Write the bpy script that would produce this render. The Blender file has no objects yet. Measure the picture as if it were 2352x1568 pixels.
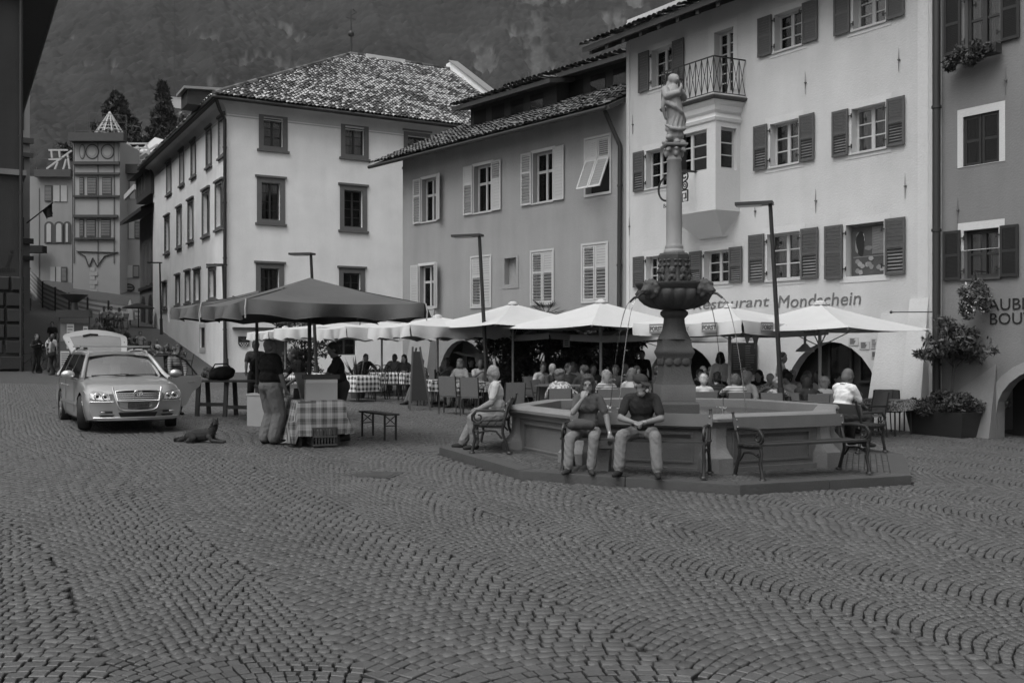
import bpy, bmesh, math, random
import numpy as np
from mathutils import Vector, Matrix, Euler
from mathutils.geometry import tessellate_polygon
PI = math.pi
random.seed(7); RNG = np.random.default_rng(7)
SC = bpy.context.scene; COL = SC.collection

# ------------------------------------------------------------------ camera, sky, sun, exposure
F, CX, HY, CAMZ = 2287.0, 1176.0, 806.0, 1.87        # focal length in picture units (35 mm lens), level horizon, eye height
cam_d = bpy.data.cameras.new('camera'); cam = bpy.data.objects.new('camera', cam_d); COL.objects.link(cam)
cam.location = (0, 0, CAMZ); cam.rotation_euler = (PI / 2, 0, 0)
cam_d.sensor_width = 36; cam_d.lens = 36 * F / 2352; cam_d.shift_y = (HY - 784) / 2352
cam_d.clip_start = 0.1; cam_d.clip_end = 9000
SC.camera = cam
SUN_EL, SUN_AZ = math.radians(60), math.atan2(-0.8, -0.6)
W = bpy.data.worlds.new('World'); SC.world = W; W.use_nodes = True
nt = W.node_tree; bg = nt.nodes['Background']
sky = nt.nodes.new('ShaderNodeTexSky'); sky.sky_type = 'NISHITA'; sky.sun_disc = False
sky.sun_elevation = SUN_EL; sky.sun_rotation = PI / 2 - SUN_AZ; sky.dust_density = 6.0; sky.air_density = 1.2
bw = nt.nodes.new('ShaderNodeRGBToBW')               # the photograph is black and white
nt.links.new(sky.outputs[0], bw.inputs[0]); nt.links.new(bw.outputs[0], bg.inputs[0]); bg.inputs[1].default_value = 0.13
sun_d = bpy.data.lights.new('sun', 'SUN'); sun = bpy.data.objects.new('sun', sun_d); COL.objects.link(sun)
sun_d.energy = 1.5; sun_d.angle = math.radians(50)
sv = Vector((math.cos(SUN_AZ) * math.cos(SUN_EL), math.sin(SUN_AZ) * math.cos(SUN_EL), math.sin(SUN_EL)))
sun.rotation_euler = sv.to_track_quat('Z', 'Y').to_euler(); sun.location = (0, 0, 40)
SC.view_settings.view_transform = 'Standard'; SC.view_settings.look = 'None'
SC.view_settings.gamma = 1.0; SC.view_settings.use_curve_mapping = False
SC.view_settings.exposure = 0.45
SC.render.engine = 'CYCLES'
SC.cycles.use_denoising = True
SC.cycles.max_bounces = 6; SC.cycles.diffuse_bounces = 3; SC.cycles.glossy_bounces = 3; SC.cycles.transparent_max_bounces = 12
SC.cycles.volume_bounces = 0

# ------------------------------------------------------------------ places
def gz(x, y):
    xx = min(max(x, -60), 60); yy = min(max(y, -20), 150)
    t = (x + 13.75) * -0.492 + (y - 48) * 0.871
    r = float(np.interp(t, (0, 3, 18, 46, 58, 75), (0, .15, 2.1, 3.7, 6.4, 9.0)))
    return -0.02 * xx + 0.012 * yy + r
def px(X, Y, D): return Vector(((X - CX) / F * D, D, (HY - Y) / F * D + CAMZ))
def gat(X, D):
    x = (X - CX) / F * D
    return Vector((x, D, gz(x, D)))
def gp(X, Y):
    a, b = 3.0, 160.0
    f = lambda D: (HY - Y) / F * D + CAMZ - gz((X - CX) / F * D, D)
    for _ in range(50):
        m = (a + b) / 2
        if f(m) > 0: a = m
        else: b = m
    return gat(X, a)

# ------------------------------------------------------------------ mesh building
class MB:
    def __init__(s): s.v = []; s.f = []; s.m = []
    def add(s, vs, fs, mi=0, M=None):
        o = len(s.v)
        s.v += [tuple(M @ Vector(p)) for p in vs] if M is not None else [tuple(p) for p in vs]
        s.f += [tuple(i + o for i in q) for q in fs]; s.m += [mi] * len(fs)
        return s
    def box(s, x0, x1, y0, y1, z0, z1, mi=0, M=None):
        return s.add([(x0, y0, z0), (x1, y0, z0), (x1, y1, z0), (x0, y1, z0), (x0, y0, z1), (x1, y0, z1), (x1, y1, z1), (x0, y1, z1)],
                     [(0, 3, 2, 1), (4, 5, 6, 7), (0, 1, 5, 4), (1, 2, 6, 5), (2, 3, 7, 6), (3, 0, 4, 7)], mi, M)
    def bar(s, a, b, w, h, mi=0, up=(0, 0, 1)):
        a, b = Vector(a), Vector(b); d = (b - a); L = d.length; d.normalize(); u = Vector(up)
        if abs(d.dot(u)) > .98: u = Vector((0, 1, 0))
        r = d.cross(u).normalized(); u = r.cross(d)
        vs = [a + r * (w / 2 * i) + u * (h / 2 * j) for i, j in ((-1, -1), (1, -1), (1, 1), (-1, 1))]
        vs += [p + d * L for p in vs]
        return s.add(vs, [(0, 3, 2, 1)[::-1], (4, 5, 6, 7)[::-1], (0, 1, 5, 4)[::-1], (1, 2, 6, 5)[::-1], (2, 3, 7, 6)[::-1], (3, 0, 4, 7)[::-1]], mi)
    def tube(s, pts, r, n=8, mi=0, cap=True, flat=1.0):
        pts = [Vector(p) for p in pts]; k = len(pts)
        rs = [r] * k if isinstance(r, (int, float)) else list(r)
        T = [(pts[min(i + 1, k - 1)] - pts[max(i - 1, 0)]).normalized() for i in range(k)]
        u = Vector((0, 0, 1)) if abs(T[0].z) < .9 else Vector((1, 0, 0))
        vs = []; fs = []
        for i in range(k):
            u = (u - T[i] * u.dot(T[i]))
            if u.length < 1e-6: u = T[i].orthogonal()
            u.normalize(); w = T[i].cross(u)
            for j in range(n):
                a = 2 * PI * j / n
                vs.append(pts[i] + (u * math.cos(a) * flat + w * math.sin(a)) * rs[i])
        for i in range(k - 1):
            for j in range(n):
                fs.append((i * n + j, i * n + (j + 1) % n, (i + 1) * n + (j + 1) % n, (i + 1) * n + j))
        if cap: fs.append(tuple(range(n))[::-1]); fs.append(tuple(range((k - 1) * n, k * n)))
        return s.add(vs, fs, mi)
    def lathe(s, prof, n=16, c=(0, 0, 0), mi=0, a0=0.0, mod=None):
        vs = []; fs = []; k = len(prof)
        for i, (r, z) in enumerate(prof):
            for j in range(n):
                a = a0 + 2 * PI * j / n; q = r * (mod(i, j, a) if mod else 1)
                vs.append((c[0] + q * math.cos(a), c[1] + q * math.sin(a), c[2] + z))
        for i in range(k - 1):
            for j in range(n): fs.append((i * n + j, i * n + (j + 1) % n, (i + 1) * n + (j + 1) % n, (i + 1) * n + j))
        fs.append(tuple(range(n))[::-1]); fs.append(tuple(range((k - 1) * n, k * n)))
        return s.add(vs, fs, mi)
    def ball(s, c, r, n=10, k=6, mi=0, M=None):
        rx, ry, rz = (r, r, r) if isinstance(r, (int, float)) else r
        vs = [(c[0], c[1], c[2] - rz)]; fs = []
        for i in range(1, k):
            t = -PI / 2 + PI * i / k
            for j in range(n):
                a = 2 * PI * j / n
                vs.append((c[0] + rx * math.cos(t) * math.cos(a), c[1] + ry * math.cos(t) * math.sin(a), c[2] + rz * math.sin(t)))
        vs.append((c[0], c[1], c[2] + rz)); e = len(vs) - 1
        for j in range(n):
            fs.append((0, 1 + (j + 1) % n, 1 + j)); fs.append((e, e - n + j, e - n + (j + 1) % n))
        for i in range(k - 2):
            for j in range(n): fs.append((1 + i * n + j, 1 + i * n + (j + 1) % n, 1 + (i + 1) * n + (j + 1) % n, 1 + (i + 1) * n + j))
        return s.add(vs, fs, mi, M)
    def prism(s, poly, a, b, M=None, mi=0):
        """poly: 2D outline (ccw), extruded from level a to level b along the third axis (z)."""
        n = len(poly); vs = [(p[0], p[1], a) for p in poly] + [(p[0], p[1], b) for p in poly]
        fs = [tuple(range(n))[::-1], tuple(range(n, 2 * n))] + [(i, (i + 1) % n, n + (i + 1) % n, n + i) for i in range(n)]
        return s.add(vs, fs, mi, M)
    def slab(s, poly, y0, y1, mi=0):
        """poly in the xz plane, extruded along y."""
        return s.prism(poly, y0, y1, Matrix(((1, 0, 0, 0), (0, 0, 1, 0), (0, 1, 0, 0), (0, 0, 0, 1))), mi)
    def mesh(s, name, mats, smooth=None):
        me = bpy.data.meshes.new(name); me.from_pydata(s.v, [], s.f)
        for m in (mats if isinstance(mats, (list, tuple)) else [mats]): me.materials.append(m)
        if len(me.materials) > 1: me.polygons.foreach_set('material_index', s.m)
        if smooth is not None:
            me.polygons.foreach_set('use_smooth', [True] * len(s.f))
            if smooth < 179: me.set_sharp_from_angle(angle=math.radians(smooth))
        me.update(); return me
    def build(s, name, mats, parent=None, smooth=None, loc=None, rot=None, fix=False):
        me = s.mesh(name, mats, smooth)
        if fix: recalc(me)
        return put(name, me, parent, loc, rot)
def recalc(me):
    b = bmesh.new(); b.from_mesh(me); bmesh.ops.recalc_face_normals(b, faces=b.faces); b.to_mesh(me); b.free()
def put(name, data, parent=None, loc=None, rot=None):
    o = bpy.data.objects.new(name, data); COL.objects.link(o)
    if parent is not None: o.parent = parent
    if loc is not None: o.location = loc
    if rot is not None: o.rotation_euler = (0, 0, rot) if isinstance(rot, (int, float)) else rot
    return o
def tag(o, label, cat, group=None, kind=None):
    if label: o['label'] = label
    if cat: o['category'] = cat
    if group: o['group'] = group
    if kind: o['kind'] = kind
    return o
def thing(name, label, cat, loc=(0, 0, 0), rot=0, group=None):
    return tag(put(name, None, None, loc, rot), label, cat, group)
def structure(o): o['kind'] = 'structure'; return o
def stuff(o): o['kind'] = 'stuff'; return o
def copy_tree(o, parent=None):
    c = o.copy(); COL.objects.link(c)
    if parent is not None: c.parent = parent
    for ch in KIDS.get(o.name, o.children): copy_tree(ch, c)
    return c
KIDS = {}
def dup(root, label, loc, rot=None):
    c = copy_tree(root); c.location = loc; c['label'] = label
    if rot is not None: c.rotation_euler = (0, 0, rot)
    return c
def npmesh(name, V, Q, mats, shade=None, smooth=False):
    """numpy arrays V (n,3), Q (m,4) -> mesh; shade (n,) goes into a point attribute read by the material."""
    me = bpy.data.meshes.new(name); k = Q.shape[1]
    me.vertices.add(len(V)); me.vertices.foreach_set('co', np.ascontiguousarray(V, dtype=np.float32).ravel())
    me.loops.add(Q.size); me.loops.foreach_set('vertex_index', np.ascontiguousarray(Q, dtype=np.int32).ravel())
    me.polygons.add(len(Q)); me.polygons.foreach_set('loop_start', np.arange(0, Q.size, k, dtype=np.int32))
    if smooth: me.polygons.foreach_set('use_smooth', np.ones(len(Q), dtype=bool))
    me.materials.append(mats); me.update(calc_edges=True); me.validate()
    if shade is not None:
        at = me.attributes.new('shade', 'FLOAT', 'POINT'); at.data.foreach_set('value', np.ascontiguousarray(shade, dtype=np.float32))
    return me

# ------------------------------------------------------------------ materials (all neutral greys)
def mat(name, g, rough=.8, var=.12, scale=2.0, bump=0., bscale=30., metal=0., spec=.4, attr=0., rnd=0., streak=0., fine=0., fscale=60., coat=0., world=False, trans=0.):
    m = bpy.data.materials.new(name); m.use_nodes = True; T = m.node_tree; L = T.links
    p = T.nodes['Principled BSDF']
    p.inputs['Roughness'].default_value = rough; p.inputs['Metallic'].default_value = metal
    p.inputs['Specular IOR Level'].default_value = spec; p.inputs['Base Color'].default_value = (g, g, g, 1)
    if coat: p.inputs['Coat Weight'].default_value = coat; p.inputs['Coat Roughness'].default_value = .05
    tc = T.nodes.new('ShaderNodeTexCoord'); co = tc.outputs['Object']
    if world: ge = T.nodes.new('ShaderNodeNewGeometry'); co = ge.outputs['Position']
    terms = []
    def noise(sc, det=4, stretch=None):
        n = T.nodes.new('ShaderNodeTexNoise'); n.inputs['Scale'].default_value = sc; n.inputs['Detail'].default_value = det
        if stretch:
            mp = T.nodes.new('ShaderNodeMapping'); mp.inputs['Scale'].default_value = stretch
            L.new(co, mp.inputs[0]); L.new(mp.outputs[0], n.inputs['Vector'])
        else: L.new(co, n.inputs['Vector'])
        return n.outputs['Fac']
    def math_(op, a, b):
        n = T.nodes.new('ShaderNodeMath'); n.operation = op
        for i, q in enumerate((a, b)):
            if isinstance(q, (int, float)): n.inputs[i].default_value = q
            else: L.new(q, n.inputs[i])
        return n.outputs[0]
    if var: terms.append((noise(scale, 5), var))
    if fine: terms.append((noise(fscale, 3), fine))
    if streak: terms.append((noise(1.6, 5, (1, 1, .12)), streak))
    if attr:
        a = T.nodes.new('ShaderNodeAttribute'); a.attribute_name = 'shade'; terms.append((a.outputs['Fac'], attr))
    if rnd:
        oi = T.nodes.new('ShaderNodeObjectInfo'); terms.append((oi.outputs['Random'], rnd))
    val = None
    for out, amt in terms:
        c = math_('MULTIPLY', math_('SUBTRACT', out, .5), 2 * amt)
        val = c if val is None else math_('ADD', val, c)
    if val is not None:
        v = math_('MULTIPLY', math_('ADD', val, 1.0), g); v = math_('MAXIMUM', v, g * .15)
        L.new(v, p.inputs['Base Color'])
    if bump:
        b = T.nodes.new('ShaderNodeBump'); b.inputs['Strength'].default_value = bump; b.inputs['Distance'].default_value = .02
        L.new(noise(bscale, 4), b.inputs['Height']); L.new(b.outputs[0], p.inputs['Normal'])
    if trans: p.inputs['Transmission Weight'].default_value = trans
    return m
def glass_mat(name, g=.02, refl=.25):
    m = bpy.data.materials.new(name); m.use_nodes = True; T = m.node_tree; T.nodes.clear()
    o = T.nodes.new('ShaderNodeOutputMaterial'); mx = T.nodes.new('ShaderNodeMixShader'); tr = T.nodes.new('ShaderNodeBsdfTransparent')
    gl = T.nodes.new('ShaderNodeBsdfGlossy'); gl.inputs['Roughness'].default_value = .06; gl.inputs['Color'].default_value = (.8, .8, .8, 1)
    tr.inputs['Color'].default_value = (.75, .75, .75, 1)
    lw = T.nodes.new('ShaderNodeFresnel'); lw.inputs[0].default_value = 1.55
    ad = T.nodes.new('ShaderNodeMath'); ad.operation = 'ADD'; ad.inputs[1].default_value = refl; ad.use_clamp = True
    T.links.new(lw.outputs[0], ad.inputs[0]); T.links.new(ad.outputs[0], mx.inputs[0])
    T.links.new(tr.outputs[0], mx.inputs[1]); T.links.new(gl.outputs[0], mx.inputs[2]); T.links.new(mx.outputs[0], o.inputs[0])
    return m
M = {}
M['iron'] = mat('iron', .016, .45, .2, 20, .2, 60, spec=.5)
M['dark_metal'] = mat('dark_metal', .024, .5, .15, 8, spec=.5)
M['steel'] = mat('steel', .35, .4, .1, 8, metal=.6)
M['zinc'] = mat('zinc', .06, .55, .2, 4, metal=.3)
M['pane'] = glass_mat('pane', refl=.0)
M['car_glass'] = glass_mat('car_glass', refl=.45)
M['curtain'] = mat('curtain', .3, .9, .15, 6)
M['white_wood'] = mat('white_wood', .42, .6, .08, 6, .1, 40)
M['dark_wood'] = mat('dark_wood', .03, .6, .25, 6, .15, 40)
M['mid_wood'] = mat('mid_wood', .08, .65, .25, 6, .15, 40)
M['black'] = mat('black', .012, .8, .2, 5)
M['white_paint'] = mat('white_paint', .5, .8, .06, 3, .1, 60)
M['canvas_white'] = mat('canvas_white', .47, .85, .07, 2, .25, 5)
M['canvas_dark'] = mat('canvas_dark', .08, .7, .3, 1.6, .45, 5)
M['paper'] = mat('paper', .4, .8, .05, 4)
M['rubber'] = mat('rubber', .02, .8, .2, 10)
M['water'] = mat('water', .03, .06, 0, 1, .25, 9, spec=.6)
def text(body, size, name, m, parent, loc, rot, shear=0., ext=.004, align='LEFT', sx=1.0, offs=0.):
    cu = bpy.data.curves.new(name, 'FONT'); cu.body = body; cu.size = size; cu.extrude = ext; cu.shear = shear; cu.align_x = align; cu.offset = offs
    cu.resolution_u = 3
    cu.materials.append(m)
    o = put(name, cu, parent, loc, rot); o.scale = (sx, 1, 1)
    return o
# ------------------------------------------------------------------ bodies: one continuous skin grown over capsules, then coloured by region
BLOBS = []
def V3(*a): return Vector(a)
class Blob:
    def __init__(s): s.p = []            # ('c', a, b, ra, rb, tag) or ('e', centre, radii, rotation, tag)
    def cap(s, a, b, ra, rb, tag): s.p.append(('c', Vector(a), Vector(b), ra, rb, tag)); return s
    def chain(s, pts, rs, tag):
        for i in range(len(pts) - 1): s.cap(pts[i], pts[i + 1], rs[i], rs[i + 1], tag)
        return s
    def ell(s, c, r, tag, rot=None): s.p.append(('e', Vector(c), Vector(r), rot if rot is not None else Matrix.Identity(3), tag)); return s
    def mesh(s, n=10):
        mb = MB()
        for q in s.p:
            if q[0] == 'c':
                a, b, ra, rb = q[1:5]; d = b - a; L = d.length
                if L < 1e-5: mb.ball(a, ra, n, 6); continue
                d.normalize(); u = d.orthogonal().normalized(); w = d.cross(u); rings = []
                for t in (-80, -45, 0): rings.append((a + d * (ra * math.sin(math.radians(t))), ra * math.cos(math.radians(t))))
                for t in (0, 45, 80): rings.append((b + d * (rb * math.sin(math.radians(t))), rb * math.cos(math.radians(t))))
                vs = [c + (u * math.cos(2 * PI * j / n) + w * math.sin(2 * PI * j / n)) * r for c, r in rings for j in range(n)]
                fs = [(i * n + j, i * n + (j + 1) % n, (i + 1) * n + (j + 1) % n, (i + 1) * n + j) for i in range(5) for j in range(n)]
                fs += [tuple(range(n))[::-1], tuple(range(5 * n, 6 * n))]; mb.add(vs, fs)
            else:
                c, r, R = q[1:4]; mb.ball((0, 0, 0), (r.x, r.y, r.z), n, 7, 0, Matrix.Translation(c) @ R.to_4x4())
        return mb
    def dist(s, P):
        out = []
        for q in s.p:
            if q[0] == 'c':
                a, b = np.array(q[1]), np.array(q[2]); d = b - a; L2 = max(d @ d, 1e-9)
                t = np.clip((P - a) @ d / L2, 0, 1); out.append(np.linalg.norm(P - a - t[:, None] * d, axis=1) - (q[3] + (q[4] - q[3]) * t))
            else:
                R = np.array(q[3]); r = np.array(q[2]); l = (P - np.array(q[1])) @ R; k = np.linalg.norm(l / r, axis=1)
                out.append((k - 1) * np.linalg.norm(l, axis=1) / np.maximum(k, 1e-6))
        return np.array(out)
def grow(blob, name, mats, voxel, parent=None, loc=None, rot=None, smooth=2, folds=0.):
    """mats: {tag: material}"""
    tags = list(mats); me = blob.mesh().mesh(name, mats[tags[0]], None); recalc(me)
    o = put(name, me, parent, loc, rot)
    r = o.modifiers.new('skin', 'REMESH'); r.mode = 'VOXEL'; r.voxel_size = voxel; r.use_smooth_shade = True
    sm = o.modifiers.new('soft', 'SMOOTH'); sm.iterations = smooth; sm.factor = .5
    BLOBS.append((o, blob, mats, folds)); return o
def finish_blobs():
    bpy.context.view_layer.update(); dg = bpy.context.evaluated_depsgraph_get()
    for o, blob, mats, folds in BLOBS:
        me = bpy.data.meshes.new_from_object(o.evaluated_get(dg)); tags = list(mats)
        me.materials.clear()
        for t in tags: me.materials.append(mats[t])
        n = len(me.vertices); co = np.empty(n * 3, np.float32); me.vertices.foreach_get('co', co); co = co.reshape(-1, 3)
        m = len(me.polygons); cen = np.empty(m * 3, np.float32); me.polygons.foreach_get('center', cen); cen = cen.reshape(-1, 3)
        idx = np.array([tags.index(q[-1]) for q in blob.p]); D = blob.dist(cen)
        me.polygons.foreach_set('material_index', idx[np.argmin(D, 0)].astype(np.int32))
        if folds:
            no = np.empty(n * 3, np.float32); me.vertices.foreach_get('normal', no); no = no.reshape(-1, 3)
            cl = np.array([q[-1] in ('shirt', 'trousers', 'skirt', 'vest') for q in blob.p])[np.argmin(blob.dist(co), 0)]
            w = fbm(co[:, 0] * 17 + co[:, 2] * 11 + 7, co[:, 2] * 13 - co[:, 1] * 15 + co[:, 0] * 9 + 3, 3, 3) - .45
            co += no * (w * folds * cl)[:, None]; me.vertices.foreach_set('co', co.ravel())
        me.polygons.foreach_set('use_smooth', np.ones(m, bool)); me.update()
        old = o.data; o.modifiers.clear(); o.data = me; me.name = old.name; bpy.data.meshes.remove(old)

def ik(a, b, l1, l2, pole):
    a, b, pole = Vector(a), Vector(b), Vector(pole); d = b - a; L = min(d.length, (l1 + l2) * .995); d.normalize(); b = a + d * L
    x = (l1 * l1 - l2 * l2 + L * L) / (2 * L); h = math.sqrt(max(l1 * l1 - x * x, 0)); n = (pole - d * pole.dot(d))
    n = n.normalized() if n.length > 1e-4 else d.orthogonal().normalized()
    return a + d * x + n * h, b
SKIN = {}
for k_, g_ in (('light', .21), ('mid', .16), ('tan', .12)): SKIN[k_] = mat('skin_' + k_, g_, .55, .08, 8, spec=.4)
CL = {}
def cloth(g, pattern=None):
    key = (round(g, 3), pattern)
    if key not in CL:
        g *= .8; m = mat('cloth_%s' % str(g).replace('.', '_'), g,   .9, .14, 5, .55, 13, fine=.08, fscale=90, spec=.15)
        if pattern:
            T = m.node_tree; L = T.links; p = T.nodes['Principled BSDF']; tc = T.nodes.new('ShaderNodeTexCoord'); r = T.nodes.new('ShaderNodeMixRGB')
            if pattern == 'stripe':
                w = T.nodes.new('ShaderNodeTexWave'); w.bands_direction = 'Z'; w.inputs['Scale'].default_value = 6; L.new(tc.outputs['Object'], w.inputs[0]); out = w.outputs['Fac']
            elif pattern == 'pin':
                w = T.nodes.new('ShaderNodeTexWave'); w.bands_direction = 'X'; w.inputs['Scale'].default_value = 9; L.new(tc.outputs['Object'], w.inputs[0]); out = w.outputs['Fac']
            else:
                w = T.nodes.new('ShaderNodeTexNoise'); w.inputs['Scale'].default_value = 22; L.new(tc.outputs['Object'], w.inputs[0])
                q = T.nodes.new('ShaderNodeMapRange'); q.inputs[1].default_value = .45; q.inputs[2].default_value = .55; L.new(w.outputs[0], q.inputs[0]); out = q.outputs[0]
            lo = g * .35; r.inputs[1].default_value = (lo, lo, lo, 1); r.inputs[2].default_value = (g, g, g, 1)
            L.new(out, r.inputs[0]); L.new(r.outputs[0], p.inputs['Base Color'])
        CL[key] = m
    return CL[key]
HAIRM = {g: mat('hair_%d' % int(g * 1000), g, .7, .35, 30, .5, 60) for g in (.012, .04, .10, .22, .42)}
EYE = mat('eye', .01, .3, 0, 1)

def person(label, loc, rot, sit=False, H=1.72, shirt=.3, trousers=.1, shoes=.03, hair=.04, style='short', skin='light', sleeve='short', lean=8, side=0, twist=0,
           hands=None, feet=None, head=(0, 0), pat=None, bulk=1., voxel=.02, hero=False, seat=.46, hat=None, group=None, vest=None, knees=.16, folds=.012, watch=False, female=False):
    """rot: heading; the figure looks along its own -y. hands/feet: targets (x, y, z) in the figure's own frame, from the ground under the hips. head: (turn, nod) in degrees."""
    k = H / 1.75; b = Blob(); B = bulk
    if not hero and .09 < shirt < .3: shirt = .04 if len(label) % 2 else .45
    hz = (seat + .09) if sit else .93 * k
    Pv = V3(0, 0, hz)
    R = Euler((math.radians(lean), math.radians(side), 0)).to_matrix()
    tw = Matrix.Rotation(math.radians(twist), 3, 'Z')
    up = lambda x, y, z: Pv + R @ (tw @ V3(x * k, y * k, 0) + V3(0, 0, z * k))
    sw = .178 if not female else .158
    # torso
    b.ell(up(0, 0, .02), (.165 * k * B, .125 * k * B, .13 * k), 'trousers', R)
    b.ell(up(0, -.015 * B, .17), (.15 * k * B, (.115 + .05 * (B - 1)) * k * B, .16 * k), 'shirt', R @ tw)
    b.ell(up(0, -.005, .36), (.17 * k * B, .115 * k * B, .19 * k), 'shirt', R @ tw)
    b.cap(up(-sw + .03, .01, .475), up(sw - .03, .01, .475), .068 * k * B, .068 * k * B, 'shirt')
    if female: b.ell(up(0, -.075, .33), (.13, .07, .075), 'shirt'); b.ell(up(0, -.05, .12), (.15, .10, .12), 'shirt')
    if vest is not None: b.ell(up(0, -.035, .2), (.12 * k * B, .118 * k * B, .26 * k), 'vest', R @ tw)
    # neck, head
    hc0 = up(0, -.02, .66)
    hd = tw @ Euler((math.radians(head[1]), 0, math.radians(head[0]))).to_matrix()
    b.cap(up(0, .012, .50), hc0 + V3(0, .015, -.07), .055 * k, .052 * k, 'skin')
    h = lambda x, y, z: hc0 + hd @ V3(x * k, y * k, z * k)
    b.ell(h(0, .0, .03), (.075 * k, .093 * k, .10 * k), 'skin', hd)
    b.ell(h(0, -.025, -.045), (.056 * k, .066 * k, .075 * k), 'skin', hd)
    b.cap(h(0, -.086, .005), h(0, -.097, -.025), .011 * k, .014 * k, 'skin')
    for s_ in (-1, 1): b.ell(h(s_ * .077, .01, -.005), (.014, .024, .033), 'skin', hd)
    if hero:
        b.cap(h(-.035, -.078, .036), h(.035, -.078, .036), .014, .014, 'skin'); b.cap(h(-.02, -.082, -.062), h(.02, -.082, -.062), .007, .007, 'lips')
        b.ell(h(0, -.072, -.10), (.026, .022, .02), 'skin', hd)
        for s_ in (-1, 1): b.ell(h(s_ * .032, -.086, .014), (.013, .008, .008), 'eye', hd)
    # hair
    if style in ('short', 'curly', 'bob', 'long', 'receding'):
        e = {'short': .012, 'curly': .032, 'bob': .026, 'long': .018, 'receding': .014}[style]
        b.ell(h(0, .022 if style != 'receding' else .045, .052), ((.075 + e) * k, (.088 + e * .8) * k, (.087 + e) * k), 'hair', hd)
        b.ell(h(0, .05, -.0), ((.073 + e) * k, (.06 + e) * k, (.085 + e) * k), 'hair', hd)
        if style == 'curly':
            rg = random.Random(int(H * 1000) + len(label))
            for _ in range(26):
                a = rg.uniform(0, 2 * PI); t = rg.uniform(-.2, 1.3); b.ell(h(.10 * math.cos(a) * math.cos(t), .045 + .10 * math.sin(a) * math.cos(t), .05 + .105 * math.sin(t)), (.03, .03, .03), 'hair') if math.sin(a) > -.75 or t > .5 else None
        if style == 'bob':
            for s_ in (-1, 1): b.ell(h(s_ * .078, .02, -.045), (.032, .06, .095), 'hair', hd)
            b.ell(h(0, .075, -.05), (.085, .045, .10), 'hair', hd)
            b.ell(h(0, -.05, .105), (.06, .035, .025), 'hair', hd)
        if style == 'long':
            for s_ in (-1, 1): b.ell(h(s_ * .07, .03, -.08), (.03, .05, .14), 'hair', hd)
            b.ell(h(0, .075, -.10), (.08, .045, .17), 'hair', hd)
    if style == 'beard' : b.ell(h(0, .03, .045), (.083, .092, .09), 'hair', hd)
    if hat == 'beard' or style == 'beard': b.ell(h(0, -.05, -.085), (.05, .05, .05), 'hair', hd)
    # legs
    ft = feet or ([(-.13, -.50, 0), (.13, -.50, 0)] if sit else [(-.11, -.02, 0), (.11, .02, 0)])
    for s_, f in zip((-1, 1), ft):
        hip = Pv + V3(s_ * .095 * k, 0, -.01); an = V3(f[0], f[1] + .03, f[2] + .10 * k)
        if sit:
            kn, an = ik(hip + V3(0, 0, .03), an, .43 * k, .41 * k, V3(s_ * .25, -1, 1.2))
        else: kn, an = ik(hip, an, .43 * k, .42 * k, V3(s_ * .1, -1, 0))
        b.cap(hip, hip.lerp(kn, .5), .098 * k * B, .086 * k * B, 'trousers'); b.cap(hip.lerp(kn, .5), kn, .086 * k * B, .076 * k * B, 'trousers')
        b.cap(kn, kn.lerp(an, .4), .076 * k * B, .074 * k * B, 'trousers'); b.cap(kn.lerp(an, .4), an + (kn - an).normalized() * .02, .074 * k * B, .068 * k * B, 'trousers')
        b.cap(an, an + V3(0, 0, -.03), .042 * k, .04 * k, 'shoes')
        fd = V3(f[3] if len(f) > 3 else s_ * .25, -1, 0).normalized()
        b.cap(an + V3(0, 0, -.055 * k) - fd * .035, an + V3(0, 0, -.06 * k) + fd * .10, .040 * k, .040 * k, 'shoes'); b.cap(an + V3(0, 0, -.06 * k) + fd * .10, an + V3(0, 0, -.068 * k) + fd * .165, .040 * k, .030 * k, 'shoes')
    # arms
    hs = hands or ([(-.15, -.34, hz + .16), (.15, -.34, hz + .16)] if sit else [(-.25, -.06, .78 * k), (.25, -.06, .78 * k)])
    for s_, t in zip((-1, 1), hs):
        sh = up(s_ * sw, .01, .465); po = t[3] if len(t) > 3 and t[3] is not None else V3(s_ * .8, .55, -.6)
        el, wr = ik(sh, t[:3], .285 * k, .25 * k, po)
        if sleeve == 'long':
            b.cap(sh, el, .062 * k * B, .05 * k, 'shirt'); b.cap(el, wr, .05 * k, .038 * k, 'shirt')
        else:
            m_ = sh.lerp(el, .72); b.cap(sh, m_, .058 * k * B, .062 * k, 'shirt'); b.cap(m_, el, .046 * k, .042 * k, 'skin'); b.cap(el, el.lerp(wr, .4), .042 * k, .040 * k, 'skin'); b.cap(el.lerp(wr, .4), wr, .040 * k, .026 * k, 'skin')
        d = (wr - el).normalized(); hdv = Vector(t[4]).normalized() if len(t) > 4 and t[4] is not None else (d + V3(0, -.15, -.35)).normalized()
        sd = hdv.cross(V3(0, 0, 1)); sd = sd.normalized() if sd.length > .2 else V3(1, 0, 0); nn = sd.cross(hdv)
        if watch and s_ == 1: b.cap(wr - d * .015 , wr + d * .008, .033, .033, 'watch')
        pc = wr + hdv * .05
        b.cap(wr, pc + sd * .018, .026 * k, .024 * k, 'skin'); b.cap(wr, pc - sd * .018, .026 * k, .024 * k, 'skin')
        curl = t[5] if len(t) > 5 else .5
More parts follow.
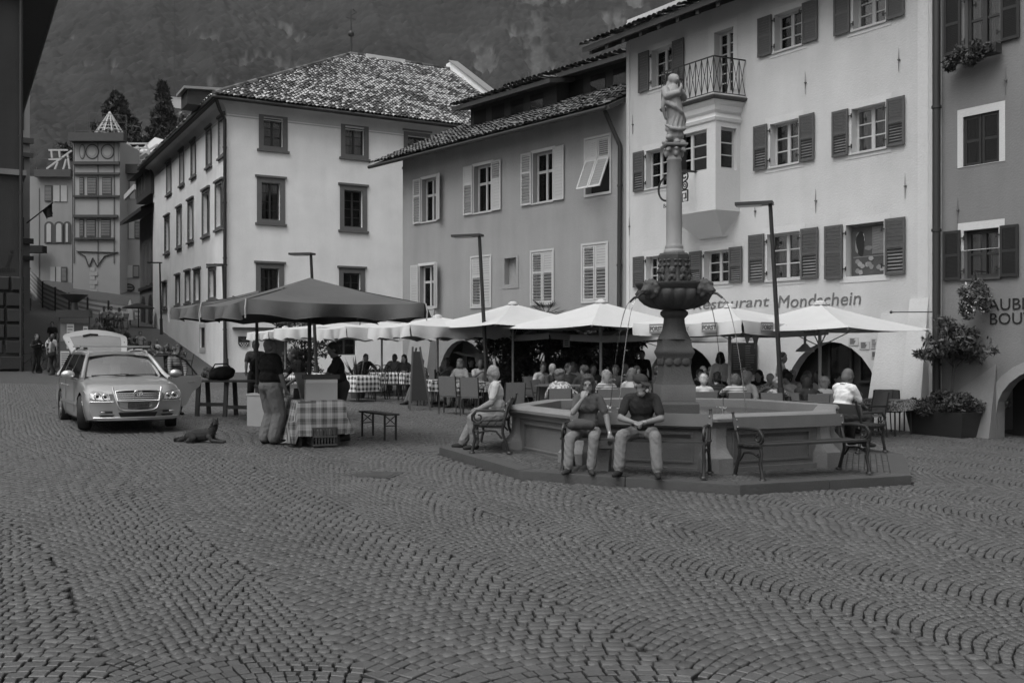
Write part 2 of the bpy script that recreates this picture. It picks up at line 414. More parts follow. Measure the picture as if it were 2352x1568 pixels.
        if hero:
            for q, (o_, L) in enumerate(((-.030, .058), (-.010, .072), (.010, .076), (.029, .066))):
                a = pc + sd * o_ + hdv * .03; m1 = a + (hdv * math.cos(curl * .8) - nn * math.sin(curl * .8)) * L * .55; m2 = m1 + (hdv * math.cos(curl * 1.9) - nn * math.sin(curl * 1.9)) * L * .5
                b.chain([a, m1, m2], [.0105, .0095, .0080], 'skin')
            th = wr + hdv * .02 - sd * s_ * .026; b.chain([th, th - sd * s_ * .028 + hdv * .035 - nn * .012, th - sd * s_ * .022 + hdv * .066 - nn * .022], [.013, .0115, .0095], 'skin')
        else:
            b.cap(pc, pc + hdv * .07 - nn * .02 * curl, .026, .018, 'skin'); b.cap(wr + hdv * .02, wr + hdv * .06 - sd * s_ * .045, .013, .011, 'skin')
    mats = {'skin': SKIN[skin], 'shirt': cloth(shirt, pat), 'trousers': cloth(trousers), 'shoes': cloth(shoes), 'hair': HAIRM[hair]}
    if hero: mats['eye'] = EYE; mats['lips'] = SKIN['tan']
    if vest is not None: mats['vest'] = cloth(vest)
    if watch: mats['watch'] = M['steel']
    o = grow(b, 'person', mats, voxel, None, loc, rot, 2 if not hero else 2, folds)
    tag(o, label, 'person', group)
    if style not in ('none', 'beard'):
        e_ = {'curly': .03, 'bob': .02}.get(style, .008); cl = [(tuple(h(0, .022, .06)), (.082 + e_, .094 + e_, .085 + e_), 150)] if style != 'receding' else []
        cl += [(tuple(h(0, .055, .01)), (.078 + e_, .055 + e_, .085 + e_), 150)]
        if style in ('bob', 'long'): cl += [(tuple(h(s_ * .08, .03, -.06)), (.035, .05, .11), 80) for s_ in (-1, 1)] + [(tuple(h(0, .08, -.09)), (.08, .045, .13), 120)]
        leaf_cloud('hair', o, [(a, b_, n * 2) for a, b_, n in cl], .0075 if hero else .011, HAIRM[hair], len(label), 2.0, 1.6)
    if hero and style != 'none':
        c = Blob(); P = [up(.078 * math.cos(a), .012 + .075 * math.sin(a), .515 + .02 * math.sin(a)) for a in np.linspace(-PI * .42, PI * 1.42, 11)]; c.chain(P, [.016] * 11, 'c'); grow(c, 'collar', {'c': mats['shirt']}, .010, o)
    if hat == 'cap':
        c = Blob(); c.ell(h(0, .012, .075), (.098, .112, .082), 'hat', hd); c.ell(h(0, -.10, .055), (.078, .075, .012), 'hat', hd @ Euler((math.radians(12), 0, 0)).to_matrix())
        grow(c, 'cap', {'hat': cloth(.045)}, .009, o)
    if hat == 'scarf':
        c = Blob(); c.ell(h(0, .03, .05), (.098, .108, .10), 'hat', hd); c.ell(h(.02, .14, -.02), (.04, .05, .05), 'hat', hd); grow(c, 'headscarf', {'hat': cloth(.12, 'blotch')}, .012, o)
    return o
# ------------------------------------------------------------------ ground, cobbles, street, plinth, mountain
FC = Vector((2.63, 16.15, 0)); FA0 = math.radians(-87)          # fountain centre and the bearing of its front corner
def octa(R, off=0.): return [(R * math.cos(FA0 + off + k * PI / 4), R * math.sin(FA0 + off + k * PI / 4)) for k in range(8)]
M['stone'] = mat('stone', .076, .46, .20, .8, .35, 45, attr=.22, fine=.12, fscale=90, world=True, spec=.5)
M['stone_single'] = mat('stone_single', .092, .55, .10, 1.3, .35, 45, rnd=.22, fine=.12, fscale=90, world=True, spec=.35)
M['mortar'] = mat('mortar', .010, .95, .3, 4, .3, 80, world=True)
def street_material():
    m = mat('street_stone', .06, .6, .15, .35, 0, world=True); T = m.node_tree; L = T.links; p = T.nodes['Principled BSDF']
    ge = T.nodes.new('ShaderNodeNewGeometry'); v = T.nodes.new('ShaderNodeTexVoronoi'); v.feature = 'DISTANCE_TO_EDGE'; v.inputs['Scale'].default_value = 9.0
    L.new(ge.outputs['Position'], v.inputs['Vector'])
    r = T.nodes.new('ShaderNodeMapRange'); r.inputs[1].default_value = 0; r.inputs[2].default_value = .09; L.new(v.outputs['Distance'], r.inputs[0])
    b = T.nodes.new('ShaderNodeBump'); b.inputs['Strength'].default_value = .6; b.inputs['Distance'].default_value = .015; L.new(r.outputs[0], b.inputs['Height']); L.new(b.outputs[0], p.inputs['Normal'])
    return m
M['street'] = street_material()
def sheet(name, xs, ys, dz, m):
    V = np.array([[x, y, gz(x, y) + dz] for y in ys for x in xs]); nx = len(xs)
    i = np.arange(len(V)).reshape(len(ys), nx)
    Q = np.stack([i[:-1, :-1], i[:-1, 1:], i[1:, 1:], i[1:, :-1]], -1).reshape(-1, 4)
    o = put(name, npmesh(name, V, Q, m, smooth=True)); return structure(o)
far = [-2600, -1200, -500, -200, -110]
ground = sheet('ground', far + list(np.arange(-66, 67, 3.)) + [-q for q in far[::-1]], [-2600, -600, -120] + list(np.arange(-30, 33.1, 3.)) + [34.5], -.03, M['mortar'])
street = sheet('street', far + list(np.arange(-66, 67, 1.5)) + [-q for q in far[::-1]], list(np.arange(34.5, 152, 1.5)) + [200, 400, 1000, 2600], -.006, M['street'])

def cobbles():
    Wd = 1.5; s = .094; HA = math.radians(45); R = Wd / 2 / math.sin(HA)
    u = np.array([-.5, .866]); v = np.array([.866, .5]); quads = []
    rng = np.random.default_rng(3)
    seam = lambda c, r: (c + .5) * Wd + .17 * math.sin(r * .034 + c * 2.1) + .09 * math.sin(r * .083 + c * 1.3)
    def scal(a, c, r):
        out = np.full(a.shape, -9.)
        for q in (c - 1, c, c + 1):
            lo, hi = seam(q - 1, r), seam(q, r); t = (a - lo) / (hi - lo); m = (t >= 0) & (t <= 1)
            out = np.where(m, R * (np.cos((t - .5) * 2 * HA) - math.cos(HA)), out)
        return np.maximum(out, 0)
    for c in range(-28, 28):
        for r in range(-150, 450):
            mid = v * (c * Wd) + u * (r * s)
            if not (3.6 < mid[1] < 35.6 and abs(mid[0]) < .535 * mid[1] + 2.6): continue
            n = 18; lo, hi = seam(c - 1, r), seam(c, r)
            t = np.arange(n + 1) / n + (.5 / n if r % 2 else 0)
            a = lo + t * (hi - lo); a = a + .016 * np.sin(a * 91.7 + r * 37.3)
            b0 = r * s + scal(a, c, r)
            th = np.clip(((a - lo) / (hi - lo) - .5) * 2 * HA, -HA, HA); th = np.where(a > hi, -HA + (a - hi) / (hi - lo) * 2 * HA, th)
            a2 = a + s * np.sin(th) * np.cos(th) * .85; a2 = np.where(a <= hi, np.minimum(a2, hi + .5 * (hi - lo) / n), a2); a2 = np.maximum.accumulate(a2); b2 = (r + 1) * s + scal(a2, c, r + 1)
            A = a[:, None] * v + b0[:, None] * u; B = a2[:, None] * v + b2[:, None] * u; ok = np.diff(a2) > .028
            q = np.stack([A[:-1], A[1:], B[1:], B[:-1]], 1); quads.append(q[ok])
    Q = np.concatenate(quads); cen = Q.mean(1)
    wa = np.array([FC.x, FC.y]); rel = cen - wa; inside = np.ones(len(Q), bool)
    for k in range(8):
        an = FA0 + PI / 8 + k * PI / 4; inside &= rel @ np.array([math.cos(an), math.sin(an)]) < 3.8 * math.cos(PI / 8) + .03
    keep = ~inside & (cen[:, 1] > 3.9) & (cen[:, 1] < 34.4) & (np.abs(cen[:, 0]) < .535 * cen[:, 1] + 2.2)
    keep &= (cen @ np.array([.818, .575])) < 21.6
    Q = Q[keep]; cen = cen[keep]; N = len(Q)
    Q = Q + rng.normal(0, .0035, Q.shape)
    def inset(P, g):
        d = cen[:, None] - P; L = np.linalg.norm(d, axis=2, keepdims=True); return P + d / L * g
    gap = rng.uniform(.005, .014, (N, 1, 1))
    O = inset(Q, gap); I = inset(Q, gap + .006)
    zt = -.02 * O[..., 0] + .012 * O[..., 1]; h = rng.normal(0, .002, (N, 1)); tx = rng.normal(0, .012, (N, 1)); ty = rng.normal(0, .012, (N, 1))
    tilt = lambda P: (P[..., 0] - cen[:, None, 0]) * tx + (P[..., 1] - cen[:, None, 1]) * ty
    zi = -.02 * I[..., 0] + .012 * I[..., 1] + h + tilt(I); zo = zt + h + tilt(O)
    V = np.concatenate([np.dstack([I, zi]), np.dstack([O, zo - .005]), np.dstack([O, zt - .045])], 1)     # 12 per stone
    F9 = np.array([[0, 1, 2, 3]] + [[4 + i, 4 + (i + 1) % 4, (i + 1) % 4, i] for i in range(4)] + [[8 + i, 8 + (i + 1) % 4, 4 + (i + 1) % 4, 4 + i] for i in range(4)])
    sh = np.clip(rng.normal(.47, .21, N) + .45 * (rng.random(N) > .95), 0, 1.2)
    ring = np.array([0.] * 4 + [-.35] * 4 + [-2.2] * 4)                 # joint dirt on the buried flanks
    X = np.abs(cen[:, 0] / cen[:, 1]); vis = (X < .53) & (cen[:, 1] > 5.3)
    order = np.argsort(np.where(vis, cen[:, 1], 1e9)); near = order[:300]
    for i in near:
        me = bpy.data.meshes.new('cobblestone'); c0 = Vector((cen[i, 0], cen[i, 1], 0))
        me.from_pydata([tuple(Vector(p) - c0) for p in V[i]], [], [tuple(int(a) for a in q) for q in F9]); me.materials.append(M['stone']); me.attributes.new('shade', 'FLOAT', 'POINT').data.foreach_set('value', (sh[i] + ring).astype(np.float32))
        put('cobblestone', me, ground, c0)
    rest = np.ones(N, bool); rest[near] = False; k = rest.sum()
    Fq = (F9[None] + 12 * np.arange(k)[:, None, None]).reshape(-1, 4)
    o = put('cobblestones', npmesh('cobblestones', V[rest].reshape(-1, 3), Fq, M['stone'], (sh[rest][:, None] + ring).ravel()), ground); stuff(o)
cobbles()

# the raised octagonal step round the fountain
M['kerb'] = mat('kerb', .06, .65, .2, 3, .3, 30, fine=.15, world=True)
M['step_paving'] = mat('step_paving', .06, .7, .15, 3, .3, 30, attr=.25, fine=.1, world=True)
plinth = structure(put('pavement_step', None, None, FC)); plinth['label'] = 'raised octagonal paved step with stone kerbs under the fountain'
def pz(lx, ly): return gz(FC.x + lx, FC.y + ly) + .12
def plinth_mesh():
    o8 = octa(3.8); i8 = octa(3.52)
    for k in range(8):
        a, b, c, d = o8[k], o8[(k + 1) % 8], i8[(k + 1) % 8], i8[k]
        for j in range(2):
            t0, t1 = j / 2 + (.002 if j else 0), (j + 1) / 2 - (.002 if not j else 0)
            L = lambda p, q, t: (p[0] + (q[0] - p[0]) * t, p[1] + (q[1] - p[1]) * t)
            P = [L(a, b, t0), L(a, b, t1), L(d, c, t1), L(d, c, t0)]
            ins = .012; cx_, cy_ = sum(p[0] for p in P) / 4, sum(p[1] for p in P) / 4
            top = [((p[0] + (cx_ - p[0]) * ins), (p[1] + (cy_ - p[1]) * ins)) for p in P]; dzz = random.uniform(-.004, .004)
            vs = [(p[0], p[1], pz(*p) - .22) for p in P] + [(p[0], p[1], pz(*p) - .014 + dzz) for p in P] + [(p[0], p[1], pz(*p) + dzz) for p in top]
            fs = [(0, 1, 5, 4), (1, 2, 6, 5), (2, 3, 7, 6), (3, 0, 4, 7), (4, 5, 9, 8), (5, 6, 10, 9), (6, 7, 11, 10), (7, 4, 8, 11), (8, 9, 10, 11)]
            MB().add(vs, fs).build('kerbstone', M['kerb'], plinth)
    bed = MB(); bed.add([(p[0], p[1], pz(*p) - .03) for p in i8], [tuple(range(8))]); bed.build('bed', M['mortar'], plinth)
    qs = []; vsx = []; sh = []
    rng = np.random.default_rng(5)
    for k in range(8):                                  # rows of small stones parallel to each side
        a = np.array(i8[k]); b = np.array(i8[(k + 1) % 8])
        for r in range(14):
            f0, f1 = 1 - r * .0262, 1 - (r + 1) * .0262
            n = max(6, int(2.7 * f0 / .1)); t = np.linspace(0, 1, n + 1)
            if r % 2: t[1:-1] += .5 / n
            for j in range(n):
                P = np.array([a + (b - a) * t[j], a + (b - a) * t[j + 1]]); Q4 = np.array([P[0] * f0, P[1] * f0, P[1] * f1, P[0] * f1])
                c = Q4.mean(0); g = .93; T4 = c + (Q4 - c) * g * .9; O4 = c + (Q4 - c) * g; h = rng.normal(0, .002)
                base = len(vsx)
                vsx += [(p[0], p[1], pz(*p) + h - .002) for p in T4] + [(p[0], p[1], pz(*p) + h - .008) for p in O4] + [(p[0], p[1], pz(*p) - .04) for p in O4]
                sh += [rng.uniform(.1, .9)] * 12
                for q in [(0, 1, 2, 3)] + [(4 + i, 4 + (i + 1) % 4, (i + 1) % 4, i) for i in range(4)] + [(8 + i, 8 + (i + 1) % 4, 4 + (i + 1) % 4, 4 + i) for i in range(4)]:
                    qs.append([base + w for w in q])
    stuff(put('paving_stones', npmesh('paving_stones', np.array(vsx), np.array(qs), M['step_paving'], np.array(sh)), plinth))
plinth_mesh()
c = gp(850, 1088)
mc = thing('manhole_cover', 'rectangular iron cover plate set flat in the cobbles left of the fountain step', 'manhole cover', c, math.radians(-12))
mb = MB(); mb.box(-.33, .33, -.24, .24, -.03, .004)
mb.build('plate', M['step_paving'], mc)
mb = MB(); mb.box(-.40, .40, -.31, .31, -.03, .0); mb.build('surround', M['step_paving'], mc)

# mountain
def vnoise(x, y, seed):
    xi = np.floor(x).astype(int); yi = np.floor(y).astype(int); fx = x - xi; fy = y - yi
    def h(a, b):
        n = (a * 374761393 + b * 668265263 + seed * 974634777) & 0x7fffffff
        n = ((n ^ (n >> 13)) * 1274126177) & 0x7fffffff
        return ((n ^ (n >> 16)) & 0xffff) / 65535.
    fx = fx * fx * (3 - 2 * fx); fy = fy * fy * (3 - 2 * fy)
    return (h(xi, yi) * (1 - fx) + h(xi + 1, yi) * fx) * (1 - fy) + (h(xi, yi + 1) * (1 - fx) + h(xi + 1, yi + 1) * fx) * fy
def fbm(x, y, seed, o=5):
    r = 0; a = .5
    for i in range(o): r = r + a * vnoise(x * 2 ** i, y * 2 ** i, seed + i); a *= .5
    return r
def crowns(x, y, cell, seed):
    """domes on a jittered grid, one per tree crown"""
    gx = np.floor(x / cell).astype(int); gy = np.floor(y / cell).astype(int); best = np.full(x.shape, 9.); hh = np.zeros(x.shape)
    for i in (-1, 0, 1):
        for j in (-1, 0, 1):
            a = gx + i; b = gy + j
            n = (a * 73856093 ^ b * 19349663 ^ seed * 83492791) & 0x7fffffff; n = (n * 1103515245 + 12345) & 0x7fffffff
            r1 = (n & 0x3ff) / 1023.; r2 = ((n >> 10) & 0x3ff) / 1023.; r3 = ((n >> 20) & 0x3ff) / 1023.
            d = np.hypot(x / cell - a - r1, y / cell - b - r2); m = d < best; best = np.where(m, d, best); hh = np.where(m, r3, hh)
    return np.clip(1 - best, 0, 1) ** .7 * (.6 + .6 * hh), hh
def mountain():
    K = np.linspace(-.72, .66, 900); Y = np.concatenate([np.geomspace(330, 1500, 460), np.geomspace(1515, 2600, 60)]); k, y = np.meshgrid(K, Y); x = k * y
    t = np.clip((y - 330) / 2200, 0, 1); el = .09 + .56 * t ** .82
    gul = fbm(k * 9 + 4, y / 900, 31, 4); rid = 1 - np.abs(2 * fbm(k * 14 + y / 1500, y / 1300, 41, 4) - 1)
    z = y * el * (1 + .16 * (gul - .5)) + 55 * t * rid + 40 * np.exp(-((k + .42) / .16) ** 2) * t
    e = z / y; c1, r1 = crowns(x, y, 8., 1); c2, r2 = crowns(x, y, 14., 2); low = fbm(x / 70, y / 70, 61); big = fbm(k * 6, e * 14, 63, 4)
    n1 = fbm(k * 40, e * 60, 71, 6); vert = .6 * fbm(k * 170, e * 80, 91, 4) + .4 * fbm(k * 420, e * 420, 93, 3); zone = np.exp(-((k - .03) / .20) ** 2 - ((e - .30) / .11) ** 2)
    chain = np.exp(-((e - (.338 - .40 * (k + .37)) - .02 * (fbm(k * 25, k * 0, 5) - .5)) / .010) ** 2) * (k > -.37) * (k < -.17)
    rock = np.clip((n1 * 1.2 + .26 * zone + .28 * chain + .40 * vert - 1.10) * 9, 0, 1) * (.35 + .75 * vert)
    z = z + (1 - rock) * (6.0 * c1 + 4 * c2) + rock * 10 * (vert - .5)
    sh = (1 - rock) * (.20 + .15 * r1 + .30 * (low - .5) + .22 * (big - .5)) + rock * (.75 + 1.3 * (vert - .45))
    V = np.stack([x, y, z], -1).reshape(-1, 3); i = np.arange(len(V)).reshape(k.shape)
    Q = np.stack([i[:-1, :-1], i[:-1, 1:], i[1:, 1:], i[1:, :-1]], -1).reshape(-1, 4)
    m = mat('mountain', .046, .95, 0, 1, attr=1.0, spec=.05)
    structure(put('mountain', npmesh('mountain', V, Q, m, sh.ravel(), smooth=True)))
mountain()
# ------------------------------------------------------------------ building tools
def wm(O, r):                                             # frame of a facade: x along the wall (to the viewer's right), y into the house, z up
    r = Vector((r[0], r[1])).normalized()
    return Matrix(((r.x, -r.y, 0, O[0]), (r.y, r.x, 0, O[1]), (0, 0, 1, 0), (0, 0, 0, 1)))
class Fac:
    def __init__(s, b, O, r, BM=None):
        s.b = b; s.W = wm(O, r); s.O = Vector(O[:2]); s.r = Vector(r[:2]).normalized(); s.inw = Vector((-s.r.y, s.r.x))
        s.L = (BM.inverted() @ s.W) if BM is not None else Matrix.Identity(4)
    def lx(s, X, y=0.):
        k = (X - CX) / F; o = s.O + s.inw * y
        return (k * o.y - o.x) / (s.r.x - k * s.r.y)
    def D(s, x, y=0.): return s.O.y + s.r.y * x + s.inw.y * y
    def lz(s, X, Y, y=0.): return (HY - Y) / F * s.D(s.lx(X, y), y) + CAMZ
    def rect(s, X1, X2, Yt, Yb, y=0.):
        c = (X1 + X2) / 2
        return s.lx(X1, y), s.lx(X2, y), s.lz(c, Yb, y), s.lz(c, Yt, y)
    def put(s, mb, name, m, x=0, y=0, z=0, smooth=None, parent=None, rz=None):
        o = mb.build(name, m, parent if parent is not None else s.b, smooth)
        T = Matrix.Translation((x, y, z))
        if rz is not None: T = T @ Matrix.Rotation(rz, 4, 'Z')
        o.matrix_basis = T if parent is not None else s.L @ T
        return o
def house(name, label, cat, O, r, group=None):
    r = Vector(r[:2]).normalized(); b = thing(name, label, cat, (O[0], O[1], 0), math.atan2(r.y, r.x), group)
    return b, wm(O, r)
def rectp(x0, x1, z0, z1): return [(x0, z0), (x1, z0), (x1, z1), (x0, z1)]
def archp(x0, x1, z0, zt, rise=None, n=14):
    c = (x0 + x1) / 2; hw = (x1 - x0) / 2; rise = rise or hw
    return [(x0, z0), (x1, z0)] + [(c + hw * math.cos(PI * i / n), zt - rise + rise * math.sin(PI * i / n)) for i in range(n + 1)]
def wall(mb, outer, holes, depth=.3, mi=0, thick=None):
    polys = [[Vector((p[0], p[1], 0)) for p in q] for q in [outer] + holes]
    flat = [p for q in polys for p in q]
    vs = [(p.x, 0, p.y) for p in flat]; fs = []
    for t in tessellate_polygon(polys):
        a, b, c = (flat[i] for i in t)
        fs.append(tuple(t) if (b - a).cross(c - a).z > 0 else tuple(t)[::-1])
    mb.add(vs, fs, mi)
    for h in holes:
        n = len(h); area = sum(h[i][0] * h[(i + 1) % n][1] - h[(i + 1) % n][0] * h[i][1] for i in range(n))
        hh = h if area > 0 else h[::-1]
        mb.add([(p[0], 0, p[1]) for p in hh] + [(p[0], depth, p[1]) for p in hh], [(i, i + n, (i + 1) % n + n, (i + 1) % n) for i in range(n)], mi)
    return mb
def shell(mb, x0, x1, y0, y1, z0, z1, mi=0):              # other walls of the house: left, right, back
    mb.add([(x0, y0, z0), (x0, y1, z0), (x0, y1, z1), (x0, y0, z1), (x1, y0, z0), (x1, y1, z0), (x1, y1, z1), (x1, y0, z1)], [(0, 3, 2, 1), (4, 5, 6, 7), (1, 2, 6, 5)], mi)

def window(fc, x0, x1, z0, z1, m, rec=.18, rows=3, cols=2, fr=.06, mull=.09, bar=.03, sill=None, curtain=None, transom=False, seed=0):
    w = x1 - x0; h = z1 - z0; mb = MB(); d0, d1 = 0, .06
    mb.box(0, fr, d0, d1, 0, h).box(w - fr, w, d0, d1, 0, h).box(fr, w - fr, d0, d1, 0, fr).box(fr, w - fr, d0, d1, h - fr, h)
    xs = [fr]; cw = (w - 2 * fr - mull * (cols - 1)) / cols; cells = []
    for c in range(cols):
        a = fr + c * (cw + mull)
        if c: mb.box(a - mull, a, d0 - .012, d1 - .004, fr, h - fr)
        cells.append((a, a + cw))
    zs = [fr + (h - 2 * fr) * i / rows for i in range(rows + 1)]
    if transom: zs = [fr, h * .62, h - fr]; rows = 2
    for i in range(1, rows):
        for a, b in cells: mb.box(a, b, .008, .05, zs[i] - bar / 2, zs[i] + bar / 2)
    wo = fc.put(mb, 'window', m, x0, rec, z0)
    for a, b in cells:
        for i in range(rows):
            zz0 = zs[i] + (bar / 2 if i else 0); zz1 = zs[i + 1] - (bar / 2 if i < rows - 1 else 0)
            p = MB(); p.box(0, b - a, 0, .006, 0, zz1 - zz0); fc.put(p, 'pane', M['pane'], a, .03, zz0, parent=wo)
    if sill is not None:
        p = MB(); p.box(-.05, w + .05, -rec - .05, .02, -.05, -.001); fc.put(p, 'sill', sill, 0, 0, 0, parent=wo)
    if curtain:
        rg = random.Random(seed)
        for a, b in cells:
            p = MB(); n = 14; ww = (b - a) * rg.uniform(.55, 1.0); off = 0 if a == cells[0][0] else (b - a) - ww
            vs = []; 
            for i in range(n + 1):
                yy = .02 * math.sin(i * 2.2 + rg.random()); vs += [(off + ww * i / n, yy, 0), (off + ww * i / n, yy, h * .98)]
            p.add(vs, [(2 * i, 2 * i + 2, 2 * i + 3, 2 * i + 1) for i in range(n)])
            fc.put(p, 'curtain', curtain, a, .085, 0.01, parent=wo, smooth=60)
    else:
        pass
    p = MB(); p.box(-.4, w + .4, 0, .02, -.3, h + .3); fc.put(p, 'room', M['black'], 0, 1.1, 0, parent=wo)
    return wo
SLAT = {}
def slat_mesh(w, hgt, tilt, m, th=.010):
    key = (round(w, 2), round(hgt, 3), round(tilt, 2), m.name)
    if key not in SLAT:
        mb = MB(); mb.box(-w / 2, w / 2, -th / 2, th / 2, -hgt / 2, hgt / 2)
        c, s_ = math.cos(tilt), math.sin(tilt); mb.v = [(x, y * c - z * s_, y * s_ + z * c) for x, y, z in mb.v]
        SLAT[key] = mb.mesh('slat', m)
    return SLAT[key]
def shutter(fc, x, z, w, h, m, fields, y=-.045, rz=None, st=.055, T=None, hinge=None, single_room=None):
    """fields: list of (fraction of height from the bottom, number of slats, tilt)"""
    mb = MB(); t = .034
    mb.box(0, st, 0, t, 0, h).box(w - st, w, 0, t, 0, h)
    z0 = 0; edges = [0]
    for f, n, tl in fields: z0 += f; edges.append(h * z0)
    for i, e in enumerate(edges):
        a = 0 if i == 0 else (h - .065 if i == len(edges) - 1 else e - .03); mb.box(st, w - st, .003, t - .003, a, a + .065)
    o = fc.put(mb, 'shutter', m, x, y, z, rz=rz)
    if T is not None: o.matrix_basis = fc.L @ T
    for i, (f, n, tl) in enumerate(fields):
        a = edges[i] + (.065 if i == 0 else .035); b = edges[i + 1] - (.065 if i == len(fields) - 1 else .03); p = (b - a) / n
        me = slat_mesh(w - 2 * st, p * (.74 if abs(tl) > .3 else .9), tl, m)
        for k in range(n): put('slat', me, o, (w / 2, t / 2, a + p * (k + .5)))
    if hinge is not None:
        for zz in (h * .17, h * .83):
            p = MB(); p.bar((hinge * .0, .02, zz), (hinge, .02, zz), .02, .03).bar((hinge, .02, zz - .05), (hinge, .02, zz + .05), .025, .025)
            put('hinge', p.mesh('hinge', M['iron']), o, (0 if hinge < 0 else w, 0, 0))
    return o
def anchor(fc, X, Y0, Y1):
    z1 = fc.lz(X, Y0); z0 = fc.lz(X, Y1); x = fc.lx(X); mb = MB(); zc = (z0 + z1) / 2
    mb.tube([(0, -.03, z0), (0, -.035, zc), (0, -.03, z1)], [.005, .011, .003], 6).box(-.025, .025, -.05, 0, zc - .015, zc + .015)
    return fc.put(mb, 'wall_anchor', M['stone_frame'], x, 0, 0)
def pipe(fc, pts, r=.06, name='drainpipe', m=None):
    mb = MB(); mb.tube(pts, r, 10)
    for a, b in zip(pts[:-1], pts[1:]):
        a, b = Vector(a), Vector(b); n = int((b - a).length / 2.2)
        for i in range(n):
            c = a + (b - a) * ((i + .5) / n); d = (b - a).normalized() * .03; mb.tube([c - d, c + d], r * 1.25, 10)
    return fc.put(mb, name, m or M['zinc'], smooth=40)

M['tile'] = mat('tile', .10, .75, .15, 6, .2, 40, attr=.8)
M['tile_single'] = mat('tile_single', .10, .75, .15, 6, .2, 40, rnd=.8)
def glazed(name, single):
    m = mat(name, .2, .45, .1, 5); T = m.node_tree; L = T.links; p = T.nodes['Principled BSDF']
    if single: a = T.nodes.new('ShaderNodeObjectInfo').outputs['Random']
    else:
        q = T.nodes.new('ShaderNodeAttribute'); q.attribute_name = 'shade'; a = q.outputs['Fac']
    r = T.nodes.new('ShaderNodeValToRGB'); r.color_ramp.interpolation = 'LINEAR'
    e = r.color_ramp.elements; e[0].position = 0; e[0].color = (.05, .05, .05, 1); e[1].position = 1; e[1].color = (.5, .5, .5, 1)
    for pos, v in ((.42, .07), (.55, .13), (.62, .34)):
        k = e.new(pos); k.color = (v, v, v, 1)
    L.new(a, r.inputs[0]); L.new(r.outputs[0], p.inputs['Base Color']); return m
M['glazed'] = glazed('glazed_tile', False); M['glazed_single'] = glazed('glazed_tile_single', True)
def tile_field(roof, O, U, S, nu, ns, pu, ps, inside, mm, ms, seed=1, single=300, patch=None, lift=.03, eye=None):
    """rows of half-round tiles on a roof plane. O, U, S in the roof's own space (U along the eave, S up the slope)."""
    O, U, S = Vector(O), Vector(U).normalized(), Vector(S).normalized(); N = U.cross(S).normalized()
    if N.z < 0: N = -N
    rg = np.random.default_rng(seed); C = []; sh = []
    k = 5; ang = np.linspace(PI * .95, PI * .05, k)
    for j in range(ns):
        for i in range(nu):
            u = (i + .5) * pu; s_ = j * ps
            if inside(u, s_ + ps / 2): C.append((u, s_)); sh.append(np.clip((patch(u, s_, rg) if patch else rg.normal(.5, .22)), 0, 1))
    C = np.array(C); n = len(C); jit = rg.normal(0, .012, (n, 3))
    Un, Sn, Nn, On = (np.array(q) for q in (U, S, N, O))
    def tile(c, j):
        r0, r1 = pu * .56, pu * .46; vs = []
        for (rr, ss, up) in ((r0, -.03, .035), (r1, ps * 1.08, .0)):
            for a in ang: vs.append(On + Un * (c[0] + rr * math.cos(a) + j[0]) + Sn * (c[1] + ss + j[1]) + Nn * (lift + up + rr * .75 * math.sin(a) + abs(j[2])))
        return np.array(vs)
    Fq = np.array([[i, i + 1, k + i + 1, k + i] for i in range(k - 1)])
    allV = np.stack([tile(c, j) for c, j in zip(C, jit)])
    if eye is None: eye = np.array([0, -30, 0])
    order = np.argsort(np.linalg.norm(allV.mean(1) - np.array(eye), axis=1)); sing = order[:min(single, n)]
    for i in sing:
        me = bpy.data.meshes.new('roof_tile'); c = allV[i].mean(0)
        me.from_pydata([tuple(p - c) for p in allV[i]], [], [tuple(int(a) for a in q) for q in Fq]); me.materials.append(ms)
        put('roof_tile', me, roof, tuple(c))
    m = np.ones(n, bool); m[sing] = False
    if m.sum():
        V = allV[m].reshape(-1, 3); Q = (Fq[None] + 2 * k * np.arange(m.sum())[:, None, None]).reshape(-1, 4)
        stuff(put('roof_tiles', npmesh('roof_tiles', V, Q, mm, np.repeat(np.array(sh)[m], 2 * k)), roof))

def plaster(name, g, **k):
    a = dict(rough=.9, var=.26, scale=.7, bump=.4, bscale=24, streak=.22, fine=.05, fscale=12, spec=.2); a.update(k)
    return mat(name, g, **a)
M['pl_white'] = plaster('pl_white', .78, streak=.10, var=.18); M['pl_grey'] = plaster('pl_grey', .26, var=.16, streak=.2); M['pl_rest'] = plaster('pl_rest', .48, streak=.13, var=.2)
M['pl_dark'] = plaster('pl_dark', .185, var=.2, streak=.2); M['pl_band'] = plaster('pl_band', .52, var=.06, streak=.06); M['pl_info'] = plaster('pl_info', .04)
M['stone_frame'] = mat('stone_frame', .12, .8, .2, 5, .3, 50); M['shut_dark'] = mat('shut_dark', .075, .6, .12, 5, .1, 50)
M['shut_black'] = mat('shut_black', .02, .55, .12, 5, .1, 50); M['soffit'] = mat('soffit', .04, .7, .25, 5, .2, 20); M['cove'] = plaster('cove', .5, streak=.05)

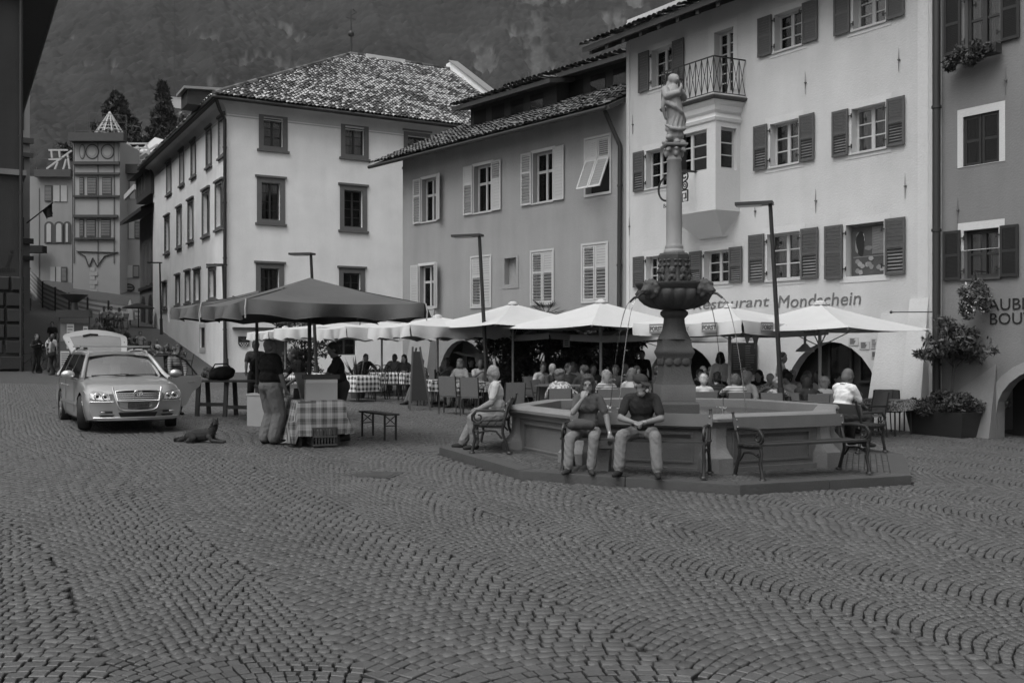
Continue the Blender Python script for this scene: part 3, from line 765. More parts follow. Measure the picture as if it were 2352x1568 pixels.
# ------------------------------------------------------------------ the restaurant (right) with its oriel and balcony
FR = Vector((.5747, -.8184))
OR = (3.52, 30.5)
rest, BMr = house('restaurant_building', 'pale plastered restaurant with dark shutters, white oriel and iron balcony', 'restaurant', OR, FR)
fr = Fac(rest, OR, FR)
Z1 = lambda x, y: (1411.2 + .384 * x, .384 * y)
def r1(x0, x1, yt, yb): return (1411.2 + .384 * x0, 1411.2 + .384 * x1, .384 * yt, .384 * yb)
def r2(x0, x1, yt, yb): return (1411.2 + .27 * x0, 1411.2 + .27 * x1, 526.8 + .27 * yt, 526.8 + .27 * yb)
def r4(x0, x1, yt, yb): return (1881.6 + .384 * x0, 1881.6 + .384 * x1, .384 * yt, .384 * yb)
xr1 = fr.lx(2133); zg = -.6
RW = [r1(222, 345, 283, 512), r1(958, 1120, 64, 288), r4(204, 397, -88, 152), r1(190, 318, 890, 1118), r1(932, 1102, 726, 984), r4(194, 398, 632, 898),
      r2(270, 392, 228, 476), r2(763, 972, 178, 456), r2(1300, 1580, 28, 424), r4(160, 388, 1335, 1648)]
RSW = [60, 78, 86, 60, 78, 92, 84 * .7, 92 * .7, 124 * .7, 100]                 # shutter widths in picture measure (rough)
rects = [fr.rect(*q) for q in RW]
door = fr.rect(*r1(598, 712, 178, 560))
archA = archp(fr.lx(1797), fr.lx(2026), zg, fr.lz(1910, 784), rise=1.75); archB = archp(fr.lx(1490), fr.lx(1645), zg, fr.lz(1567, 792), rise=1.15)
eave_y = -.95; xe0 = -1.0
ztop = fr.lz(1440, 92)
ze = (HY - 110) / F * fr.D(xe0, eave_y) + CAMZ
mb = MB(); wall(mb, [(0, zg), (xr1, zg), (xr1, ztop + .6), (0, ztop + .6)], [rectp(*q) for q in rects] + [rectp(*door), archA, archB], .30)
shell(mb, 0, xr1, 0, 12, zg, ztop + .6)
mb.build('wall', M['pl_rest'], rest)
for a, b, nm in ((0, fr.lx(1447) , 'corner_strip'), (fr.lx(2109), xr1, 'corner_strip')):
    p = MB(); p.box(a, b, -.025, .01, zg, ztop + .5); fr.put(p, nm, M['pl_band'])
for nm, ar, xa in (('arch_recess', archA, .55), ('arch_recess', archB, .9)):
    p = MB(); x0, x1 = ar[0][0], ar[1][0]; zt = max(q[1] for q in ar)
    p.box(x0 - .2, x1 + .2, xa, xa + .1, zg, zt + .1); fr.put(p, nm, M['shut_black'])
x0, x1 = archA[0][0], archA[1][0]
for a, b, c, d in ((x0 + 1.05, x0 + 1.75, .2, 2.35), (x0 + 1.95, x1 - .35, 1.1, 2.3)):
    window(fr, a, b, c, d, M['dark_wood'], rec=.46, rows=1, cols=1)
# painted white surrounds, windows, shutters
fieldsR = [(.5, 7, .75), (.5, 6, .12)]; fieldsR2 = [(.5, 7, .15), (.5, 6, .12)]
for i, (x0, x1, z0, z1) in enumerate(rects):
    w = x1 - x0; h = z1 - z0; e = .16
    p = MB(); wall(p, rectp(x0 - e, x1 + e, z0 - e * .9, z1 + e * 1.1), [rectp(x0, x1, z0, z1)], .012)
    fr.put(p, 'painted_surround', M['pl_band'], 0, -.012, 0)
    if i != 9: window(fr, x0, x1, z0, z1, M['white_wood'], rec=.2, rows=3, sill=M['white_wood'], curtain=M['curtain'] if i in (1, 2, 5, 8) else None, seed=i)
    sw = max(.46, w * .5)
    fl = fieldsR if i in (3, 4, 5, 7, 8) else fieldsR2
    shutter(fr, x0 - sw - .06, z0 - .03, sw, h + .06, M['shut_dark'], fl, y=-.075, hinge=.09)
    shutter(fr, x1 + .06, z0 - .03, sw, h + .06, M['shut_dark'], fl if i != 9 else fieldsR, y=-.075, hinge=-.09)
# balcony door
x0, x1, z0, z1 = door
p = MB(); wall(p, rectp(x0 - .22, x1 + .14, z0 + .02, z1 + .22), [rectp(x0, x1, z0 + .01, z1)], .012); fr.put(p, 'painted_surround', M['pl_band'], 0, -.012, 0)
window(fr, x0, x1, z0, z1, M['white_wood'], rec=.2, rows=6, fr=.08)
for q in ((1146, 430, 565), (1208, 1130, 1275), (845, 1228, 1300), (113, 690, 805), (93, 1300, 1410)): anchor(fr, 1411.2 + .384 * q[0], .384 * q[1], .384 * q[2])
for q in ((480, 288, 432), (518, 1040, 1190)): anchor(fr, 1881.6 + .384 * q[0], .384 * q[1], .384 * q[2])
# oriel: plan is a trapezium, with tapering foot, cornice, balcony slab and railing
od = .85; oxr = fr.lx(1643.5, -od); oxl = oxr - 1.75; wxr = fr.lx(1700); wxl = oxl - (wxr - oxr)
zb = fr.lz(1643.5, .384 * 1252, -od); zt = fr.lz(1643.5, .384 * 600, -od); zfoot = fr.lz(1650, .384 * 1420)
plan = [(wxl, 0), (oxl, -od), (oxr, -od), (wxr, 0)]
def ring(off, z): # plan widened by off
    return [(wxl - off * 1.1, 0, z), (oxl - off * .55, -od - off, z), (oxr + off * .55, -od - off, z), (wxr + off * 1.1, 0, z)]
ori = MB()
xf0, xf1, zf0, zf1 = fr.lx(1569, -od) + .0, fr.lx(1411.2 + .384 * 552, -od), fr.lz(1600, .384 * 1030, -od), fr.lz(1600, .384 * 785, -od)
xf0 = xf1 - 1.25
m2 = MB(); wall(m2, rectp(oxl, oxr, zb, zt), [rectp(xf0, xf1, zf0, zf1)], .14); ori.add([(x, y - od, z) for x, y, z in m2.v], m2.f)
sl = math.hypot(wxr - oxr, od); sa = math.atan2(od, wxr - oxr)
m2 = MB(); sx0, sx1 = sl * .22, sl * .86; wall(m2, rectp(0, sl, zb, zt), [rectp(sx0, sx1, zf0 + .02, zf1 + .02)], .14)
SR = Matrix.Translation((oxr, -od, 0)) @ Matrix.Rotation(sa, 4, 'Z'); ori.add(m2.v, m2.f, 0, SR)
ori.add([(wxl, 0, zb), (oxl, -od, zb), (oxl, -od, zt), (wxl, 0, zt)], [(0, 1, 2, 3)])
fr.put(ori, 'oriel', M['pl_band'])
window(fr, xf0, xf1, zf0, zf1, M['white_wood'], rec=-od + .1, rows=3)
class Sub: pass
fs = Fac(rest, (0, 0), (1, 0)); fs.L = SR
window(fs, sx0, sx1, zf0 + .02, zf1 + .02, M['white_wood'], rec=.1, rows=3, cols=1)
def rings(lst, mbx):
    for (o0, z0), (o1, z1) in zip(lst[:-1], lst[1:]):
        a, b = ring(o0, z0), ring(o1, z1); mbx.add(a + b, [(i, i + 1, i + 5, i + 4) for i in range(3)])
    mbx.add(ring(*lst[-1]), [(0, 1, 2, 3)]); return mbx
hgt = zt - zf1
fr.put(rings([(.0, zf1 + .15), (.04, zf1 + .18), (.06, zf1 + .26), (.02, zf1 + .30), (.0, zf1 + .34)], MB()), 'oriel_moulding', M['pl_band'])
fr.put(rings([(.0, zt - .32), (.05, zt - .25), (.07, zt - .12), (.14, zt - .02), (.14, zt + .02)], MB()), 'oriel_cornice', M['pl_band'])
p = MB(); a = ring(-.0, zb); c = (oxr + wxr) / 2 - .1; mid = (oxl + oxr) / 2
foot = [(mid - .5, 0, zfoot), (mid - .45, -.12, zfoot), (mid + .45, -.12, zfoot), (mid + .55, 0, zfoot)]
p.add(a + foot, [(4, 5, 1, 0), (5, 6, 2, 1), (6, 7, 3, 2), (4, 7, 6, 5)]); fr.put(p, 'oriel_foot', M['pl_band'])
zfl = zt + .12
fr.put(rings([(.0, zt + .02), (.20, zt + .03), (.24, zfl - .03), (.22, zfl)], MB()), 'balcony_slab', M['kerb'])
rail = MB(); top = zfl + 1.0
rp = [(wxl - .2, -.02), (oxl - .1, -od - .18), (oxr + .1, -od - .18), (wxr + .2, -.02)]
for (ax, ay), (bx, by) in zip(rp[:-1], rp[1:]):
    rail.bar((ax, ay, top), (bx, by, top), .035, .03).bar((ax, ay, zfl + .06), (bx, by, zfl + .06), .02, .02)
ro = fr.put(rail, 'balcony_railing', M['iron'])
for (ax, ay), (bx, by) in zip(rp[:-1], rp[1:]):
    L = math.hypot(bx - ax, by - ay); n = max(2, int(L / .2))
    for i in range(n):
        P = lambda t, z: (ax + (bx - ax) * t, ay + (by - ay) * t, z)
        q = MB(); q.bar(P(i / n, zfl + .06), P(i / n, top), .018, .018)
        q.bar(P(i / n, zfl + .06), P((i + .5) / n, zfl + .53), .012, .012).bar(P((i + .5) / n, zfl + .53), P(i / n, top), .012, .012)
        q.bar(P((i + 1) / n, zfl + .06), P((i + .5) / n, zfl + .53), .012, .012).bar(P((i + .5) / n, zfl + .53), P((i + 1) / n, top), .012, .012)
        fr.put(q, 'baluster', M['iron'], parent=ro)
# roof: slab with soffit, fascia, tiles at the eave
p = MB(); th = math.tan(math.radians(23)); yb = 9
p.slab([], 0, 0) if False else None
xe1 = xr1 + .1
p.add([(xe0, eave_y, ze), (xe1, eave_y, ze), (xe1, yb, ze + th * (yb - eave_y)), (xe0, yb, ze + th * (yb - eave_y)),
       (xe0, eave_y, ze - .16), (xe1, eave_y, ze - .16), (xe1, yb, ze + th * (yb - eave_y) - .16), (xe0, yb, ze + th * (yb - eave_y) - .16)],
      [(0, 1, 2, 3), (4, 7, 6, 5), (0, 4, 5, 1), (1, 5, 6, 2), (2, 6, 7, 3), (3, 7, 4, 0)])
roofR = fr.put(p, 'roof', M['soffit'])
for i in range(16):                                       # rafter ends under the eave
    q = MB(); xx = xe0 + .25 + i * .75; q.add([(xx, eave_y + .08, ze - .16), (xx + .12, eave_y + .08, ze - .16), (xx + .12, .1, ze - .16 + th * (.1 - eave_y)), (xx, .1, ze - .16 + th * (.1 - eave_y)),
       (xx, eave_y + .08, ze - .28), (xx + .12, eave_y + .08, ze - .28), (xx + .12, .1, ze - .30 + th * (.1 - eave_y)), (xx, .1, ze - .30 + th * (.1 - eave_y))], [(4, 7, 6, 5), (0, 4, 5, 1), (1, 5, 6, 2), (3, 7, 4, 0)])
    if xx < xe1 - .2: fr.put(q, 'rafter', M['soffit'], parent=roofR)
tile_field(roofR, (xe0, eave_y - .04, ze + .0), (1, 0, 0), (0, 1, th), int((xe1 - xe0) / .2), 26, .2, .36, lambda u, s_: True, M['tile'], M['tile_single'], 4, single=120, eye=(6, -25, -8))
# battered buttress at the right-hand corner
bx0, bx1 = fr.lx(2026), fr.lx(2092); zt_ = 2.75
p = MB(); p.add([(bx0, -.03, zt_), (bx1, -.03, zt_), (bx1 + .02, -.52, zg), (bx0 - .25, -.52, zg), (bx0, .25, zt_), (bx1, .1, zt_), (bx1, .1, zg), (bx0 - .1, .25, zg)],
        [(3, 2, 1, 0), (2, 6, 5, 1), (7, 3, 0, 4), (0, 1, 5, 4)]); fr.put(p, 'buttress', M['pl_rest'])
p = MB(); bx2 = xr1 + .02; p.add([(bx1, -.045, zt_ + .3), (bx2, -.045, zt_ + .3), (bx2 + .02, -.55, zg), (bx1 - .02, -.55, zg), (bx1, .1, zt_ + .3), (bx2, .1, zt_ + .3), (bx2, .1, zg), (bx1 - .02, .25, zg)], [(3, 2, 1, 0), (2, 6, 5, 1), (7, 3, 0, 4), (0, 1, 5, 4)]); fr.put(p, 'buttress', M['pl_band'])
TXT = []
def wall_text(fc, body, X0, X1, Yb, h, m, shear=0, italic=0, y=-.012, name='lettering', offs=0.):
    x0, x1 = fc.lx(X0), fc.lx(X1); z = fc.lz((X0 + X1) / 2, Yb)
    o = text(body, h, name, m, fc.b, (x0, y, z), None, shear, offs=offs); o.rotation_euler = (PI / 2, 0, 0)
    TXT.append((o, x1 - x0)); return o
M['letter_grey'] = mat('letter_grey', .13, .8, .2, 6); M['letter_black'] = mat('letter_black', .012, .7, .2, 6)
wall_text(fr, 'Restaurant', 1590, 1764, 707, .40, M['letter_grey'], .18)
wall_text(fr, 'Mondschein', 1785, 1975, 703, .46, M['letter_grey'], .12)

# ------------------------------------------------------------------ the boutique (far right)
xo = fr.lx(2134, -.0); OB = (OR[0] + FR.x * xo + .818 * -.03, OR[1] + FR.y * xo - .575 * .03)
bout, BMb = house('boutique_building', 'dark grey plastered boutique with black shutters, cut by the photo edge', 'building', OB, FR)
fb = Fac(bout, OB, FR); xb1 = 7.0; zbt = 13.5
B1 = fb.rect(*r4(868, 1080, -80, 280)); B2 = fb.rect(*r4(862, 1078, 680, 985)); B3 = fb.rect(*r4(865, 1075, 1370, 1660))
xa = fb.lx(2290); archC = archp(xa, xa + 2.6, zg, fb.lz(2352, 838), rise=1.0)
xp = fb.lx(2163)
mb = MB(); wall(mb, [(xp, zg), (xb1, zg), (xb1, zbt), (xp, zbt)], [rectp(*B1), rectp(*B2), rectp(*B3), archC], .3); shell(mb, xp, xb1, 0, 10, zg, zbt); mb.build('wall', M['pl_dark'], bout)
mb = MB(); mb.box(0.0, xp, -.004, .3, zg, zbt); fb.put(mb, 'corner_wall', M['pl_rest'])
pipe(fb, [(xp - .04, -.14, .1), (xp - .04, -.14, 6), (xp - .04, -.14, 13.4)], .085, m=M['dark_metal'])
for q in ((B1, True), (B3, True)):
    x0, x1, z0, z1 = q[0]; w = x1 - x0; h = z1 - z0
    window(fb, x0, x1, z0, z1, M['dark_wood'], rec=.14, rows=2, fr=.08, bar=.05, sill=M['kerb'], curtain=M['white_paint'], seed=3)
    for xx in (x0 - w * .5 - .05, x1 + .05): shutter(fb, xx, z0 - .02, w * .5, h + .04, M['shut_black'], [(.5, 16, .25), (.5, 16, .25)], y=-.07, hinge=.08 if xx < x0 else -.08)
x0, x1, z0, z1 = B2; w = x1 - x0
for k in range(2): shutter(fb, x0 + k * w / 2 + .01, z0 + .01, w / 2 - .02, z1 - z0 - .02, M['shut_black'], [(.5, 18, .3), (.5, 18, .3)], y=.03)
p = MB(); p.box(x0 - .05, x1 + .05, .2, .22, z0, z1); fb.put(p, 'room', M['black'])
for (x0, x1, z0, z1), top in ((B2, 0), (B3, 1)):
    p = MB(); wall(p, rectp(x0 - .13, x1 + .13, z0 + (.0 if not top else .6), z1 + .17), [rectp(x0, x1, z0 + .01 + (.6 if top else 0), z1)], .012); fb.put(p, 'painted_surround', M['pl_band'], 0, -.012, 0)
for q in ((1118, 395, 570), (832, 1175, 1340)): anchor(fb, 1881.6 + .384 * q[0], .384 * q[1], .384 * q[2])
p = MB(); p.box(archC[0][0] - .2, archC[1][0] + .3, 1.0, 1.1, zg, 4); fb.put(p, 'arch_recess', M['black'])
window(fb, archC[0][0] + .3, archC[0][0] + 1.2, .1, 2.1, M['dark_wood'], rec=.7, rows=1, cols=1)
p = MB(); arcin = archp(archC[0][0], archC[1][0], zg, max(q[1] for q in archC), rise=1.0); aro = archp(archC[0][0] - .22, archC[1][0] + .22, zg, max(q[1] for q in archC) + .2, rise=1.15)
wall(p, aro, [archC], .05); fb.put(p, 'arch_band', M['pl_grey'], 0, -.03, 0)
p = MB(); x0 = fb.lx(2200); p.add([(x0, -.02, zg), (fb.lx(2290), -.02, zg), (fb.lx(2290), -.45, zg), (x0, -.45, zg), (x0, -.02, 1.0), (fb.lx(2290), -.02, 1.6)], [(3, 2, 5, 4), (0, 3, 4), (1, 5, 2)]); fb.put(p, 'wall_foot', M['pl_dark'])
wall_text(fb, 'LAUBEN', 2252, 2392, 711, .345, M['letter_black'], 0); wall_text(fb, 'BOUTIQUE', 2272, 2462, 743, .345, M['letter_black'], 0)
p = MB(); p.tube([(fr.lx(2072), -.42, fr.lz(2072, 716, -.42)), (fb.lx(2160) + xo, -.16, fr.lz(2155, 716, -.16))], .012, 6).ball((fr.lx(2072), -.42, fr.lz(2072, 716, -.42)), .035)
fr.put(p, 'wall_rod', M['dark_metal'], smooth=40)

# ------------------------------------------------------------------ the grey house (middle) with white shutters
GR = Vector((.66, -.7513)); k_ = (925 - CX) / F; t_ = (OR[0] - k_ * OR[1]) / (GR.x - k_ * GR.y); kx = -t_; OG = (OR[0] - GR.x * t_, OR[1] - GR.y * t_)
grey, BMg = house('grey_house', 'grey plastered house with white louvred shutters, tiled roof and long dormers', 'house', OG, GR)
fg = Fac(grey, OG, GR); gx1 = -kx - .02
def rg_(x0, x1, yt, yb): return (846.7 + .4259 * x0, 846.7 + .4259 * x1, 84.7 + .4259 * yt, 84.7 + .4259 * yb)
GO = [rg_(288, 366, 762, 994), rg_(568, 664, 690, 944), rg_(886, 996, 618, 890), rg_(275, 354, 1232, 1462)]
GC = [rg_(1172, 1302, 545, 842), rg_(556, 658, 1188, 1450), rg_(880, 994, 1157, 1434), rg_(1156, 1285, 1120, 1420)]
GN = rg_(734, 797, 1192, 1335)
go = [fg.rect(*q) for q in GO]; gc = [fg.rect(*q) for q in GC]; gn = fg.rect(*GN)
arG = archp(fg.lx(1008), fg.lx(1118), zg, fg.lz(1062, 781), rise=1.5)
ey = -.75; xg0 = -1.1
zge = (HY - 379) / F * fg.D(xg0, ey) + CAMZ; thg = math.tan(math.radians(25))
zgt = zge + thg * .75
mb = MB(); wall(mb, [(0, zg), (gx1, zg), (gx1, zgt), (0, zgt)], [rectp(*q) for q in go + gc] + [rectp(*gn), arG], .28)
yb = 8.; shell(mb, 0, gx1, 0, 2 * yb, zg, zgt); 
mb.add([(0, 0, zgt), (0, yb, zgt + thg * yb), (0, 2 * yb, zgt)], [(0, 1, 2)]); mb.build('wall', M['pl_grey'], grey)
for i, (x0, x1, z0, z1) in enumerate(go):
    w = x1 - x0; window(fg, x0, x1, z0, z1, M['white_wood'], rec=.2, transom=True, fr=.07, mull=.08, bar=.09, sill=M['white_wood'])
    p = MB(); wall(p, rectp(x0 - .1, x1 + .1, z0 - .02, z1 + .1), [rectp(x0, x1, z0 - .01, z1)], .02); fg.put(p, 'painted_surround', M['white_paint'], 0, -.01, 0)
    sw = w * .52; tl = [(.62, 9, .7 if i != 3 else .1), (.38, 7, .7 if i % 2 == 0 else .1)]; tr = [(.62, 9, .1), (.38, 7, .7 if i == 1 else .1)]
    shutter(fg, x0 - sw - .03, z0 - .03, sw, z1 - z0 + .08, M['white_wood'], tl, y=-.075)
    if i in (0, 3): shutter(fg, x1 + .03, z0 - .03, sw, z1 - z0 + .08, M['white_wood'], tr if i == 0 else tl, y=-.06, rz=math.radians(-24))
    else: shutter(fg, x1 + .03, z0 - .03, sw, z1 - z0 + .08, M['white_wood'], tr, y=-.075)
for i, (x0, x1, z0, z1) in enumerate(gc):
    w = x1 - x0; h = z1 - z0
    p = MB(); wall(p, rectp(x0 - .07, x1 + .07, z0 - .08, z1 + .07), [rectp(x0, x1, z0, z1)], .05); fg.put(p, 'shutter_frame', M['white_wood'], 0, -.03, 0)
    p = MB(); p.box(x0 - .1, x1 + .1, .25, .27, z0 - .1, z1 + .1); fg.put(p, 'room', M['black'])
    if i == 0:
        for k in range(2):
            xx = x0 + k * w / 2 + .01
            shutter(fg, xx, z0 + h * .62, w / 2 - .02, h * .37, M['white_wood'], [(1, 8, .7 if k else .1)], y=-.03)
            T = Matrix.Translation((xx, -.05, z0 + h * .62)) @ Matrix.Rotation(math.radians(-24), 4, 'X') @ Matrix.Translation((0, 0, -h * .6))
            shutter(fg, 0, 0, w / 2 - .02, h * .6, M['white_wood'], [(1, 10, .7)], T=T)
    else:
        for k in range(2): shutter(fg, x0 + k * w / 2 + .01, z0 + .01, w / 2 - .02, h - .02, M['white_wood'], [(.6, 9, .7 if (i != 1 or k == 0) else .1), (.4, 7, .7 if k == 0 and i != 1 else .1)], y=-.01)
p = MB(); x0, x1, z0, z1 = gn; p.box(x0 - .01, x1 + .01, .2, .22, z0 - .01, z1 + .01); fg.put(p, 'niche', M['pl_grey'])
p = MB(); wall(p, rectp(x0 - .12, x1 + .12, z0 - .14, z1 + .1), [rectp(x0, x1, z0, z1)], .02); fg.put(p, 'niche_surround', M['pl_grey'], 0, -.02, 0)
p = MB(); p.box(arG[0][0] - .2, arG[1][0] + .2, 1.3, 1.4, zg, 4.5); fg.put(p, 'arch_recess', M['pl_grey'])
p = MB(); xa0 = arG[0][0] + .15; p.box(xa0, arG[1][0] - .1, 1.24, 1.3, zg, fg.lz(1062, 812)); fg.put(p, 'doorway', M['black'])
p = MB(); x0 = fg.lx(945); x1 = fg.lx(1004); p.add([(x0 + .35, 0, 3.6), (x1 - .15, 0, 3.6), (x1, -.75, zg), (x0, -.75, zg), (x0 + .3, .02, zg), (x1, .02, zg)], [(0, 3, 2, 1), (0, 4, 3), (1, 2, 5)]); fg.put(p, 'buttress', M['pl_grey'])
# roof
p = MB(); xg1 = gx1 - .03; LY = 8.75
def rp_(x, s_, dz=0): return (x, ey + s_, zge + thg * s_ + dz)
p.add([rp_(xg0, 0), rp_(xg1, 0), rp_(xg1, LY), rp_(xg0, LY), rp_(xg0, 0, -.14), rp_(xg1, 0, -.14), rp_(xg1, LY, -.14), rp_(xg0, LY, -.14)], [(0, 1, 2, 3), (4, 7, 6, 5), (0, 4, 5, 1), (1, 5, 6, 2), (3, 7, 4, 0)])
p.add([(xg0, ey + LY, zge + thg * LY), (xg1, ey + LY, zge + thg * LY), (xg1, ey + 2 * LY, zge), (xg0, ey + 2 * LY, zge)], [(0, 1, 2, 3)])
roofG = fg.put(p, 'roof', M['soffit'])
cg = 1 / math.cos(math.radians(25))
tile_field(roofG, rp_(xg0, -.06, 0), (1, 0, 0), (0, 1, thg), int((xg1 - xg0) / .21), int(LY * cg / .33), .21, .33, lambda u, s_: True, M['tile'], M['tile_single'], 6, single=300, eye=(12, -22, -8))
def dormer(Xa, Xb, Ya, s0, n):
    """long shed dormer: low dark front under a flatter tiled roof"""
    mbx = MB(); ov = .35; sf = s0 - .7; a, b = fg.lx(Xa, ey + sf) + ov, min(fg.lx(Xb, ey + sf), gx1 - .02) - ov
    zf = fg.lz(Xa, Ya, ey + sf) + .16 + .7 * math.tan(math.radians(12)); hh = zf - rp_(0, s0)[2]; pitch = math.tan(math.radians(12)); sb = min(LY - .05, s0 + hh / (thg - pitch)); zb_ = zf + pitch * (sb - s0)
    ze_ = zf - pitch * .7
    P = lambda x, s_, z: (x, ey + s_, z)
    mbx.add([P(a - ov, sf, ze_), P(b + ov, sf, ze_), P(b + ov, sb, zb_), P(a - ov, sb, zb_), P(a - ov, sf, ze_ - .16), P(b + ov, sf, ze_ - .16), P(b + ov, sb, zb_ - .16), P(a - ov, sb, zb_ - .16)],
            [(0, 1, 2, 3), (4, 7, 6, 5), (0, 4, 5, 1), (1, 5, 6, 2), (3, 7, 4, 0)])
    o = fg.put(mbx, 'dormer', M['soffit'])
    w = MB(); w.box(a, b, ey + s0, ey + s0 + .1, rp_(0, s0)[2] - .1, zf - .02)
    for xx in (a, b - .1): w.add([P(xx, s0, zf - .02), P(xx, s0, rp_(0, s0)[2]), P(xx, sb, zb_ - .1), P(xx + .1, s0, zf - .02), P(xx + .1, s0, rp_(0, s0)[2]), P(xx + .1, sb, zb_ - .1)], [(0, 1, 2), (3, 5, 4)])
    fg.put(w, 'dormer_front', M['dark_wood'], parent=o)
    k = int((b - a) / 1.1)
    for i in range(k):
        q = MB(); q.box(0, .7, -.02, .04, 0, hh * .55); fg.put(q, 'pane', M['pane'], a + .25 + i * 1.1, ey + s0 - .01, rp_(0, s0)[2] + .12, parent=o)
    tile_field(o, P(a - ov, sf - .05, ze_), (1, 0, 0), (0, 1, pitch), int((b - a + 2 * ov) / .21), int((sb - sf) / .33) + 1, .21, .33, lambda u, s_: True, M['tile'], M['tile_single'], n, single=0)
dormer(1037, 1262, 256, 3.0, 21); dormer(1160, 1441, 214, 3.6, 22)
pipe(fg, [(fg.lx(1387, -.55), -.55, fg.lz(1387, 250, -.55)), (fg.lx(1424, -.1), -.1, fg.lz(1424, 335, -.1)), (fg.lx(1422, -.1), -.1, fg.lz(1422, 700, -.1)), (fg.lx(1422, -.1), -.1, .2)], .07, m=M['dark_metal'])
p = MB(); p.tube([rp_(xg0, -.12, -.05), rp_(xg1, -.12, -.05)], .07, 8); fg.put(p, 'gutter', M['dark_metal'], smooth=50)

# ------------------------------------------------------------------ the white palace (left of centre) with the mottled hip roof
QW = (-13.75, 48.0); WR = Vector((.8707, .4919))
pal, BMp = house('white_palace', 'tall white corner building with stone window frames and mottled hipped tile roof', 'building', QW, WR)
fw = Fac(pal, QW, WR); fsd = Fac(pal, QW, (.4919, -.8707), BMp)
LW = 16.75; DW = 20.
zwe = (HY - 222) / F * 47.2 + CAMZ                         # eave
def rf(x0, x1, yt, yb): return (432.8 + .3 * x0, 432.8 + .3 * x1, 75.3 + .3 * yt, 75.3 + .3 * yb)
WF = [rf(537, 758, 615, 900), rf(1165, 1378, 685, 962), rf(522, 738, 1112, 1460), rf(1157, 1366, 1172, 1515), (587, 652, 605, 706), (778, 838, 616, 716), rf(1645, 1850, 760, 1040)]
WS = [(502.6, 518, 268, 360), (474, 487, 294, 383), (439, 451, 324, 406), (413, 424, 345, 425), (383, 394.5, 373, 446), (495, 512.6, 417, 526), (465, 482, 435.6, 542), (432, 445, 458.6, 555), (406.6, 417.6, 476, 568), (378.7, 390, 496, 581),
      (479.5, 497, 612.7, 687.6), (446, 461, 618.5, 695), (426, 438, 622.8, 696), (404, 414, 632, 700.6), (373.5, 383.6, 648.7, 707.8)]
frm = .24
wo_ = [fw.rect(*q) for q in WF]; so_ = [fsd.rect(*q) for q in WS]
inn = lambda q, e=frm: (q[0] + e, q[1] - e, q[2] + e * .75, q[3] - e)
gfw = [fw.rect(608, 662, 760, 860), fw.rect(765, 818, 771, 815)]
sl_ = fsd.rect(460, 471, 752, 798)
mb = MB(); ztw = zwe + .2
wall(mb, [(0, -1), (LW, -1), (LW, ztw), (0, ztw)], [rectp(*inn(q)) for q in wo_] + [rectp(*q) for q in gfw], .3)
m2 = MB(); wall(m2, [(-DW, -1), (0, -1), (0, ztw), (-DW, ztw)], [rectp(*inn(q, .16)) for q in so_] + [rectp(*sl_)], .3); mb.add(m2.v, m2.f, 0, fsd.L)
mb.add([(LW, 0, -1), (LW, DW, -1), (LW, DW, ztw), (LW, 0, ztw), (0, DW, -1), (0, DW, ztw)], [(0, 1, 2, 3), (1, 4, 5, 2)])
mb.build('wall', M['pl_white'], pal)
def stone_window(fc, q, e, rows, cur=None):
    x0, x1, z0, z1 = q; i = inn(q, e)
    p = MB(); wall(p, rectp(x0, x1, z0, z1), [rectp(*i)], .1); fc.put(p, 'stone_frame', M['stone_frame'], 0, -.05, 0)
    p = MB(); p.box(x0 - .08, x1 + .08, -.12, .0, z1 - .001, z1 + .10); fc.put(p, 'cornice', M['stone_frame']); p = MB(); p.box(x0 - .08, x1 + .08, -.12, .0, z0 - .1, z0 + .001); fc.put(p, 'sill', M['stone_frame'])
    window(fc, i[0], i[1], i[2], i[3], M['dark_wood'], rec=.2, rows=rows, fr=.07, curtain=cur, seed=int(x0 * 10))
for k, q in enumerate(wo_): stone_window(fw, q, frm, 3 if k < 2 else 4, M['curtain'] if k in (1, 2, 4) else None)
for k, q in enumerate(so_): stone_window(fsd, q, .16, 3)
x0, x1, z0, z1 = gfw[0]; p = MB(); p.box(x0, x1, .2, .28, z0 - 1, z1); fw.put(p, 'door', M['dark_wood'])
window(fw, *gfw[1], M['dark_wood'], rec=.15, rows=2)
p = MB(); p.box(fw.lx(534), fw.lx(665), -.25, 0, fw.lz(600, 757), fw.lz(600, 752)); fw.put(p, 'door_hood', M['zinc'])
p = MB(); p.box(sl_[0], sl_[1], .06, .1, sl_[2], sl_[3]); fsd.put(p, 'display_case', M['dark_wood'])
p = MB(); wall(p, rectp(sl_[0] - .12, sl_[1] + .12, sl_[2] - .25, sl_[3] + .2), [rectp(*sl_)], .03); fsd.put(p, 'case_frame', M['pl_band'], 0, -.03, 0)
# cove under the eave
def cove(e0, z0, e1, z1, n=6):
    mbx = MB(); R = []
    for i in range(n + 1):
        t = i / n; e = e0 + (e1 - e0) * (1 - math.cos(t * PI / 2)); z = z0 + (z1 - z0) * math.sin(t * PI / 2); R.append((e, z))
    for (ea, za), (eb, zb_) in zip(R[:-1], R[1:]):
        mbx.add([(LW, -ea, za), (-ea, -ea, za), (-ea, DW, za), (LW, -eb, zb_), (-eb, -eb, zb_), (-eb, DW, zb_)], [(1, 0, 3, 4), (2, 1, 4, 5)])
    return mbx
fw.put(cove(.02, zwe - .62, .55, zwe - .12), 'cove', M['cove'], smooth=40)
p = MB(); 
for i in range(1): p.box(-.03, LW, -.035, 0, zwe - .72, zwe - .68).box(-.035, 0, 0, DW, zwe - .72, zwe - .68)
fw.put(p, 'string_course', M['cove'])
pr = math.tan(math.radians(30)); eo = .75; Lh = DW / 2; zr = zwe + pr * (Lh + eo)
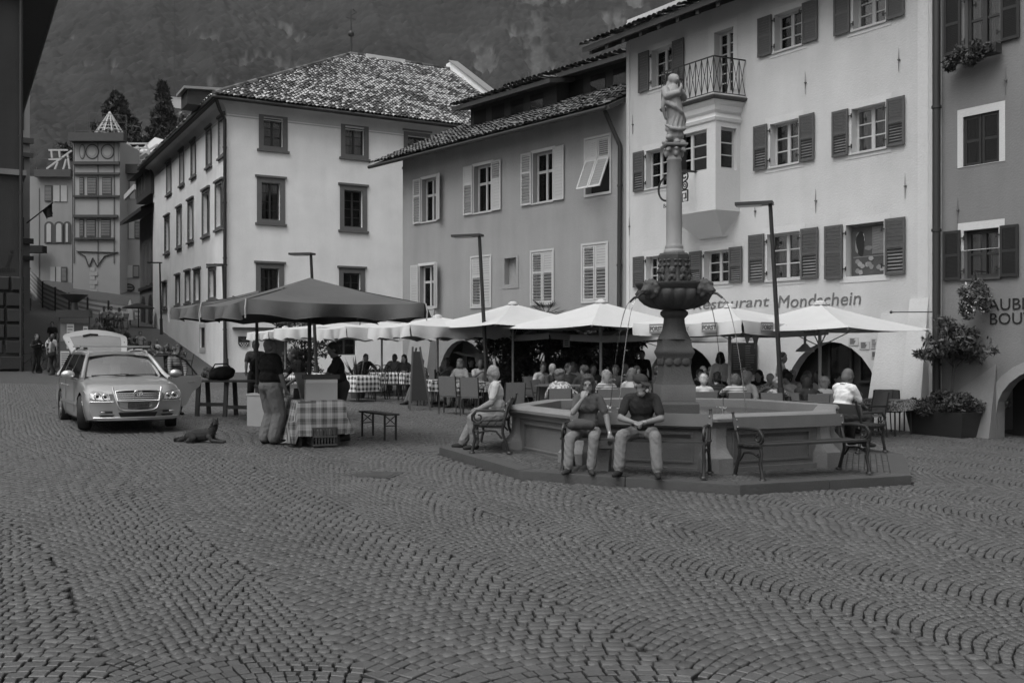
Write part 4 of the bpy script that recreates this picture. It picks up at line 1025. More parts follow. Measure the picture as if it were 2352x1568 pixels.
p = MB(); A, B, C, D_ = (-eo, -eo, zwe), (LW, -eo, zwe), (-eo, DW + eo, zwe), (LW, DW + eo, zwe); R0, R1 = (Lh, Lh, zr), (LW, Lh, zr)
p.add([A, B, R1, R0, C, D_], [(0, 1, 2, 3), (0, 3, 4), (4, 3, 2, 5)]); p.box(-eo, LW, -eo, -.45, zwe - .12, zwe - .01).box(-eo, -.45, -.45, DW + eo, zwe - .12, zwe - .01)
roofP = fw.put(p, 'roof', M['soffit'])
def patch(u, s_, rg):
    d = float(vnoise(np.array([u * .9 + s_ * .5]), np.array([s_ * .9]), 5)[0]) + .5 * float(vnoise(np.array([u * 2.1]), np.array([s_ * 2.1]), 9)[0])
    return .62 * (rg.random()) + .5 * (d - .15)
cs = 1 / math.cos(math.radians(30)); ns_ = int((Lh + eo) * cs / .30)
tile_field(roofP, (-eo, -eo - .05, zwe), (1, 0, 0), (0, 1, pr), int((LW + eo) / .215), ns_, .215, .30, lambda u, s_: u > s_ / cs - .05, M['glazed'], M['glazed_single'], 8, single=300, patch=patch, eye=(-5, -45, -12))
tile_field(roofP, (-eo - .05, -eo, zwe), (0, 1, 0), (1, 0, pr), int((DW + 2 * eo) / .215), ns_, .215, .30, lambda u, s_: s_ / cs < u < DW + 2 * eo - s_ / cs, M['glazed'], M['glazed_single'], 9, single=0, patch=patch)
for i in range(36):                                       # hip and ridge tiles
    t = i / 36; a = Vector(A).lerp(Vector(R0), t) + Vector((0, 0, .1)); b = Vector(A).lerp(Vector(R0), (i + 1.1) / 36) + Vector((0, 0, .12))
    q = MB(); q.tube([a, b], [.15, .13], 8); fw.put(q, 'ridge_tile', M['tile_single'], parent=roofP)
for i in range(17):
    a = Vector(R0).lerp(Vector(R1), i / 17) + Vector((0, 0, .1)); b = Vector(R0).lerp(Vector(R1), (i + 1.1) / 17) + Vector((0, 0, .12))
    q = MB(); q.tube([a, b], [.15, .13], 8); fw.put(q, 'ridge_tile', M['tile_single'], parent=roofP)
p = MB(); p.tube([(Lh, Lh, zr), (Lh, Lh, zr + 1.5), (Lh, Lh, zr + 2.9)], [.09, .06, .02], 8).ball((Lh, Lh, zr + 1.35), .2).bar((Lh - .3, Lh, zr + 2.3), (Lh + .3, Lh, zr + 2.3), .03, .03).tube([(Lh, Lh, zr + 2.5), (Lh + .35, Lh, zr + 2.75), (Lh + .1, Lh, zr + 2.9)], .03, 6)
fw.put(p, 'roof_finial', M['dark_metal'], smooth=40)
p = MB(); p.box(Lh + .9, Lh + 3.5, Lh - .3, Lh + .5, zr - .1, zr + .2); fw.put(p, 'skylight', M['white_paint'])
# fire wall with sheet coping at the right gable, dormer box at the left eave
p = MB(); n_ = .35
p.add([(LW, Lh + .5, zr - .3), (LW, Lh + .5, zr + .55), (LW, Lh - .2, zr + .55), (LW, -eo + 1.2, zwe + 1.2 * pr + .45), (LW, -eo + 1.2, zwe)] + [(LW + n_, y, z) for y, z in ((Lh + .5, zr - .3), (Lh + .5, zr + .55), (Lh - .2, zr + .55), (-eo + 1.2, zwe + 1.2 * pr + .45), (-eo + 1.2, zwe))],
      [(0, 1, 2, 3, 4), (9, 8, 7, 6, 5), (0, 5, 6, 1), (1, 6, 7, 2), (2, 7, 8, 3), (3, 8, 9, 4)]); fw.put(p, 'fire_wall', M['pl_white'])
p = MB(); a = Vector((LW + n_ / 2, Lh - .2, zr + .6)); b = Vector((LW + n_ / 2, -eo + 1.1, zwe + 1.2 * pr + .48)); p.bar(a, b, .62, .08); fw.put(p, 'coping', M['steel'])
p = MB(); p.box(-1.5, 1.0, 1.7, 3.2, zwe + .05, zwe + .75); d = fw.put(p, 'eave_dormer', M['soffit'])
p = MB(); p.add([(-1.7, 1.5, zwe + .74), (1.2, 1.5, zwe + .95), (1.2, 3.4, zwe + .95), (-1.7, 3.4, zwe + .74), (-1.7, 1.5, zwe + .86), (1.2, 1.5, zwe + 1.07), (1.2, 3.4, zwe + 1.07), (-1.7, 3.4, zwe + .86)], [(4, 5, 6, 7), (0, 3, 2, 1), (0, 1, 5, 4), (3, 0, 4, 7)]); fw.put(p, 'dormer_roof', M['glazed_single'], parent=d)
p = MB(); p.tube([(LW, -eo - .05, zwe - .06), (-eo - .05, -eo - .05, zwe - .06), (-eo - .05, DW + eo, zwe - .06)], .09, 8); fw.put(p, 'gutter', M['dark_metal'], smooth=50)
pipe(fw, [(-eo + .1, -eo + .1, zwe - .15), (-.45, -.45, zwe - .55), (-.12, -.13, zwe - .95), (-.12, -.13, 5), (-.12, -.13, .8)], .085, m=M['dark_metal'])
# coat of arms on the wall
arms = thing('coat_of_arms', 'dark shield with eagle and light chequers on the white palace wall', 'coat of arms', (0, 0, 0)); arms.matrix_basis = fw.W @ Matrix.Translation((fw.lx(559.5), -.06, fw.lz(559.5, 797)))
sh_ = lambda k: [(-.27 * k, .52), (-.27 * k, .2)] + [(-.27 * k * math.cos(t), .2 - .2 * k * math.sin(t)) for t in np.linspace(.2, PI - .2, 8)] + [(.27 * k, .2), (.27 * k, .52)]
p = MB(); p.slab([(x, z) for x, z in sh_(1)], 0, .05); p.build('shield', M['black'], arms, fix=True)
for k, (x, z) in enumerate([(-.18, .17), (-.06, .17), (.06, .17), (.18, .17), (-.12, .09), (0, .09), (.12, .09), (-.05, .02), (.06, .02)]):
    p = MB(); p.box(x - .035, x + .035, -.012, 0, z - .03, z + .03); p.build('chequer', M['white_paint'], arms)
p = MB(); p.box(-.28, .28, -.01, .001, .215, .23); p.build('divider', M['white_paint'], arms)
p = MB()
for s_ in (-1, 1):
    for k in range(4): p.bar((0, -.012, .36), (s_ * (.08 + .045 * k), -.012, .26 + .055 * k + .02), .012, .02)
p.ball((0, -.012, .36), (.04, .02, .1), 8, 6).ball((0, -.012, .47), (.03, .02, .035), 8, 5); p.build('eagle', M['kerb'], arms)
# ------------------------------------------------------------------ left side: information house, street, wrapped building, hoarding, trees, crane
def leaf_cloud(name, parent, clumps, size, m, seed=1, elong=1.0, droop=.0, loc=None):
    """many small leaf faces spread through clumps [(centre, radii, count)]"""
    rg = np.random.default_rng(seed); P = []
    for c, r, n in clumps:
        d = rg.normal(0, 1, (n, 3)); d /= np.linalg.norm(d, axis=1, keepdims=True); P.append(np.array(c) + d * np.array(r) * (rg.uniform(.25, 1, (n, 1)) ** .5))
    P = np.concatenate(P); n = len(P); a = rg.normal(0, 1, (n, 3)); a[:, 2] -= droop; a /= np.linalg.norm(a, axis=1, keepdims=True)
    b = np.cross(a, rg.normal(0, 1, (n, 3))); b /= np.linalg.norm(b, axis=1, keepdims=True); s = size * rg.uniform(.6, 1.3, (n, 1))
    V = np.stack([P - a * s * elong, P + b * s * .45, P + a * s * elong, P - b * s * .45], 1).reshape(-1, 3)
    Q = np.arange(4 * n).reshape(n, 4)
    return put(name, npmesh(name, V, Q, m, np.repeat(rg.uniform(0, 1, n), 4)), parent, loc)
M['leaf_dark'] = mat('leaf_dark', .045, .6, .2, 3, attr=.5); M['leaf_mid'] = mat('leaf_mid', .09, .55, .2, 3, attr=.45); M['leaf_needle'] = mat('leaf_needle', .03, .8, .2, 2, attr=.5)
M['bark'] = mat('bark', .06, .9, .3, 8, .5, 40); M['petal'] = mat('petal', .5, .8, .1, 5)

IR = Vector((.87, .49)).normalized(); IC = (-21.6, 44.0)
info, BMi = house('information_house', 'dark shaded house at the left edge with an i sign and rough corner stones', 'building', IC, IR)
fi = Fac(info, IC, IR); zie = 15.75 + CAMZ; x_l = -16.
mb = MB(); zs_ = fi.lz(30, 396); zc_ = fi.lz(40, 634)
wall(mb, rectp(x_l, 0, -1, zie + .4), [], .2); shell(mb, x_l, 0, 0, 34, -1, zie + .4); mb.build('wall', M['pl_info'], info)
p = MB(); p.box(x_l, .12, -.14, 0, zs_ - .12, zs_ + .12).box(0, .12, 0, 34, zs_ - .12, zs_ + .12); fi.put(p, 'string_course', M['pl_dark'])
p = MB(); e = 1.3; ef = .35
p.add([(x_l, -ef, zie), (e, -ef, zie), (e, 34, zie), (x_l, 34, zie), (x_l, -ef, zie + .22), (e, -ef, zie + .22), (e, 34, zie + .22), (x_l, 34, zie + .22)], [(0, 3, 2, 1), (0, 1, 5, 4), (1, 2, 6, 5)])
p.add([(x_l, -ef, zie + .22), (e, -ef, zie + .22), (-7, 6, zie + 4), (-7, 34, zie + 4), (e, 34, zie + .22)], [(0, 1, 2), (1, 4, 3, 2)]); ri = fi.put(p, 'roof', M['soffit'])
p = MB(); p.tube([(e + .06, -ef, zie + .12), (e + .06, 34, zie + .12)], .10, 8); fi.put(p, 'gutter', M['dark_metal'], smooth=50)
pipe(fi, [(-.1, -.12, zie - .1), (-.1, -.12, .2)], .07, m=M['dark_metal'])
rows_z = np.linspace(.3, zc_, 8)
rg_r = random.Random(5)
for j in range(7):                                        # rusticated corner stones
    xx = .06; k = 0
    while xx > -4.2:
        L = rg_r.uniform(.7, 1.25) if (j % 2 or k) else rg_r.uniform(.5, .8)
        zz0, zz1 = rows_z[j] + .025, rows_z[j + 1] - .025; bl = MB(); a, b = xx - L, xx - .03; q = .07
        bl.add([(a, 0, zz0), (b, 0, zz0), (b, 0, zz1), (a, 0, zz1), (a + q, -.17 + rg_r.uniform(-.03, .03), zz0 + q), (b - q, -.17, zz0 + q), (b - q, -.17 + rg_r.uniform(-.03, .03), zz1 - q), (a + q, -.17, zz1 - q)], [(0, 1, 5, 4), (1, 2, 6, 5), (2, 3, 7, 6), (3, 0, 4, 7), (4, 5, 6, 7)])
        fi.put(bl, 'stone', M['pl_info'], smooth=30); xx -= L; k += 1
zt_ = fi.lz(20, 612); o = text('i', 1.15, 'lettering', M['letter_black'], info, (fi.lx(9), -.02, zt_), None, .25); o.rotation_euler = (PI / 2, 0, 0)
wall_text(fi, 'information', -62, 32, 623, .34, M['letter_black'], .05, y=-.02)
lb = thing('litter_bin', 'dark square litter bin at the corner of the information house', 'litter bin', gp(15, 851), .6)
p = MB(); p.box(-.42, .42, -.35, .35, .05, 1.0); p.build('body', M['dark_metal'], lb); p = MB(); p.box(-.46, .46, -.39, .39, 1.0, 1.14).box(-.3, .3, -.25, .25, 1.14, 1.24); p.build('lid', M['black'], lb)

# next house up the street, its flag
SH = (-36.8, 76.0)
sh2, BMs = house('street_house', 'narrow sliver of a house with small balconies behind the information house', 'house', SH, (.875, .484))
f2 = Fac(sh2, SH, (.875, .484)); zt_ = f2.lz(64, 190)
mb = MB(); mb.box(-8, 0, 0, 14, 2, zt_); mb.build('wall', M['pl_dark'], sh2)
for Ya, Yb in ((318, 330), (352, 362), (548, 560), (588, 598)):
    p = MB(); p.box(-8, .25, -.25, 0, f2.lz(62, Yb), f2.lz(62, Ya)); f2.put(p, 'cornice', M['soffit'])
for Ya, Yb in ((365, 395), (500, 545), (250, 300)):
    p = MB(); p.box(-1.6, -.4, -.03, .05, f2.lz(62, Yb), f2.lz(62, Ya)); f2.put(p, 'shutter', M['dark_wood'])
fl = thing('flag', 'dark flag hanging from a slanted pole on the street house', 'flag', px(62, 512, 74))
p = MB(); a = px(62, 512, 74); b = px(121, 466, 72); p.tube([(0, 0, 0), b - a], .05, 6); p.build('pole', M['dark_metal'], fl, 40)
p = MB(); A = [px(98, 485, 72.8) - a, px(119, 467, 72.1) - a]; n = 9; vs = []
for i in range(n):
    t = i / (n - 1)
    for j in range(n):
        u_ = j / (n - 1); q = A[0].lerp(A[1], u_); c_ = (px(110, 505, 72.3) - a) if u_ < .5 else (px(126, 497, 72) - a)
        low = (px(108 + 4 * u_, 510 - 8 * math.sin(u_ * 3), 72.4) - a).lerp(px(124, 492, 72) - a, u_); w = q.lerp(low, t) + V3(0, .25 * math.sin(u_ * 9 + t * 3), 0) * t; vs.append(w)
p.add(vs, [(i * n + j, i * n + j + 1, (i + 1) * n + j + 1, (i + 1) * n + j) for i in range(n - 1) for j in range(n - 1)]); p.build('cloth', mat('flag_cloth', .04, .9, .5, .8), fl, 60)

# narrow house on the right of the street, beyond the palace
NR = Vector((.4919, -.8707)); NO = (px(322, 700, 72).x, 72.0)
nh, BMn = house('narrow_house', 'narrow dark house with deep eaves between the wrapped building and the white palace', 'house', NO, NR)
fn = Fac(nh, NO, NR); zn = fn.lz(322, 505); xn1 = fn.lx(368)
mb = MB(); mb.box(-.2, xn1, 0, 8, 2, zn); mb.build('wall', M['pl_dark'], nh)
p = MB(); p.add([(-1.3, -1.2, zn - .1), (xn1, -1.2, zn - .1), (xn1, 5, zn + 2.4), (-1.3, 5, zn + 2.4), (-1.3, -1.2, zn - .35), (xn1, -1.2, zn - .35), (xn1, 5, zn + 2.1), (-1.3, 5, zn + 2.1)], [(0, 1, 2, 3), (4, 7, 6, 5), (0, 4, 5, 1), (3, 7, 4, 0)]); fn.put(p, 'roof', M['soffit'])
p = MB(); p.box(2.2, xn1, -.6, 4, zn + .8, fn.lz(345, 408)); lo = fn.put(p, 'loggia', M['soffit'])
p = MB(); p.add([(1.7, -1.1, fn.lz(345, 408)), (xn1, -1.1, fn.lz(345, 408)), (xn1, 4, fn.lz(345, 390)), (1.7, 4, fn.lz(345, 390))], [(0, 1, 2, 3)]); fn.put(p, 'loggia_roof', M['dark_wood'], parent=lo)
for i in range(4):
    q = MB(); q.box(0, .1, -.06, 0, 0, 1.5); fn.put(q, 'loggia_post', M['stone_frame'], 2.4 + i * 1.1, -.6, fn.lz(345, 450), parent=lo)
for (Xa, Xb, Ya, Yb) in ((326, 332, 565, 660), (335, 341, 556, 655), (344, 349, 548, 650), (352, 358, 540, 645)):
    q = fn.rect(Xa, Xb, Ya, Yb); p = MB(); p.box(q[0], q[1], -.05, .02, q[2], q[3]); fn.put(p, 'shutter', M['stone_frame'])
p = MB(); p.box(-.2, xn1, -.12, 0, fn.lz(345, 662), fn.lz(345, 655)); fn.put(p, 'cornice', M['soffit'])
for (Xa, Xb, Ya, Yb) in ((326, 334, 680, 745), (342, 352, 676, 740)):
    q = fn.rect(Xa, Xb, Ya, Yb); p = MB(); p.slab(archp(q[0], q[1], q[2], q[3]), -.06, .0); fn.put(p, 'arched_door', M['dark_wood'], 0, 0, 0)
p = MB(); a = fn.lx(343); p.bar((a, -1.6, fn.lz(343, 458)), (a + 3, -1.4, fn.lz(365, 430)), .12, .35); fn.put(p, 'balcony_rail', M['pl_band'])

# the building wrapped in printed sheeting
WD = 96.; WO = (0, WD)
wb, BMw = house('wrapped_building', 'turreted building wrapped in printed facade sheeting with bare roof timbers', 'building', (px(165, 0, WD).x, WD), (1, 0))
fwb = Fac(wb, (px(165, 0, WD).x, WD), (1, 0))
M['sheet_a'] = mat('sheet_a', .235, .8, .12, .5, .3, 2, streak=.15); M['sheet_b'] = mat('sheet_b', .31, .8, .12, .5, .3, 2); M['print_dark'] = mat('print_dark', .06, .8, .15, 3); M['print_light'] = mat('print_light', .36, .8, .1, 3); M['timber'] = mat('timber', .38, .8, .15, 3); M['sheet_pale'] = mat('sheet_pale', .27, .8, .15, .6, .3, 2)
def R(X0, X1, Y0, Y1, y=0.): return fwb.lx(X0, y), fwb.lx(X1, y), fwb.lz((X0 + X1) / 2, Y1, y), fwb.lz((X0 + X1) / 2, Y0, y)
def plate(nm, X0, X1, Y0, Y1, m, y, th=.05, parent=None):
    q = R(X0, X1, Y0, Y1, y); p = MB(); p.box(q[0], q[1], y - th, y, q[2], q[3]); return fwb.put(p, nm, m, parent=parent)
zb0 = 2.
p = MB(); q = R(62, 166, 405, 700, 3); p.box(q[0], q[1], 3, 12, zb0, q[3]); fwb.put(p, 'side_wing', M['sheet_a'])
p = MB(); q = R(168, 275, 322, 700); p.box(q[0], q[1], 0, 9, zb0, q[3]); tw_ = fwb.put(p, 'turret', M['sheet_b'])
p = MB(); q = R(268, 350, 398, 700, 2); p.box(q[0], q[1], 2, 11, zb0, q[3]); fwb.put(p, 'main_wing', M['sheet_a'])
p = MB(); q = R(62, 86, 430, 640, 2.6); p.add([(q[0], 8, zb0), (q[1], 2.9, zb0), (q[1], 2.9, q[3]), (q[0], 8, q[3] + 1)], [(0, 1, 2, 3)]); fwb.put(p, 'sheet_flap', M['sheet_pale'])
plate('cornice', 84, 167, 391, 408, M['print_dark'], 2.9, .5); plate('cornice', 166, 292, 309, 328, M['print_dark'], 0, .9); plate('cornice', 268, 352, 379, 400, M['print_dark'], 1.9, .5)
plate('sill_band', 170, 276, 372, 379, M['print_dark'], -.05, .3); plate('sill_band', 172, 276, 397, 402, M['print_dark'], -.05, .2); plate('sill_band', 170, 275, 449, 453, M['print_dark'], -.05, .2); plate('sill_band', 170, 272, 494, 500, M['print_dark'], -.05, .25); plate('sill_band', 172, 264, 546, 550, M['print_dark'], -.05, .2)
plate('oval_panel', 172, 272, 329, 371, M['sheet_pale'], -.02, .06)
for X, rx in ((190, 4), (213, 9), (248, 9)):
    c_ = px(X, 349, WD); r = rx / F * WD; h = 12 / F * WD; ox = c_.x - fwb.O.x
    for kk, m_, yy in ((1.75, M['print_dark'], -.10), (1.45, M['sheet_pale'], -.13), (1.0, M['print_light'], -.16)):
        p = MB(); p.slab([(ox + r * kk * math.cos(t), c_.z + h * kk * .85 * math.sin(t)) for t in np.linspace(0, 2 * PI, 20, endpoint=False)], yy, yy + .03); fwb.put(p, 'printed_oval', m_)
def pw(Xs, Ya, Yb, y): 
    for a, b, kind in Xs:
        if kind == 's': o_ = plate('printed_shutter', a, b, Ya, Yb, M['print_dark'], y, .06); n_ = 10; q = R(a + 1.5, b - 1.5, Ya + 3, Yb - 3, y)
        else: plate('printed_window', a, b, Ya, Yb, M['print_light'], y, .04); plate('printed_mullion', (a + b) / 2 - 1, (a + b) / 2 + 1, Ya, Yb, M['print_dark'], y, .07)
        if kind == 's':
            for i in range(n_):
                zz = q[2] + (q[3] - q[2]) * (i + .5) / n_; s_ = MB(); s_.box(q[0], q[1], y - .09, y - .06, zz - .04, zz + .03); fwb.put(s_, 'slat', M['sheet_a'], parent=o_)
pw([(183, 193, 's'), (201, 222, 's'), (235, 257, 's')], 407, 448, -.02); pw([(183, 193, 's'), (199, 220, 's'), (232, 254, 's')], 503, 545, -.02)
pw([(271, 282, 's'), (284, 310, 'w'), (312, 325, 's')], 417, 457, 1.98); pw([(269, 280, 's'), (282, 308, 'w'), (310, 322, 's')], 509, 548, 1.98); pw([(264, 278, 's'), (280, 304, 'w'), (306, 320, 's')], 609, 638, 1.98)
pw([(103, 120, 's'), (123, 154, 'w')], 426, 463, 2.96); pw([(116, 140, 'w'), (141, 154, 's')], 613, 648, 2.96)
for a, b in ((105, 120), (127, 144), (149, 159)):
    q = R(a, b, 513, 556, 2.9); p = MB(); p.slab(archp(q[0] - .15, q[1] + .15, q[2] - .1, q[3] + .2), 2.9, 2.95); fwb.put(p, 'printed_arch', M['print_dark']); p = MB(); p.slab(archp(q[0] + .1, q[1] - .1, q[2], q[3]), 2.85, 2.88); fwb.put(p, 'printed_window', M['print_light'])
for i in range(9): plate('printed_quoin', 206 if i % 2 else 207, 224 if i % 2 else 218, 614 + i * 10, 623 + i * 10, M['print_light'], -.02, .05)
def strip(pts, w, m_, nm, y):
    p = MB()
    for (a, b), (c_, d) in zip(pts[:-1], pts[1:]): p.bar((fwb.lx(a, y), y, fwb.lz(a, b, y)), (fwb.lx(c_, y), y, fwb.lz(c_, d, y)), w, w * .5)
    return fwb.put(p, nm, m_)
strip([(176, 577), (195, 588), (204, 612)], .12, M['print_dark'], 'printed_line', -.06); strip([(205, 612), (213, 592), (223, 612), (240, 588), (270, 579)], .12, M['print_dark'], 'printed_line', -.06); strip([(176, 577), (272, 580)], .12, M['print_dark'], 'printed_line', -.06)
for X in (225, 262, 170): strip([(X, 328), (X, 605)], .07, M['print_dark'], 'printed_line', -.07)
c_ = px(293, 661, WD + 2); p = MB(); p.slab([(c_.x - fwb.O.x + .72 * math.cos(t), c_.z + .44 * math.sin(t)) for t in np.linspace(0, 2 * PI, 22, endpoint=False)], 1.9, 1.98); fwb.put(p, 'oval_sign', M['black'])
p = MB(); p.slab([(c_.x - fwb.O.x + .62 * math.cos(t), c_.z + .35 * math.sin(t)) for t in np.linspace(0, 2 * PI, 22, endpoint=False)], 1.88, 1.90); fwb.put(p, 'sign_border', M['print_dark'])
strip([(283, 656), (303, 657)], .06, M['print_light'], 'sign_line', 1.85); strip([(281, 663), (305, 664)], .08, M['print_light'], 'sign_line', 1.85)
plate('shop_front', 262, 335, 700, 716, M['print_dark'], 1.95, .1); plate('awning', 62, 108, 566, 582, M['black'], 2.5, 1.0)
# timbers: cone on the turret, rafters left and right, tube cage
ap = px(252, 257, WD + 4.5); ap = V3(ap.x - fwb.O.x, 4.5, ap.z); zc = fwb.lz(252, 311)
zc = fwb.lz(252, 308, 4.5)
for i in range(12):
    a = 2 * PI * i / 12; p = MB(); p.bar((ap.x + 1.4 * math.cos(a), 4.5 + 1.4 * math.sin(a), zc), ap, .10, .12); fwb.put(p, 'rafter', M['timber'])
for i in range(1, 6):
    t = i / 6.5; r = 1.42 * (1 - t); zz = zc + (ap.z - zc) * t; p = MB(); p.tube([(ap.x + r * math.cos(2 * PI * j / 16), 4.5 + r * math.sin(2 * PI * j / 16), zz) for j in range(17)], .045, 4); fwb.put(p, 'batten', M['timber'])
def tim(a, b, y=5., w=.16, nm='rafter', m_=None): 
    pa, pb = px(a[0], a[1], WD + y), px(b[0], b[1], WD + y + .01); p = MB(); p.bar((pa.x - fwb.O.x, y, pa.z), (pb.x - fwb.O.x, y + .01, pb.z), w, w); fwb.put(p, nm, m_ or M['timber'])
for a, b in (((107, 388), (165, 346)), ((118, 345), (120, 366)), ((112, 345), (156, 345)), ((112, 366), (140, 366)), ((126, 390), (133, 372)), ((145, 391), (152, 366)), ((155, 353), (160, 388)), ((136, 346), (138, 365)), ((98, 391), (160, 391)),
             ((280, 315), (306, 343)), ((306, 343), (318, 336)), ((290, 330), (340, 330)), ((296, 350), (345, 350)), ((286, 340), (338, 340)), ((335, 332), (345, 352)), ((318, 343), (320, 382)), ((300, 368), (338, 368)), ((320, 360), (362, 332)), ((296, 382), (345, 382)), ((330, 345), (350, 360))): tim(a, b)
for a, b in (((172, 275), (172, 322)), ((202, 258), (202, 322)), ((206, 258), (206, 322)), ((290, 264), (290, 322)), ((202, 258), (290, 266)), ((202, 278), (290, 282)), ((170, 275), (203, 276)), ((84, 340), (84, 400)), ((82, 365), (166, 362)), ((84, 345), (84, 388)), ((290, 300), (172, 300))): tim(a, b, 1.0 if a[0] > 165 else 4., .045, 'scaffold_tube', M['zinc'])
tp = thing('white_roof_sheet', 'pale sheet over a roof behind the wrapped building', 'roof sheet', (px(350, 330, 108).x, 108, px(350, 348, 108).z))
p = MB(); s_ = 108 / F; p.add([(-32 * s_, 0, 0), (36 * s_, 0, -.4), (36 * s_, 1, 32 * s_ * .85), (-2 * s_, 1, 37 * s_), (-32 * s_, .2, .1), (36 * s_, 9, 32 * s_ * .85), (-2 * s_, 9, 37 * s_), (-32 * s_, 9, 0)], [(0, 1, 2, 3), (3, 2, 5, 6), (0, 3, 6, 7)]); p.build('sheet', M['pl_band'], tp)

# striped board hoarding up the street
hd_ = thing('board_hoarding', 'long site hoarding of horizontal striped boards running up the street', 'hoarding', (0, 0, 0))
tops = [(52, 584, 96), (69, 618, 92), (99, 649, 86), (128, 662, 83), (160, 675, 81), (202, 685, 79), (250, 693, 78), (297, 699, 77), (332, 703, 76)]
M['board_l'] = mat('board_l', .42, .8, .15, 1, rnd=.1); M['board_d'] = mat('board_d', .20, .8, .15, 1, rnd=.1)
for i, (a, b) in enumerate(zip(tops[:-1], tops[1:])):
    A, B_ = px(*a), px(*b)
    for j in range(11):
        z0 = -j * .19; p = MB(); p.bar((0, 0, z0 - .09), (B_ - A) + V3(0, 0, z0 - .09), .03, .178 if j % 2 else .17); p.build('board', M['board_l'] if j % 2 else M['board_d'], hd_, loc=A)
    p = MB(); p.box(-.06, .06, -.12, -.02, -3.2, .1); p.build('post', M['dark_metal'], hd_, loc=A)

def conifer(label, X, Yt, Yb, D, wpx, seed, full=1.0, drip=1.):
    a = px(X, Yb, D); h = (Yb - Yt) / F * D; r = wpx / F * D / 2; t = thing('pine_tree', label, 'tree', (a.x, a.y, a.z - 6))
    rg = random.Random(seed); p = MB(); p.tube([(0, 0, 0), (.2, 0, h * .5 + 6), (0, 0, h + 5.6)], [.5, .3, .05], 7); p.build('trunk', M['bark'], t, 50)
    cl = []; n = int(46 * full)
    for i in range(n):
        u_ = i / n; z = 6 + h * u_; rr = r * (1 - u_ ** 1.6) * rg.uniform(.55, 1.1) + .25; an = rg.uniform(0, 2 * PI)
        for q in range(3):
            f = (q + .6) / 3; cl.append(((rr * f * math.cos(an), rr * f * math.sin(an), z - rr * .18 * f * drip), (rr * .28 + .25, rr * .28 + .25, rr * .16 + .3), 60))
    leaf_cloud('crown', t, cl, .30, M['leaf_needle'], seed, 1.5, .8); return t
conifer('broad dark conifer behind the timber turret roof', 268, 215, 345, 125, 112, 3, 1.5)
conifer('tall slim dark conifer with drooping boughs beside the hanging container', 374, 190, 330, 130, 56, 4, 1.4, 2.5)
def bush_tree(label, X, Yt, Yb, D, wpx, seed, m):
    a = px(X, Yb, D); h = (Yb - Yt) / F * D; r = wpx / F * D / 2; t = thing('broadleaf_tree', label, 'tree', (a.x, a.y, a.z - 5)); rg = random.Random(seed)
    p = MB(); p.tube([(0, 0, 0), (.1, 0, 5 + h * .4)], [.35, .2], 7)
    for k in range(5): p.tube([(0, 0, 4 + h * .15), (r * .5 * math.cos(k * 1.3), r * .5 * math.sin(k * 1.3), 5 + h * .5)], [.15, .05], 5)
    p.build('trunk', M['bark'], t, 50)
    cl = [((rg.uniform(-r, r) * .75, rg.uniform(-r, r) * .75, 5 + h * rg.uniform(.15, .85)), (r * .3, r * .3, h * .2), 90) for _ in range(22)]
    leaf_cloud('crown', t, cl, .3, m, seed, 1.0); return t
bush_tree('round grey-green tree right of the slim conifer', 440, 258, 330, 135, 70, 5, M['leaf_mid'])
bush_tree('dark bushy tree behind the scaffolding at the left', 180, 330, 380, 128, 90, 6, M['leaf_dark'])
bush_tree('low bushy tree between the two dark conifers', 320, 310, 345, 132, 60, 8, M['leaf_mid'])
# crane with hanging container
CD = 150.; cr = thing('tower_crane', 'thin tower crane jib at the top of the photo above the hillside', 'crane', (px(-120, 0, CD).x, CD, 2))
b0 = px(-120, -14, CD); zj = b0.z - 2; L = px(440, -14, CD).x - b0.x
p = MB(); 
for dx, dy in ((0, 0), (1.2, 0), (1.2, 1.2), (0, 1.2)): p.bar((dx, dy, 0), (dx, dy, zj + 4), .12, .12)
for i in range(int(zj / 1.5)): p.bar((0, 0, i * 1.5), (1.2, 0, i * 1.5 + 1.5), .07, .07).bar((0, 1.2, i * 1.5), (1.2, 1.2, i * 1.5 + 1.5), .07, .07)
p.build('mast', M['dark_metal'], cr)
p = MB(); p.bar((-6, 0, zj), (L, 0, zj), .14, .14).bar((-6, 1.1, zj), (L, 1.1, zj), .14, .14).bar((-6, .55, zj + 1.1), (L, .55, zj + 1.1), .14, .14)
for i in range(int(L / 1.4)): x = i * 1.4; p.bar((x, 0, zj), (x + .7, .55, zj + 1.1), .07, .07).bar((x + .7, .55, zj + 1.1), (x + 1.4, 0, zj), .07, .07)
p.build('jib', M['dark_metal'], cr)
tx = px(398, 0, CD).x - b0.x; p = MB(); p.box(tx - .5, tx + .5, -.1, 1.2, zj - .5, zj - .1); p.build('trolley', M['dark_metal'], cr)
zb_ = px(398, 222, CD).z - 2; p = MB(); p.tube([(tx, .55, zj - .4), (tx, .55, zb_)], .035, 5); p.build('cable', M['dark_metal'], cr)
bx = thing('hanging_container', 'white box hanging from a thin crane cable in front of the hillside', 'container', (b0.x + tx, CD + .55, 2 + zb_ - 1.75), .5)
p = MB(); p.box(-.95, .95, -.8, .8, 0, 1.5); p.build('body', M['pl_band'], bx); p = MB(); p.box(-1.0, 1.0, -.85, .85, 1.5, 1.62); p.build('lid', M['white_paint'], bx)
p = MB()
for s_ in (-1, 1): p.tube([(s_ * .8, 0, 1.6), (0, 0, 1.75)], .03, 4)
p.build('sling', M['dark_metal'], bx)
